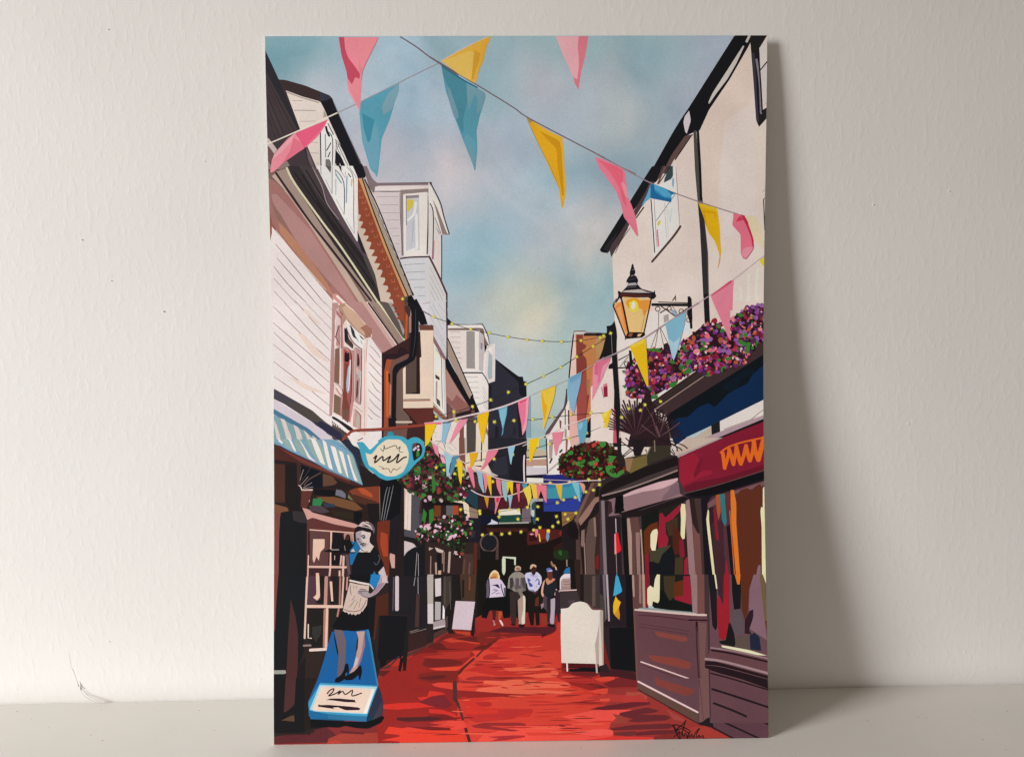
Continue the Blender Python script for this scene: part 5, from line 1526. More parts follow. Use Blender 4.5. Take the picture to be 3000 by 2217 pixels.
L('flowers','1e171b',59,'2238,1812 2192,1702')
L('flowers','1e171b',59,'2299,1807 2217,1742')
L('flowers','1e171b',59,'2026,1774 2142,1763')
L('flowers','1e171b',59,'2106,1698 2157,1743')
L('flowers','1e171b',59,'2111,1693 2187,1747')
L('flowers','1e171b',59,'2329,1801 2444,1750 2469,1730')
L('flowers','1e171b',59,'2379,1796 2469,1765 2502,1742')
L('flowers','1e171b',59,'2409,1740 2429,1705')
L('flowers','1e171b',59,'2399,1730 2424,1700')
L('flowers','1e171b',59,'2359,1791 2429,1760 2441,1727')
P('flowers','1e171b','2168,1800 2258,1799 2217,1702 2177,1702')
L('flowers','7c6c60',69,'2303,1791 2305,1726')
L('flowers','7c6c60',79,'2278,1752 2257,1707 2248,1737')
P('flowers','251f1f','2077,1811 2100,1810 2101,1713 2121,1683 2126,1648 2091,1628 2076,1693')
P('flowers','3c7a34','2021,1704 2071,1698 2061,1683 2036,1663 2026,1679')
P('flowers','3c7a34','2005,1639 2045,1648 2050,1628 2020,1609 2065,1583 2085,1608 2116,1618 2118,1598 2075,1568 2040,1573 2005,1604')
P('flowers','3c7a34','1970,1789 2001,1789 2006,1764 1986,1749 1970,1764')
P('lamp','201d1f','2075,1811 2100,1810 2101,1713 2083,1643 2079,1693')
P('paving','8a2a26','406,163 595,431 803,541 947,608 1301,781 1750,751 1960,429 2391,136 2590,-76 -14,-38 -13,62')
P('paving','7c2624','605,382 946,491 999,155 604,160')
P('paving','b02c24','684,474 754,513 803,507 883,540 957,564 957,441 853,467 753,449 694,464')
P('paving','8c2420','813,497 902,523 962,515 902,501')
P('paving','c8342a','878,516 957,525 957,486 902,496 892,506')
P('paving','5c2020','625,433 773,427 867,418 842,399 654,396 625,407')
P('paving','8a2a28','620,397 852,399 956,417 956,368 753,341 625,367')
P('paving','b83028','793,360 956,392 956,343 852,350')
P('paving','7a2826','634,338 852,350 956,338 956,314 852,315 644,298')
P('paving','d03028','852,309 956,316 955,235 901,251 884,276 896,295')
P('paving','8c2626','654,274 802,287 881,271 812,257 901,246 723,241 654,249')
P('paving','cc3028','698,229 723,241 955,245 955,132 772,154 762,199 708,212')
L('paving','8c2826',44,'832,217 955,213')
L('paving','8c2826',39,'802,178 955,186')
P('shopleft','2a2020','-1,991 956,980 954,598 784,542 630,436 574,182 288,97 169,69 -1,66')
P('shopleft','17191c','26,1009 189,1007 180,549 141,452 131,256 61,189 0,169 0,674 14,845')
P('shopleft','7c4038','-1,1010 26,1009 14,845 7,674 0,674')
P('shopleft','4a2a2a','100,864 130,756 145,648 141,354 111,247 61,189 72,355 86,648')
L('shopleft','9c9c94',226,'-7,431 64,431')
P('shopleft','1d1a1c','141,452 210,549 218,58 110,60')
P('shopleft','2e2320','190,549 308,548 259,377 205,255 204,59 179,59')
P('shopleft','4a2e2c','204,997 412,995 407,826 199,828')
P('shopleft','4e3440','204,997 249,997 249,892 269,857 259,833 204,833')
P('shopleft','1c1a1c','273,997 308,996 298,832 259,833 249,847 279,857')
P('shopleft','201c1c','338,996 388,995 388,826 333,827')
P('shopleft','ddbca4','251,997 271,997 276,872 259,852 234,870 254,887')
P('shopleft','ddbca4','333,964 348,964 355,846 343,846')
L('shopleft','d8b0a0',118,'199,991 192,843 184,630')
L('shopleft','b8887c',197,'313,989 308,822')
L('shopleft','d8b4a4',98,'417,988 407,821')
L('shopleft','a8786c',98,'397,988 393,821')
L('shopleft','ddb8a8',177,'199,818 407,814')
P('shopleft','1e1c1a','204,804 303,803 299,577 229,578 200,627')
P('shopleft','22201e','333,802 407,801 358,694 328,587')
L('shopleft','a87464',295,'312,793 308,577')
L('shopleft','dcb4a4',138,'319,802 311,577')
L('shopleft','e0c8bc',167,'217,559 313,563')
L('shopleft','8a7470',118,'178,586 220,587')
L('shopleft','dcc8bc',69,'206,711 205,630 224,629')
P('shopleft','2e302c','229,696 289,705 279,646 249,607 229,647')
L('shopleft','b07a70',108,'388,802 380,757')
L('shopleft','c08a80',98,'440,988 435,914')
P('shopleft','4a2418','606,863 685,896 685,759 625,759 605,613 595,613')
P('shopleft','1e1c20','686,992 924,989 923,687 804,669 799,762 685,764')
L('shopleft','c8b4b8',226,'738,984 737,793')
L('shopleft','5c4a54',69,'718,985 712,788')
L('shopleft','a8a0a4',49,'847,983 839,934')
L('shopleft','a8a0a4',49,'864,983 865,796')
P('shopleft','46302c','854,885 874,884 868,688 844,688')
P('shopleft','aaa094','919,989 956,989 955,824 921,825')
P('shopleft','c8bcbc','921,825 955,824 955,706 921,707')
L('shopleft','8c7c78',49,'814,659 866,674')
L('shopleft','8c7c78',49,'819,652 913,676')
P('shopleft','33201f','804,640 915,663 915,579 798,537')
P('shopleft','4c302c','793,527 954,598 954,589 798,512')
P('shopleft','141417','635,759 799,752 796,542 754,503 630,490 620,505')
P('shopleft','1c191a','799,752 803,561 788,429 773,429 771,512')
P('shopleft','17161a','756,508 776,508 758,424 743,430')
P('shopleft','3c3030','630,441 694,464 744,518 754,513 684,445')
P('shopleft','201d1e','556,863 611,868 595,618 625,441 615,436 566,672')
P('shopleft','141214','635,495 674,504 669,465 635,451')
P('waitress','1a5c98','348,667 566,679 624,343 564,161 209,166 204,255 259,377 299,499 328,606')
P('waitress','2a78a8','551,672 566,679 624,348 615,343 571,593')
L('waitress','5c8c98',30,'568,672 622,348')
P('waitress','111216','447,1005 571,1003 576,957 556,942 571,868 566,839 606,789 566,677 477,668 358,679 348,694 378,743 412,791 457,811 551,839 556,888 472,958')
P('waitress','111216','412,796 546,859 571,858 566,677 477,667 353,682 348,699')
P('waitress','14141a','561,863 611,868 596,642 576,633 566,682')
P('waitress','cbb4a8','455,958 571,942 561,858 556,819 541,800 526,775 506,768 487,761 467,762 452,766 432,776 412,789 427,850')
L('waitress','ddd0c8',98,'455,969 512,956 569,945')
L('waitress','4c302c',49,'457,959 507,947 566,938')
L('waitress','6a3c38',39,'417,799 457,785 497,786 526,800 556,854')
P('waitress','111216','427,779 437,781 447,767 457,774 467,764 477,771 487,761 502,771 511,763 526,788 531,780 549,809 551,790 531,751 457,747 422,767')
L('waitress','4a3030',34,'460,941 457,914 464,882')
L('waitress','4a3030',34,'479,941 478,918')
L('waitress','4a3030',34,'497,938 494,921')
L('waitress','4a3030',34,'487,879 467,850')
L('waitress','4a3030',34,'487,854 452,811')
L('waitress','4a3030',34,'502,844 479,798')
L('waitress','4a3030',34,'521,864 509,808')
P('waitress','1f78b4','581,1003 641,1002 626,956 601,912 576,937')
P('waitress','a49498','641,992 681,997 680,965 656,931 616,887 576,866 551,868 521,881 502,889 502,901 517,918 531,918 556,903 576,888 606,912')
P('waitress','c8b0b0','646,992 678,992 676,961 651,941')
P('waitress','9c7c90','626,946 666,956 621,902 586,873')
L('waitress','3a2a30',34,'504,894 521,896 526,886')
L('waitress','3a2a30',34,'502,906 531,903 551,905')
L('waitress','3a2a30',39,'514,918 546,913 581,893 606,922')
L('waitress','d0c8c4',69,'576,942 596,917')
L('waitress','2a2028',39,'521,881 556,866 581,868 631,897 671,946')
P('waitress','6a5a60','360,679 412,674 432,605 425,473 407,404 378,400 388,522 373,625')
P('waitress','141318','353,674 368,625 385,547 383,517 368,586')
P('waitress','b89488','494,665 544,667 541,569 521,506 506,457 466,418 452,419 481,472 496,545 506,628')
P('waitress','8c6c84','541,662 546,584 526,506 511,467 496,452 526,545')
P('waitress','c4b0b8','489,511 506,511 501,477 481,452 476,462')
P('waitress','2a2028','501,633 506,624 501,560 489,541 494,594')
P('waitress','121318','427,475 442,477 449,453 447,409 417,380 387,363 363,368 368,390 397,405 417,434')
P('waitress','121318','509,464 523,464 528,427 516,379 508,381 506,408 471,379 432,377 417,387 457,419 486,433')
P('waitress','1f6a9c','429,419 437,426 439,409 427,402')
P('shopleft','181618','0,397 187,394 205,247 218,147 323,101 204,93 168,66 -1,59')
P('shopleft','4a2c2c','71,396 137,395 123,239 87,204 59,191')
P('shopleft','5a4030','45,145 121,181 123,137')
P('shopleft','17181a','50,159 123,235 132,395 187,394 204,93 122,71 123,176')
P('shopleft','241c18','183,394 251,393 205,252 218,93 182,93')
P('shopleft','2c2020','0,69 168,71 232,97 241,70 -1,50')
P('paving','58262a','0,69 232,102 414,99 391,40 313,9 -1,5')
P('paving','7a2c2c','314,101 642,123 641,14 413,12 382,45')
P('paving','9a3a30','404,63 642,64 641,0 322,5 322,32')
P('paving','5e2428','395,81 541,66 537,54 404,63')
P('paving','b43c30','318,14 368,22 404,3 317,2')
P('waitress','0f1115','218,152 369,136 551,131 642,167 660,155 642,123 560,88 487,94 423,108 391,97 223,107')
P('waitress','1d5680','205,256 218,150 551,131 625,337 643,241 560,134')
P('waitress','2a2f42','625,339 643,296 654,228 647,164 569,134 551,161')
P('waitress','3c3844','643,251 652,214 642,164 587,138')
P('waitress','14344c','551,161 569,179 587,142 555,131')
P('waitress','3c94b8','278,365 622,344 556,161 323,178 212,202 205,247')
P('waitress','1f6494','212,202 323,180 323,155 218,150')
P('waitress','2c6c94','323,180 555,159 551,131 323,151')
P('waitress','9cccdc','274,354 616,337 551,175 241,197 214,209')
P('waitress','e4cab8','283,344 595,325 537,182 246,199 228,209')
P('waitress','e8e0d8','588,325 602,325 556,179 533,182')
L('waitress','2d1c24',73,'319,300 333,318 358,329 351,309 326,287 369,300 397,317 383,295 410,313 428,294 470,319 467,285 524,301')
P('waitress','2d1c24','314,263 337,271 387,271 485,261 485,252 494,246 424,249 351,260')
P('waitress','2d1c24','266,238 278,233 323,234 437,224 506,216 517,209 510,200 428,200 396,213 383,219 351,217 364,208 342,212 264,224')
P('farhouse','1c1818','638,984 1979,969 1975,615 638,632')
P('paving','6a201e','836,541 929,560 1015,637 1204,703 1533,739 1976,714 2727,369 2722,-128 683,-98')
P('paving','8c2420','929,560 1034,617 1243,644 1283,683 1707,668 1730,530 1729,382 2524,134 2522,-125 634,-97 587,348 786,493')
P('paving','8a2622','1204,703 1234,723 1722,746 1721,658 1671,639 1213,644')
P('alley','4a302c','929,667 1015,676 1084,646 1015,637 945,589 929,564')
P('alley','7a5a50','945,589 1034,647 1144,640 1139,623 1044,617 965,584')
P('paving','b83c2a','1014,608 1064,622 1134,618 1183,625 1243,585 1213,581 1134,596 1059,592')
P('paving','b03a28','1084,661 1174,655 1183,635 1144,635 1139,640 1094,646')
P('paving','5c1e1c','1059,617 1283,634 1347,618 1337,589 1282,550 1133,552 984,549 910,540 929,589 1004,593 1034,558 1183,551 1258,585')
P('paving','73231e','1233,654 1682,668 1691,653 1661,634 1352,613 1283,585 1243,575 1213,610')
P('paving','4e1c24','1502,614 1532,631 1651,634 1681,648 1697,673 1657,678 1373,682 1283,653 1607,640 1611,615 1551,607')
P('paving','b8342a','1352,611 1507,628 1601,627 1606,615 1661,634 1696,653 1707,756 1722,756 1724,417 1709,393 1778,333 1917,291 2522,-125 1079,-104 1107,371 1098,400 1193,507 1282,555')
P('paving','c83e30','1183,542 1292,545 1337,530 1481,543 1710,535 1724,456 1699,407 1768,352 1778,318 1907,272 2074,116 2123,-119 1178,-105 1142,370 1107,390 1113,420 1212,507')
P('paving','b42c28','1327,594 1482,602 1471,567 1501,557 1486,538 1342,530 1287,545 1292,560 1347,569')
P('paving','b83428','1477,612 1711,619 1720,535 1496,543 1501,562 1477,582')
P('paving','a42a26','1252,506 1282,521 1362,525 1337,515 1347,503 1426,499 1371,490 1262,489 1250,497')
P('paving','b42e28','1207,473 1331,461 1431,465 1461,457 1451,445 1381,431 1411,416 1664,423 1659,405 1530,397 1331,392 1192,419 1132,425 1207,448')
P('paving','d85a42','1371,436 1480,442 1679,435 1706,407 1706,393 1669,378 1579,377 1480,391 1659,408 1664,420 1406,419')
P('paving','982a28','1142,370 1162,387 1380,387 1530,383 1579,376 1380,368 1182,367')
P('paving','8c2a2a','1102,368 1251,357 1251,349 1132,348')
P('paving','d86048','1256,364 1480,368 1753,348 1778,333 1768,318 1479,309 1728,301 1792,288 1678,277 1479,282 1256,295 1206,306 1221,320 1380,333 1256,347')
P('paving','c0402c','1469,310 1653,317 1827,307 1907,272 1777,291 1628,303')
P('paving','8a2424','1097,310 1251,298 1429,283 1583,277 1380,269 1231,264 1102,258 1062,254 1023,279 928,292 805,321 914,335 1008,328')
P('paving','cc3e30','944,348 983,358 1241,347 1206,318 1206,303 1082,312 963,333')
P('paving','c83028','928,309 993,301 1028,288 963,279 1017,264 1027,254 1012,244 1052,227 1047,214 908,211 735,199 656,205 646,230 735,238 884,241 859,271 918,275')
P('paving','6a2220','905,501 1073,494 1128,479 1125,464 1058,452 928,447 885,462')
P('paving','701f1e','885,565 929,564 979,549 974,534 905,533 786,522')
P('paving','a83028','974,534 1183,542 1168,507 1103,494 964,500 885,511 1024,524')
P('paving','d0432f','928,442 1123,452 1183,507 1217,517 1098,425 964,429')
P('paving','77241f','860,411 944,422 1113,425 1098,391 1083,366 944,356 874,374')
P('paving','5a2020','850,386 944,398 1023,401 1033,387 993,377 928,373')
L('paving','5a2424',108,'1252,546 1215,509')
L('paving','5a2422',148,'1197,495 1143,449 1108,410')
L('paving','4a2c2a',256,'1082,356 1083,293 1082,253')
L('paving','4a2422',128,'1087,253 1106,209 1123,164')
P('paving','c03028','1126,253 1211,261 1330,262 1250,246 1201,242 1290,241 1307,226 1300,211 1250,202 1528,191 1550,183 1548,168 1527,144 1141,149 1141,194 1181,208 1131,228')
P('paving','a82a28','1201,237 1290,238 1307,226 1290,211 1230,212')
P('paving','9c2c28','1518,211 1677,221 1851,228 1973,229 1973,212 1826,219 1677,213')
P('paving','7a2020','1694,378 1709,407 1779,406 1972,389 1972,340 1768,345 1728,363')
P('paving','a82c28','1709,407 1773,397 1972,350 1972,335 1763,348 1694,375')
P('paving','5c1e20','1774,402 1975,404 1975,379 1788,391')
P('paving','7a2424','1907,331 1974,345 1974,315 1907,319')
P('paving','4a1a20','1931,198 1973,202 1972,185 1931,188')
P('paving','4a1418','1769,461 1929,456 1928,429 1769,434')
P('paving','121014','1744,461 1769,436 1973,433 1972,404 1878,410 1749,412')
P('boarda','1d181a','1078,845 1212,836 1204,674 1198,625 1179,635 1181,664 1069,671 1084,646 1044,646 1045,676')
P('boarda','c8b4bc','1090,840 1207,834 1182,665 1067,673')
P('board','d2c8bc','1724,786 1768,789 1793,815 1843,829 1878,819 1898,799 1912,776 1962,776 1943,626 1928,577 1934,456 1724,464 1721,628')
P('board','a8988c','1962,776 1979,773 1978,448 1934,456 1929,577 1946,650')
L('board','d8ccc4',59,'1725,783 1768,786 1798,815 1843,825')
L('board','e0c8c8',98,'1757,461 1759,416')
L('board','b0a4a0',108,'1934,454 1937,404')
P('board','5c3c3c','1878,823 1928,788 1980,783 1979,775 1912,776')
P('alley','1c1818','907,999 1236,996 1249,713 1204,703 1084,666 1015,676 905,628')
P('alley','c8bcbc','966,972 1004,977 1003,873 968,866')
P('alley','a8a0a0','966,837 1001,834 998,730 965,726')
P('alley','aaa094','921,999 957,999 955,721 920,717')
P('alley','d0c8c8','930,825 956,829 953,724 930,719')
L('alley','2e2024',69,'961,982 958,726')
L('alley','2e2024',69,'1006,981 1005,735')
P('alley','e0d8e0','1013,814 1025,814 1023,735 1010,735')
P('alley','9c8c90','921,707 1025,735 1030,686 920,663')
L('alley','c8bcbc',89,'925,672 1025,693')
P('alley','4a3c38','1030,745 1042,750 1042,686 1025,666')
P('alley','453024','1116,997 1216,996 1205,836 1125,840')
L('alley','1e1a18',128,'1136,960 1135,862')
L('alley','74402c',98,'1176,980 1173,906')
P('alley','3c3430','1016,988 1066,988 1065,843 1025,784 1011,834')
L('alley','6a5c54',39,'1026,981 1025,819')
L('alley','6a5c54',39,'1054,956 1060,789')
P('alley','1a181a','1216,986 1256,986 1254,718 1204,713')
P('alley','0f0f11','1256,986 1715,980 1712,737 1533,729 1254,737')
P('alley','392f2c','1860,989 1987,987 1984,773 1913,779 1878,819 1858,829')
P('alley','5a4a44','1915,978 1935,978 1933,798 1913,798')
P('alley','1c1618','1785,990 1865,989 1863,824 1784,899')
P('alley','15110f','1222,1085 1641,1080 1637,762 1416,740 1220,729')
P('alley','c4ccb4','1371,1089 1393,1089 1392,1011 1382,989 1371,1005')
P('alley','c4ccb4','1444,1088 1455,1088 1454,1050 1445,1049')
P('alley','15110f','1607,1081 1845,1078 1843,965 1827,899 1719,900 1667,994 1606,995')
P('alley','2c1e1a','1807,1079 1845,1078 1842,839 1819,883')
P('people','a08480','1720,969 1742,993 1781,995 1784,900 1722,900')
P('people','d0c4cc','1720,966 1745,993 1781,994 1781,968 1736,966 1725,949 1725,900 1719,900')
P('people','2a6496','1742,1004 1756,1026 1781,1034 1782,998 1745,993')
P('people','8c7470','1760,1079 1767,1079 1766,1039 1759,1040')
L('people','4a3c40',44,'1739,947 1778,947')
L('people','4a3c40',44,'1747,930 1778,930')
L('people','4a3c40',44,'1736,911 1780,909')
P('alley','372e2e','1716,892 1821,894 1842,833 1779,787 1715,788')
L('alley','d8b8b4',60,'1716,893 1819,897')
L('alley','a89894',60,'1713,889 1714,813')
P('alley','4a3840','1768,834 1807,839 1810,823 1776,804')
P('people','0e0e10','1290,864 1381,863 1422,805 1416,737 1377,732 1370,779 1295,785 1275,733 1245,739 1254,807 1274,856')
P('people','0e0e10','1390,970 1423,887 1417,805 1378,855')
P('people','5c5460','1280,963 1294,965 1293,861 1274,856 1277,903 1274,927')
P('people','5c5460','1379,915 1393,918 1391,866 1381,863')
P('people','cabccc','1292,971 1349,973 1368,959 1393,918 1379,912 1384,863 1293,857 1296,916')
P('people','e4c49c','1291,971 1299,1001 1319,1021 1336,1020 1349,1000 1359,981 1354,965 1343,970 1299,968')
P('people','c8905c','1310,998 1322,1005 1344,1000 1346,970 1296,971')
P('people','a86838','1299,980 1335,985 1338,974 1299,968')
L('people','2a1c34',60,'1291,965 1295,905 1292,864')
L('people','2a1c34',55,'1364,937 1368,910 1381,866')
P('people','30204c','1304,931 1346,937 1351,926 1360,913 1346,915 1329,927')
L('people','30204c',49,'1307,879 1346,902')
L('people','8c7898',71,'1318,905 1335,902')
L('people','9c88a4',60,'1334,879 1354,884')
P('people','3a2020','1309,782 1334,782 1328,725 1314,717')
P('people','a8522c','1350,776 1367,773 1369,757 1358,730 1346,724 1347,752')
P('people','e0c4c0','1350,724 1361,724 1377,697 1374,685 1361,700')
P('people','a07c80','1311,722 1321,722 1325,703 1333,695 1316,689 1319,706')
P('people','15130f','1418,915 1489,903 1489,870 1467,843 1460,737 1452,737')
P('people','332828','1415,893 1467,889 1475,859 1458,840 1452,701 1443,691 1427,691 1419,734')
P('people','6a6460','1402,912 1410,975 1427,997 1454,1010 1479,1008 1507,993 1515,946 1514,897 1481,887 1445,890 1418,909')
P('people','8c8478','1404,912 1410,975 1429,997 1457,1010 1485,1006 1504,990 1507,974 1482,974 1479,930 1467,925 1462,969 1451,974 1448,931 1435,975 1418,969 1415,915')
P('people','393a36','1418,972 1435,975 1440,947 1434,909 1418,909')
P('people','5a4c54','1457,972 1473,971 1473,925 1490,914 1445,903 1454,931')
P('people','4c4448','1485,974 1507,974 1515,941 1512,903 1490,925')
P('people','8c8478','1431,917 1443,914 1453,892 1440,895')
P('people','7c7064','1459,903 1495,911 1489,889 1503,864 1483,854 1467,887')
P('people','a48c80','1464,843 1486,859 1503,870 1511,853 1507,722 1499,698 1468,698 1466,778')
P('people','cfc8b4','1496,869 1508,862 1511,845 1506,701 1488,695 1485,728 1497,783')
P('people','100e10','1456,838 1464,832 1467,701 1471,723 1455,737')
P('people','221418','1468,698 1501,695 1504,682 1487,674 1471,679')
P('people','2c1418','1421,699 1449,701 1449,688 1427,688')
P('people','bca08c','1446,1021 1452,1040 1466,1046 1482,1037 1485,1021 1474,1013 1452,1014')
P('people','8c6c5c','1457,1035 1477,1034 1479,1018 1457,1020')
P('people','2c1c18','1454,1014 1482,1018 1482,1010 1457,1007')
P('people','1a1412','1523,903 1592,902 1594,803 1595,689 1573,689 1566,790 1559,689 1540,689 1527,750')
P('people','c0bcd4','1507,990 1524,1004 1551,1006 1590,1003 1610,978 1609,940 1592,907 1575,891 1567,888 1528,902 1520,946 1512,963')
P('people','484c8c','1523,974 1545,960 1540,952 1531,952 1556,929 1553,919 1537,919 1526,949')
P('people','484c8c','1567,949 1584,970 1590,965 1576,954')
P('people','484c8c','1587,967 1598,956 1598,929 1584,932 1592,945')
P('people','484c8c','1573,921 1581,924 1578,916')
L('people','484c8c',44,'1572,973 1581,984')
P('people','a09cc0','1543,995 1573,990 1565,976 1543,984')
P('people','c8a890','1539,1026 1543,1047 1560,1055 1577,1047 1578,1031 1563,1042 1549,1025')
P('people','38201c','1546,1025 1560,1042 1578,1033 1578,1011 1568,990 1557,987 1547,1006')
P('people','6a6478','1528,902 1567,897 1564,886 1536,894')
P('people','4a2c34','1567,888 1592,904 1583,885 1561,869')
P('people','582c1c','1572,850 1591,863 1591,803 1566,804')
L('people','5a4844',33,'1565,727 1568,694')
P('people','8a3024','1601,746 1637,748 1648,721 1637,691 1604,694')
P('people','1c1618','1589,869 1616,869 1638,844 1621,814 1594,822')
P('people','b87c60','1634,967 1651,969 1695,966 1692,944 1656,928 1634,929')
P('people','1c2024','1620,918 1628,962 1645,928 1678,947 1695,964 1705,922 1694,879 1660,841 1622,879')
P('people','d09a80','1606,902 1617,945 1630,961 1622,923 1616,880 1625,871 1616,855 1605,874')
P('people','d8a490','1694,903 1702,903 1702,876 1691,862 1685,868')
P('people','4a3c44','1622,874 1655,841 1662,693 1645,694 1638,775 1610,803')
P('people','2c2224','1638,852 1663,838 1656,707 1642,704')
P('people','a898a4','1663,843 1688,851 1691,829 1681,699 1667,685 1656,713 1662,762')
P('people','2a2026','1691,901 1719,884 1717,704 1706,706 1698,761 1687,720')
P('people','181418','1645,699 1686,693 1689,674 1661,677 1639,683')
P('people','907480','1602,814 1621,822 1621,803 1607,784')
P('people','5c68a4','1640,1027 1651,1031 1668,1027 1676,1013 1643,1008')
P('people','b8b0c8','1657,1017 1673,1017 1677,1009 1644,1007')
P('people','5a2c28','1644,1007 1673,1009 1678,972 1667,956 1653,958 1645,980')
P('people','1a1620','1673,1010 1701,1016 1717,985 1717,961 1695,958 1678,977')
P('people','8c6c54','1664,1060 1671,1073 1679,1054 1693,1049 1696,1032 1679,1038')
P('people','d0a894','1690,1038 1698,1037 1704,1018 1695,1018')
P('paving','cc3e34','927,119 1042,132 1134,126 1179,98 2106,103 2105,-53 748,-34 749,85')
P('paving','d84a3e','1459,94 2106,89 2105,-30 1187,-17 1252,42')
P('paving','c83c30','1500,52 2106,48 2106,34 1527,33')
P('paving','b02e2c','1152,176 1253,192 1547,193 1549,175 1464,153 1436,135 1207,116 1161,134')
P('paving','c83428','1143,198 1345,187 1335,168 1189,166 1152,171')
P('paving','8c2a2c','1179,98 1253,115 1472,112 1509,102 1504,93 1280,96 1472,64 1426,60 1197,86')
P('paving','a02c30','1275,30 1435,37 1504,34 1499,24 1389,8 1288,2 1343,18')
P('paving','96262a','1459,92 1665,96 2106,101 2106,93 1665,91')
P('paving','96262a','1793,71 2106,76 2106,69')
P('paving','a83028','1519,212 1712,227 2108,226 2107,204 1831,212 1758,222 1620,212')
L('paving','4a2c2c',136,'1098,240 1129,135')
L('paving','4a2426',182,'1145,80 1169,2')
P('paving','752022','887,129 927,165 1047,166 1102,138 987,132 927,126')
P('paving','d8453a','1005,100 1042,132 1134,126 1152,89 1078,72 1051,90')
P('paving','70201f','750,104 927,97 1051,86 1055,72 927,74')
P('paving','8a2a2c','1069,8 1101,30 1115,25 1101,3')
P('paving','d83c2c','686,100 795,85 959,73 1069,72 1133,53 1151,2 840,2 639,18 749,40 840,38 658,59')
L('paving','a02c28',36,'795,62 978,55 1060,45')
P('paving','c8302a','927,201 1001,196 1079,172 1115,135 1024,168 927,179')
P('paving','8c2828','658,123 841,121 927,119 1001,105 886,93 677,105')
P('paving','4a2224','732,152 927,156 1019,145 951,131 795,126 736,136')
P('paving','73242a','860,243 942,276 1016,282 1066,222 1024,200 942,217')
P('paving','8c302c','1978,375 2186,373 2372,182 2556,83 2648,59 2786,-17 2371,-25 1984,-19 2035,31 1998,68 2045,122 2018,168 1963,178 2009,232 1987,273 2005,314')
P('paving','cc4234','1881,293 1969,309 2003,310 2000,278 1968,274')
P('paving','cc4034','1764,108 1930,169 2022,159 2050,136 2026,104 2003,82 2035,49 2030,31 1901,14')
P('paving','d84a40','1719,145 1912,179 2151,180 2068,154 2045,122 2008,104 1865,104')
P('paving','d85048','1764,48 1929,67 2017,63 2035,44 2021,31 1911,26')
P('paving','a83430','1867,255 1977,276 2111,267 2217,261 2244,224 2161,221 1968,233')
P('paving','cc4c38','1953,247 2014,250 2009,232 1953,233')
P('paving','5a2024','1904,318 1969,326 2052,345 2176,364 2176,307 1969,314')
P('paving','5c2026','1889,186 1967,202 2143,226 2253,224 2258,211 2096,185 1967,182')
P('paving','5c2428','2073,163 2234,193 2312,173 2280,160 2188,152 2354,145 2381,131 2353,113 2187,104 2118,110 2151,125 2068,145')
P('paving','8a3a30','2027,159 2068,149 2119,130 2114,103 2008,91 2022,109 2050,131')
P('paving','5c2428','1998,68 2141,89 2372,95 2399,81 2371,63 2187,61 2030,58')
P('paving','642a2c','2030,44 2164,52 2178,29 2122,20 2039,33')
P('paving','5c2226','2164,43 2279,55 2510,56 2523,38 2371,30 2173,24')
P('paving','742624','2274,18 2371,35 2556,32 2740,7 2786,-17 2279,-10')
P('paving','c4322c','1809,-3 1951,13 2039,24 2274,13 2279,-10 2094,-13')
P('paving','94342c','2417,57 2579,78 2648,50 2740,2 2601,4 2463,25')
P('paving','943c38','2354,182 2441,130 2487,102 2395,117')
P('paving','9c4438','2111,285 2198,284 2240,256 2235,238 2207,266 2111,263')
L('paving','1e1416',55,'2399,81 2417,34 2440,-12')
L('signature','171114',68,'2388,83 2418,85 2491,52 2486,38 2445,62 2406,53 2464,98 2466,107 2445,25')
L('signature','171114',64,'2392,81 2410,44 2435,-7')
L('signature','171114',55,'2399,14 2417,30 2445,43 2454,15 2468,38 2477,6 2486,38 2493,13 2505,29 2514,10 2528,37 2553,65 2532,24 2541,10 2549,23 2555,12 2569,18 2576,16 2574,-7')
L('signature','171114',45,'2435,-7 2472,-6 2486,15')
L('signature','171114',45,'2427,62 2440,-3 2468,-3')
P('shopright','2c1f24','1962,988 2193,985 2180,401 2020,423 1958,694')
P('shopright','231a20','2013,987 2118,986 2119,678 1974,674 1979,704')
P('shopright','101114','2014,669 2164,672 2180,396 2160,411 2020,425')
P('shopright','0f0f13','2118,986 2158,985 2164,672 2119,673')
P('shopright','6a6068','1978,987 1995,987 1999,723 1989,709')
P('shopright','a8989c','1998,987 2010,987 2019,708 2009,709')
P('shopright','403834','1960,872 1986,852 1994,709 1974,694 1958,724')
P('shopright','2a1d20','1955,463 1991,458 2020,408 2000,404 1954,409')
P('board','c8bcb0','1954,763 1959,763 1971,448 1950,443')
P('paving','a02c28','1900,373 1980,404 2180,401 2184,308 1989,315 1930,345')
P('paving','c8402f','1920,368 2025,383 2047,371 2035,354 1954,349')
P('paving','6c2224','1970,335 2080,378 2182,381 2181,313 2009,315')
P('paving','3c1a1e','1954,409 2080,427 2180,396 2179,352 2060,378 1954,379')
P('bunting','3c98bc','2058,977 2073,976 2096,890 2091,880 2056,861 2041,859')
P('bunting','d9a424','2056,858 2068,836 2087,821 2073,787 2080,747 2077,715 2045,748 2040,762 2040,807')
P('bunting','c08420','2073,789 2080,747 2077,715 2047,748')
P('shopright','5a3c38','2156,985 2233,985 2235,785 2170,781')
L('shopright','a08478',128,'2163,978 2165,855')
P('shopright','8a6a64','2198,985 2213,985 2211,810 2198,815')
P('shopright','a48c78','2218,985 2233,985 2235,785 2220,790')
P('shopright','7a1a2c','2233,985 2268,984 2262,913 2247,878 2250,785 2235,785')
P('shopright','181a18','2263,984 2509,981 2520,752 2285,784 2266,819')
P('shopright','3c3020','2348,973 2419,973 2407,847 2381,823 2352,872')
P('shopright','5a2a14','2413,936 2469,950 2472,856 2407,847')
P('shopright','8a1c30','2469,972 2509,972 2516,801 2416,832 2407,847 2467,856')
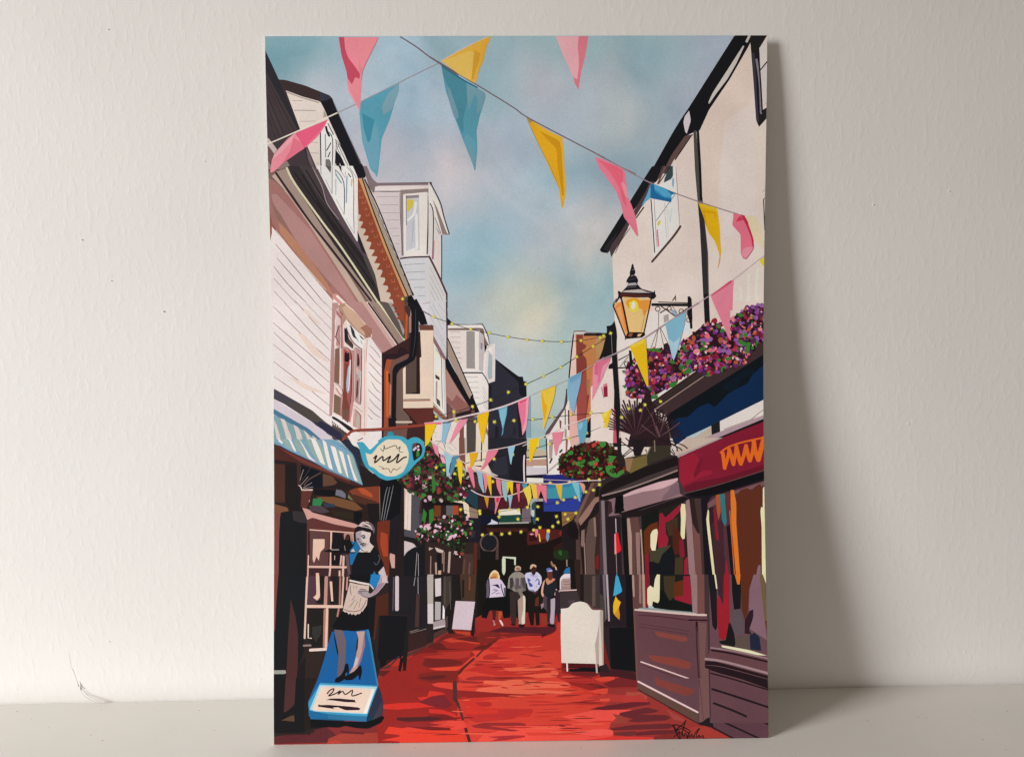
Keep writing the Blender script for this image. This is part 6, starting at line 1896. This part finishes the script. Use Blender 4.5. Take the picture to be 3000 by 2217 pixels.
P('shopright','101312','2317,883 2347,892 2381,827 2416,827 2516,796 2520,757 2285,784')
P('shopright','e0ccaa','2295,957 2308,984 2326,983 2321,828 2311,813 2281,824 2276,799 2260,794 2247,809 2248,903 2267,918 2287,903')
P('shopright','8a6c6c','2509,981 2552,981 2550,746 2525,752')
P('shopright','6a4440','2552,981 2595,980 2611,746 2550,746')
P('shopright','3c2c30','2595,980 2625,980 2627,519 2591,490')
L('shopright','868884',69,'2210,784 2518,754')
P('shopright','5c3c42','2170,771 2610,731 2611,470 2619,133 2556,134 2179,352')
P('shopright','6a4640','2157,919 2170,771 2184,352 2174,347')
P('shopright','6a4a48','2555,697 2604,687 2591,490 2615,420 2615,133 2569,133')
L('shopright','cdb0a8',108,'2173,775 2515,742 2603,738')
L('shopright','3c1e24',49,'2185,741 2315,734 2515,705')
L('shopright','281018',89,'2497,710 2607,707')
L('shopright','3c1e24',39,'2194,692 2503,641')
L('shopright','3c1e24',39,'2194,674 2496,625')
P('shopright','7c4038','2288,646 2483,609 2493,589 2462,580 2303,616')
P('shopright','7c3c34','2246,504 2411,487 2505,456 2500,422 2460,422 2271,469')
P('shopright','78382f','2284,375 2359,359 2528,313 2523,288 2493,254 2448,260 2299,331')
L('shopright','d0b0ac',79,'2203,465 2521,350')
L('shopright','3c1e24',44,'2205,448 2521,333')
L('shopright','241418',128,'2544,695 2544,648')
L('shopright','3c2428',89,'2544,668 2544,520 2566,148')
P('shopright','5c3e46','2181,364 2559,363 2551,97 2547,92 2180,303')
P('shopright','783a34','2282,362 2351,351 2531,294 2503,262 2466,258 2291,324')
P('shopright','5a4038','2183,348 2545,152 2544,92 2281,247 2180,303')
L('shopright','281a1a',55,'2183,300 2373,191 2547,91')
L('shopright','dab4b4',109,'2185,348 2543,159')
P('shopright','6a4a48','2555,363 2615,363 2621,123 2584,96 2551,97')
L('shopright','3c2428',41,'2555,352 2577,115')
L('shopright','3c2428',41,'2545,152 2544,97')
P('shopright','54363e','2615,367 3003,362 2999,-20 2786,-17 2625,68')
P('shopright','1c181a','2547,97 2570,101 2602,128 2626,123 2639,63 2593,78 2551,83')
L('shopright','1e1618',100,'2630,68 2786,-17')
L('shopright','1c1519',109,'2632,301 2743,273 2989,178')
L('shopright','1c1519',109,'2638,217 2742,177 2981,77')
L('shopright','1c1519',109,'2637,128 2787,57 2948,-19')
P('shopright','5e4148','2625,980 3002,976 2992,465 2622,529')
P('shopright','1a161b','2620,980 2670,980 2669,666 2659,646 2639,671')
P('shopright','3a2228','2670,980 2720,979 2707,794 2678,854')
P('shopright','8c1c28','2715,979 2750,979 2745,715 2729,616 2708,587 2678,597 2668,715 2670,834 2683,854 2707,794')
P('shopright','141518','2761,979 2821,978 2812,773 2772,769 2763,863')
P('shopright','161618','2740,695 2765,665 2778,566 2772,546 2683,567 2678,582 2718,587')
P('shopright','54474c','2751,764 2817,768 2834,625 2774,615 2750,690')
P('shopright','54463f','2784,610 2854,614 2867,525 2772,546')
P('shopright','54281a','2816,978 2901,977 2890,891 2865,896 2857,753 2836,704 2817,773')
P('shopright','785a64','2896,977 2952,976 2956,712 2969,583 2865,654 2892,737 2862,763 2870,896')
P('shopright','2a1820','2867,762 2890,767 2886,713 2860,644 2879,619 2834,625 2836,704')
P('shopright','1c2234','2864,614 2894,629 2924,604 2932,520 2867,530')
P('shopright','665438','2932,977 2962,976 2976,702 2956,697')
P('shopright','ddc8a0','2952,976 2992,976 2980,890')
P('shopright','e0ccaa','2655,980 2665,980 2674,896 2666,893')
P('shopright','cc6c24','2781,978 2816,978 2810,919 2795,919')
P('shopright','5a3018','2956,697 2976,702 2975,633')
P('shopright','5c3c40','2622,538 2992,475 2987,218 2620,415 2590,430')
P('shopright','e0ccaa','2692,557 2742,549 2862,526 2967,492 2912,495 2787,524 2695,545')
L('shopright','8c7074',89,'2627,543 2762,522 2992,470')
L('shopright','241418',108,'2632,528 2762,505 2991,450')
L('shopright','94787c',138,'2593,477 2711,458 2990,381')
P('shopright','20141a','2591,465 2661,459 2990,366 2988,287 2809,354 2660,395 2590,425')
L('shopright','6c484c',34,'2595,440 2710,424 2989,346')
P('shopright','5a3c42','2620,410 2988,287 2986,89 2616,94')
L('shopright','20141a',89,'2625,391 2759,354 2988,282')
L('shopright','1e151a',128,'2631,297 2758,256 2987,178')
L('shopright','1e151a',128,'2639,213 2756,167 2836,131')
L('shopright','3c2830',69,'2615,415 2618,124')
PAVED = pts('750,376 996,555 1428,682 1634,689 1714,485 2166,368 2432,191 2699,23 2760,-19 646,11 585,114 749,194')
strokes(150)
SKY = [(26,4114,130,162,171),(166,4075,122,161,170),(43,3956,122,161,170),(247,4154,132,165,175),(447,4114,155,180,191),(646,3975,160,184,198),(242,3897,169,179,190),(160,3818,169,179,190),(845,3816,155,177,194),(738,3479,184,178,188),(903,3617,169,177,191),(546,4014,159,179,193),(360,3758,170,179,192),(1252,4112,140,165,175),(1351,3914,145,170,180),(1757,4151,135,163,170),(1655,3913,164,171,180),(2264,4110,133,160,168),(2426,4030,140,163,173),(2569,3910,148,157,170),(2162,3912,150,163,170),(2265,3613,155,163,170),(2061,3514,140,155,165),(982,3518,174,174,184),(1348,3476,164,172,184),(1857,3714,159,171,182),(1552,3615,159,171,184),(2670,4109,143,156,170),(2468,3772,149,159,173),(2164,3413,143,157,169),(1857,3414,152,168,179),(1143,3377,194,186,191),(1040,3297,189,185,191),(1448,3255,170,184,194),(1693,3295,150,175,188),(1139,3015,150,177,188),(1240,2852,150,180,191),(1488,3134,174,182,194),(1816,3052,179,181,184),(1939,3010,182,179,177),(1445,2810,180,186,186),(1485,2625,201,194,180),(1815,2787,155,170,175),(1960,2847,155,170,170),(1038,3137,180,185,196),(1323,3034,148,176,187),(1651,2971,180,181,186),(1096,2812,153,179,190),(2021,3132,164,169,175),(1114,2607,177,182,186),(1237,2545,182,186,190),(1402,2564,190,188,179),(1505,2543,206,198,175),(1567,2604,202,195,173),(1690,2480,175,186,182),(1856,2540,159,175,182),(1442,2399,173,184,190),(1338,2317,184,182,190),(1565,2316,161,176,182),(1647,2191,169,182,175),(1731,2397,165,182,177),(1543,2026,173,182,177),(1440,2151,159,175,184),(1645,1880,145,169,169),(1582,1798,173,186,173),(1897,2396,163,179,182),(2021,2498,153,173,177),(2042,2683,143,169,173),(1980,2601,151,173,177),(1750,2086,155,173,177),(1562,1881,143,165,173),(679,3578,196,188,196),(798,3419,198,191,196),(1102,3357,204,195,196),(1244,3236,192,191,198),(1505,2543,214,206,182),(1382,2605,202,196,186),(1570,3194,182,189,196),(2265,3752,172,177,184),(2122,3653,173,182,182),(945,3756,169,186,198),(403,3876,180,187,198),(1754,3133,184,185,192),(1857,3031,192,189,186)]
MARKS = [(-0.0904, 0.4217, 0.00034, 1), (-0.1154, 0.3003, 0.00048, 0), (-0.0995, 0.2756, 0.00034, 0), (-0.0687, 0.2568, 0.00054, 1), (-0.0388, 0.3464, 0.0002, 1), (0.3691, 0.3195, 0.00041, 0), (0.3997, 0.1816, 0.00034, 0), (0.448, 0.0249, 0.00034, 0), (-0.1175, 0.0436, 0.00027, 1), (0.4164, 0.3276, 0.00034, 0)]
SCUFF = [[(-0.1442, 0.0358, 2e-05), (-0.1439, 0.0315, 4e-05), (-0.1438, 0.0276, 4e-05), (-0.143, 0.025, 5e-05), (-0.1425, 0.0233, 6.000000000000001e-05)], [(-0.1426, 0.025, 8e-05), (-0.1419, 0.0216, 0.00016), (-0.141, 0.0181, 0.00024000000000000003), (-0.1403, 0.0147, 0.00026000000000000003), (-0.1401, 0.0129, 0.0002)], [(-0.1389, 0.0168, 0.00014000000000000001), (-0.1387, 0.0146, 0.00034), (-0.139, 0.0129, 0.0006000000000000001), (-0.1393, 0.0114, 0.0005), (-0.1388, 0.0101, 0.00014000000000000001)], [(-0.1382, 0.015, 0.0001), (-0.138, 0.0129, 0.00024000000000000003), (-0.1373, 0.0113, 0.00042), (-0.1367, 0.0116, 0.00018)], [(-0.1386, 0.0099, 6.000000000000001e-05), (-0.1374, 0.0072, 9e-05), (-0.1352, 0.005, 0.0001), (-0.1321, 0.003, 0.00014000000000000001), (-0.1291, 0.0014, 0.00016), (-0.1275, 0.0009, 0.0001)], [(-0.1368, 0.0103, 6.000000000000001e-05), (-0.136, 0.0083, 0.00012000000000000002), (-0.1349, 0.0067, 0.00026000000000000003), (-0.133, 0.0054, 0.00030000000000000003), (-0.1309, 0.0041, 0.00036), (-0.1286, 0.0027, 0.0005200000000000001), (-0.127, 0.002, 0.0005600000000000001), (-0.1256, 0.002, 0.00018)]]
SPECKS = [(-0.1767, -0.0061, 0.0006), (-0.1055, -0.04, 0.0007), (-0.1627, -0.0148, 0.0004), (-0.059, -0.0093, 0.0005), (0.3656, -0.0359, 0.0005), (0.3991, -0.0334, 0.0005), (0.459, -0.0291, 0.0006), (0.2317, -0.0644, 0.0004), (-0.0677, -0.0286, 0.0003), (0.4318, -0.0194, 0.0004), (0.1825, -0.0578, 0.0004)]
# ---------------------------------------------------------------- build the printed parts
GROUPS = [('sky', 'printed_sky', 'pale blue watercolour sky behind the bunting in the picture'),
          ('farhouse', 'printed_far_houses', 'row of narrow houses, dark gable and brick chimney at the far end of the lane'),
          ('whitehouse', 'printed_white_house', 'tall cream gabled house with black gutter and downpipe at upper right of the picture'),
          ('house', 'printed_boarded_house', 'white weatherboarded house with dark roof and pink eaves on the left of the picture'),
          ('alley', 'printed_lane_shops', 'dark shops and covered passage at the far end of the lane'),
          ('paving', 'printed_paving', 'red brushstroked paving of the lane'),
          ('shopleft', 'printed_tea_shop', 'dark shop front under a blue and white striped awning'),
          ('shopright', 'printed_corner_shop', 'mauve panelled shop front under a crimson fascia'),
          ('people', 'printed_people', 'small group of people walking at the end of the lane'),
          ('boarda', 'printed_pavement_board', 'small tilted blank white board in a dark frame on the left side of the lane'),
          ('board', 'printed_pavement_board', 'large cream pavement board with a rounded top on the red paving'),
          ('flowers', 'printed_flowers', 'hanging baskets and window boxes of red and purple flowers'),
          ('lamp', 'printed_street_lamp', 'glowing black street lamp on a scrolled bracket'),
          ('sign', 'printed_teapot_sign', 'turquoise teapot shop sign with scribbled lettering'),
          ('waitress', 'printed_waitress_board', 'blue cut-out board of a waitress holding a tray'),
          ('lights', 'printed_fairy_lights', 'strings of small yellow fairy lights'),
          ('bunting', 'printed_bunting', 'strings of pink, yellow and blue triangular flags'),
          ('signature', 'printed_signature', 'artist signature scribbled in black at the lower right corner')]
RANK = {g[0]: i for i, g in enumerate(GROUPS)}
def light_at(x):                                            # the exposure the swatches were judged under, left to right
    t = x/W_; return [a*(1-t)+b*t for a, b in zip((0.90,0.875,0.84), (0.67,0.645,0.615))]
def delit(c, x):
    k = light_at(min(max(x, 0), W_)); return tuple(min(0.92, max(0.004, v/m)) for v, m in zip(hexl(c), k))
def build_picture(root):
    ink = ink_material(); sky_m = sky_material()
    items = sorted(range(len(ITEMS)), key=lambda i: (RANK[ITEMS[i][0]], i))
    CELL = 0.0015; NX, NY = int(W_/CELL)+2, int(H_/CELL)+2
    top = [[1]*NX for _ in range(NY)]
    buf = {g[0]: ([], [], []) for g in GROUPS}
    for i in items:
        it = ITEMS[i]; g, c, outl = it[0], it[1], it[2]; strip = len(it) > 3
        tris = []
        for o in outl:
            o = [p for k, p in enumerate(o) if math.dist(p, o[k-1]) > 2e-6]
            if len(o) < 3: continue
            for t in tessellate_polygon([[Vector((p[0], p[1], 0)) for p in o]]): tris.append([o[k] for k in t])
        pieces = []
        for t in tris:
            for ax, lim, less in ((0, 0, 0), (0, W_, 1), (1, 0, 0), (1, H_, 1)):
                if t: t = clip(t, ax, lim, less)
            if len(t) >= 3: pieces.append(t)
        if not pieces: continue
        cells = set()
        for t in pieces:
            x0, x1 = min(p[0] for p in t), max(p[0] for p in t); y0, y1 = min(p[1] for p in t), max(p[1] for p in t)
            for cy in range(int(y0/CELL), int(y1/CELL)+1):
                # span of the piece within this row
                row = clip(clip(t, 1, cy*CELL-1e-6, 0), 1, (cy+1)*CELL+1e-6, 1)
                if not row: continue
                a, b = min(p[0] for p in row), max(p[0] for p in row)
                for cx in range(int(a/CELL), int(b/CELL)+1): cells.add((cy, cx))
        lay = 1+max(top[cy][cx] for cy, cx in cells)
        for cy, cx in cells: top[cy][cx] = lay+(1 if strip else 0)
        cx = sum(p[0] for p in pieces[0])/len(pieces[0]); col = delit(c, cx)
        V, F, K = buf[g]
        for j, t in enumerate(pieces):
            lift = (lay+((j//2) % 2 if strip else 0))*STEP
            y0, y1 = min(p[1] for p in t), max(p[1] for p in t)
            k0, k1 = int(y0/H_*BANDS), min(int(y1/H_*BANDS), BANDS-1)
            for k in range(k0, k1+1):
                q = clip(clip(t, 1, k*H_/BANDS, 0), 1, (k+1)*H_/BANDS, 1) if k1 > k0 else t
                if len(q) < 3: continue
                ar = sum(q[m-1][0]*q[m][1]-q[m][0]*q[m-1][1] for m in range(len(q)))
                if abs(ar) < 1e-11: continue
                if ar < 0: q = q[::-1]
                b = len(V); V.extend(on_sheet(p[0], p[1], lift) for p in q); F.append(tuple(range(b, b+len(q)))); K.append(col)
    print('ink layers', max(max(r) for r in top), 'faces', sum(len(b[1]) for b in buf.values()))
    # sky: a fine sheet with softly blended colours
    nx, ny = 60, BANDS*2; V = []; cols = []
    sk = [(x*1e-4, y*1e-4, tuple(lin(q/255) for q in c)) for x, y, *c in SKY]
    for j in range(ny+1):
        for i in range(nx+1):
            x, y = W_*i/nx, H_*j/ny; V.append(on_sheet(x, y, STEP)); s = [0, 0, 0]; w = 1e-9
            for bx, by, bc in sk:
                d2 = ((x-bx)**2+(y-by)**2)/0.0105**2; q = math.exp(-d2*.5)+1e-4/(1+d2); w += q
                for m in range(3): s[m] += bc[m]*q
            k = light_at(x); cols.append(tuple(v/w/m for v, m in zip(s, k)))
    F = [(j*(nx+1)+i, j*(nx+1)+i+1, (j+1)*(nx+1)+i+1, (j+1)*(nx+1)+i) for j in range(ny) for i in range(nx)]
    sky = mesh_obj('printed_sky', V, F, sky_m, root); at = sky.data.color_attributes.new('ink', 'FLOAT_COLOR', 'CORNER')
    at.data.foreach_set('color', [q for f in F for v in f for q in (*cols[v], 1.0)]); sky['label'] = GROUPS[0][2]
    for g, name, lab in GROUPS[1:]:
        V, F, K = buf[g]
        if not F: continue
        o = mesh_obj(name, V, F, ink, root); at = o.data.color_attributes.new('ink', 'FLOAT_COLOR', 'CORNER')
        at.data.foreach_set('color', [q for f, c in zip(F, K) for _ in f for q in (*c, 1.0)]); o['label'] = lab

root = bpy.data.objects.new('art_print', None); C.objects.link(root); root.location = (0, -GAP, 0.0003)
prop(root, label='unframed colour art print of a shopping lane hung with bunting, leaning against the white wall', category='art print')
paper = plain('print_card', (0.80, 0.78, 0.74), 0.7)
T = 0.0006; V = []; F = []
for j in range(BANDS+1):
    for x in (0, W_):
        for l in (0, -T): V.append(on_sheet(x, H_*j/BANDS, l))
for j in range(BANDS):
    a = j*4; b = a+4
    F += [(a, a+2, b+2, b), (a+1, b+1, b+3, a+3), (a, b, b+1, a+1), (a+2, a+3, b+3, b+2)]
F += [(0, 1, 3, 2), (BANDS*4, BANDS*4+2, BANDS*4+3, BANDS*4+1)]
card = mesh_obj('card_sheet', V, F, paper, root)
card['label'] = 'stiff off-white card the picture is printed on, slightly bowed'
build_picture(root)

# ---------------------------------------------------------------- wall and shelf
def box(name, lo, hi, mat, parent=None, bevel=0):
    (x0, y0, z0), (x1, y1, z1) = lo, hi
    V = [(x, y, z) for x in (x0, x1) for y in (y0, y1) for z in (z0, z1)]
    F = [(0, 1, 3, 2), (4, 6, 7, 5), (0, 4, 5, 1), (2, 3, 7, 6), (0, 2, 6, 4), (1, 5, 7, 3)]
    o = mesh_obj(name, V, F, mat, parent)
    if bevel:
        md = o.modifiers.new('bevel', 'BEVEL'); md.width = bevel; md.segments = 4
    return o
# wall foot bent back, a shape added to shade the band above the shelf
prof = [(0.12, -0.6), (0.0035, -0.6), (0.0035, 0.0)]+[(0.0035*(1-k/8)**2, 0.017*k/8) for k in range(1, 9)]+[(0, 0.3), (0, 1.6), (0.12, 1.6)]
V = [(x, y, z) for x in (-1.5, 2.2) for y, z in prof]; n = len(prof)
wall = mesh_obj('wall', V, [(k, (k+1) % n, n+(k+1) % n, n+k) for k in range(n)]+[tuple(range(n))[::-1], tuple(range(n, 2*n))], wall_material())
for q in wall.data.polygons: q.use_smooth = q.normal.y < -0.3
prop(wall, kind='structure', label='plain white painted wall with roller texture behind the print', category='wall')
shelf = box('shelf', (-1.2, -0.0785, -0.03), (1.6, 0.0032, 0), shelf_material(), None, 0.0012)
prop(shelf, label='off-white painted wooden shelf along the foot of the wall', category='shelf')

# small blemishes in the wall paint, each a raised or sunk fleck with a real edge
chip_m = plain('grey_chip', (0.30, 0.27, 0.25)); nib_m = plain('paint_nib', (0.80, 0.77, 0.73)); hair_m = plain('scuff_grey', (0.67, 0.63, 0.62))
rr = random.Random(5)
def fleck(name, x, z, rx, rz, h, mat, rot=0.0, parent=wall):
    V = [(x, -h, z)]; F = []; n = 9
    for ring_, (s, hh) in enumerate(((0.5, h*.8), (1.0, -0.0002))):
        for k in range(n):
            a = k*2*math.pi/n; w = rr.uniform(.75, 1.15)*s; px, pz = math.cos(a)*rx*w, math.sin(a)*rz*w
            V.append((x+px*math.cos(rot)-pz*math.sin(rot), -hh, z+px*math.sin(rot)+pz*math.cos(rot)))
    for k in range(n):
        k1 = (k+1) % n; F += [(0, 1+k, 1+k1), (1+k, 1+n+k, 1+n+k1, 1+k1)]
    o = mesh_obj(name, V, F, mat, parent, True); return o
for x, z, r, dark in MARKS:
    if dark: fleck('paint_chip', x, z, r, r*.55, 0.0003, chip_m, -0.5)
    fleck('paint_nib', x-(r*1.1 if dark else 0), z, r*.9, r, 0.0007, nib_m, 0.3)
def ribbon(name, line, mat, parent, h):
    """a thin raised strand lying on the wall: (x, z, half width)"""
    V = []; F = []; n = len(line)
    for i, (x, z, w) in enumerate(line):
        a, b = line[max(i-1, 0)], line[min(i+1, n-1)]; dx, dz = b[0]-a[0], b[1]-a[1]; l = math.hypot(dx, dz)
        for s, hh in ((-1, -0.0001), (-.5, h), (.5, h), (1, -0.0001)): V.append((x-dz/l*w*s, -hh, z+dx/l*w*s))
    for i in range(n-1):
        for k in range(3): F.append((i*4+k, i*4+k+1, i*4+k+5, i*4+k+4))
    return mesh_obj(name, V, F, mat, parent, True)
sc = [ribbon('scuff_mark', s, hair_m if k else plain('hairline', (0.77, 0.75, 0.73)), wall, 0.00008) for k, s in enumerate(SCUFF)]
sc[0]['label'] = 'fine hairline scratch running down the wall'
for o in sc[1:]: o['label'] = 'greyish pink paint scuff near the foot of the wall'
for x, y, r in SPECKS:
    V = [(x, y, 0.0003)]+[(x+math.cos(k*1.0472)*r*rr.uniform(.6, 1.3), y+math.sin(k*1.0472)*r*rr.uniform(.4, .8), 0.00005) for k in range(6)]
    mesh_obj('grime_speck', V, [(0, 1+k, 1+(k+1) % 6) for k in range(6)], chip_m, shelf)

# ---------------------------------------------------------------- light: a window to the left, soft room light
w = bpy.data.worlds.new('World'); bpy.context.scene.world = w; w.use_nodes = True
bg = w.node_tree.nodes['Background']; bg.inputs['Color'].default_value = (1.0,0.85,0.72,1); bg.inputs['Strength'].default_value = 0.24
ld = bpy.data.lights.new('window_light', 'AREA'); ld.shape = 'RECTANGLE'; ld.size = 0.56; ld.size_y = 1.5; ld.energy = 8.4; ld.color = (1.0,0.99,0.97); ld.spread = math.radians(54)
lo = bpy.data.objects.new('window_light', ld); C.objects.link(lo); lo.location = (-1.72,-0.93,0.42)
lo.rotation_euler = (Vector((0.0,0.0,-0.16))-lo.location).to_track_quat('-Z', 'Y').to_euler()

# ---------------------------------------------------------------- camera
cd = bpy.data.cameras.new('camera'); cam = bpy.data.objects.new('camera', cd); C.objects.link(cam); bpy.context.scene.camera = cam
cx, dist, hz, yw, pt, rl, fpx = (0.132583, 0.474488, 0.27485, 0.025898, -0.129164, -0.006062, 2226.439427)
f = Vector((math.sin(yw)*math.cos(pt), math.cos(yw)*math.cos(pt), math.sin(pt))); r = Vector((math.cos(yw), -math.sin(yw), 0)); u = r.cross(f)
r2 = r*math.cos(rl)+u*math.sin(rl); u2 = -r*math.sin(rl)+u*math.cos(rl)
from mathutils import Matrix
cam.matrix_world = Matrix(((r2.x, u2.x, -f.x, cx), (r2.y, u2.y, -f.y, -dist), (r2.z, u2.z, -f.z, hz), (0, 0, 0, 1)))
cd.sensor_fit = 'HORIZONTAL'; cd.sensor_width = 36; cd.lens = 36*fpx/3000; cd.clip_start = 0.01; cd.clip_end = 50
s = bpy.context.scene; s.render.engine = 'CYCLES'
s.render.resolution_x, s.render.resolution_y = 1024, 756
s.view_settings.view_transform = 'Standard'; s.view_settings.look = 'None'; s.view_settings.exposure = 0; s.view_settings.gamma = 1
s.cycles.max_bounces = 8
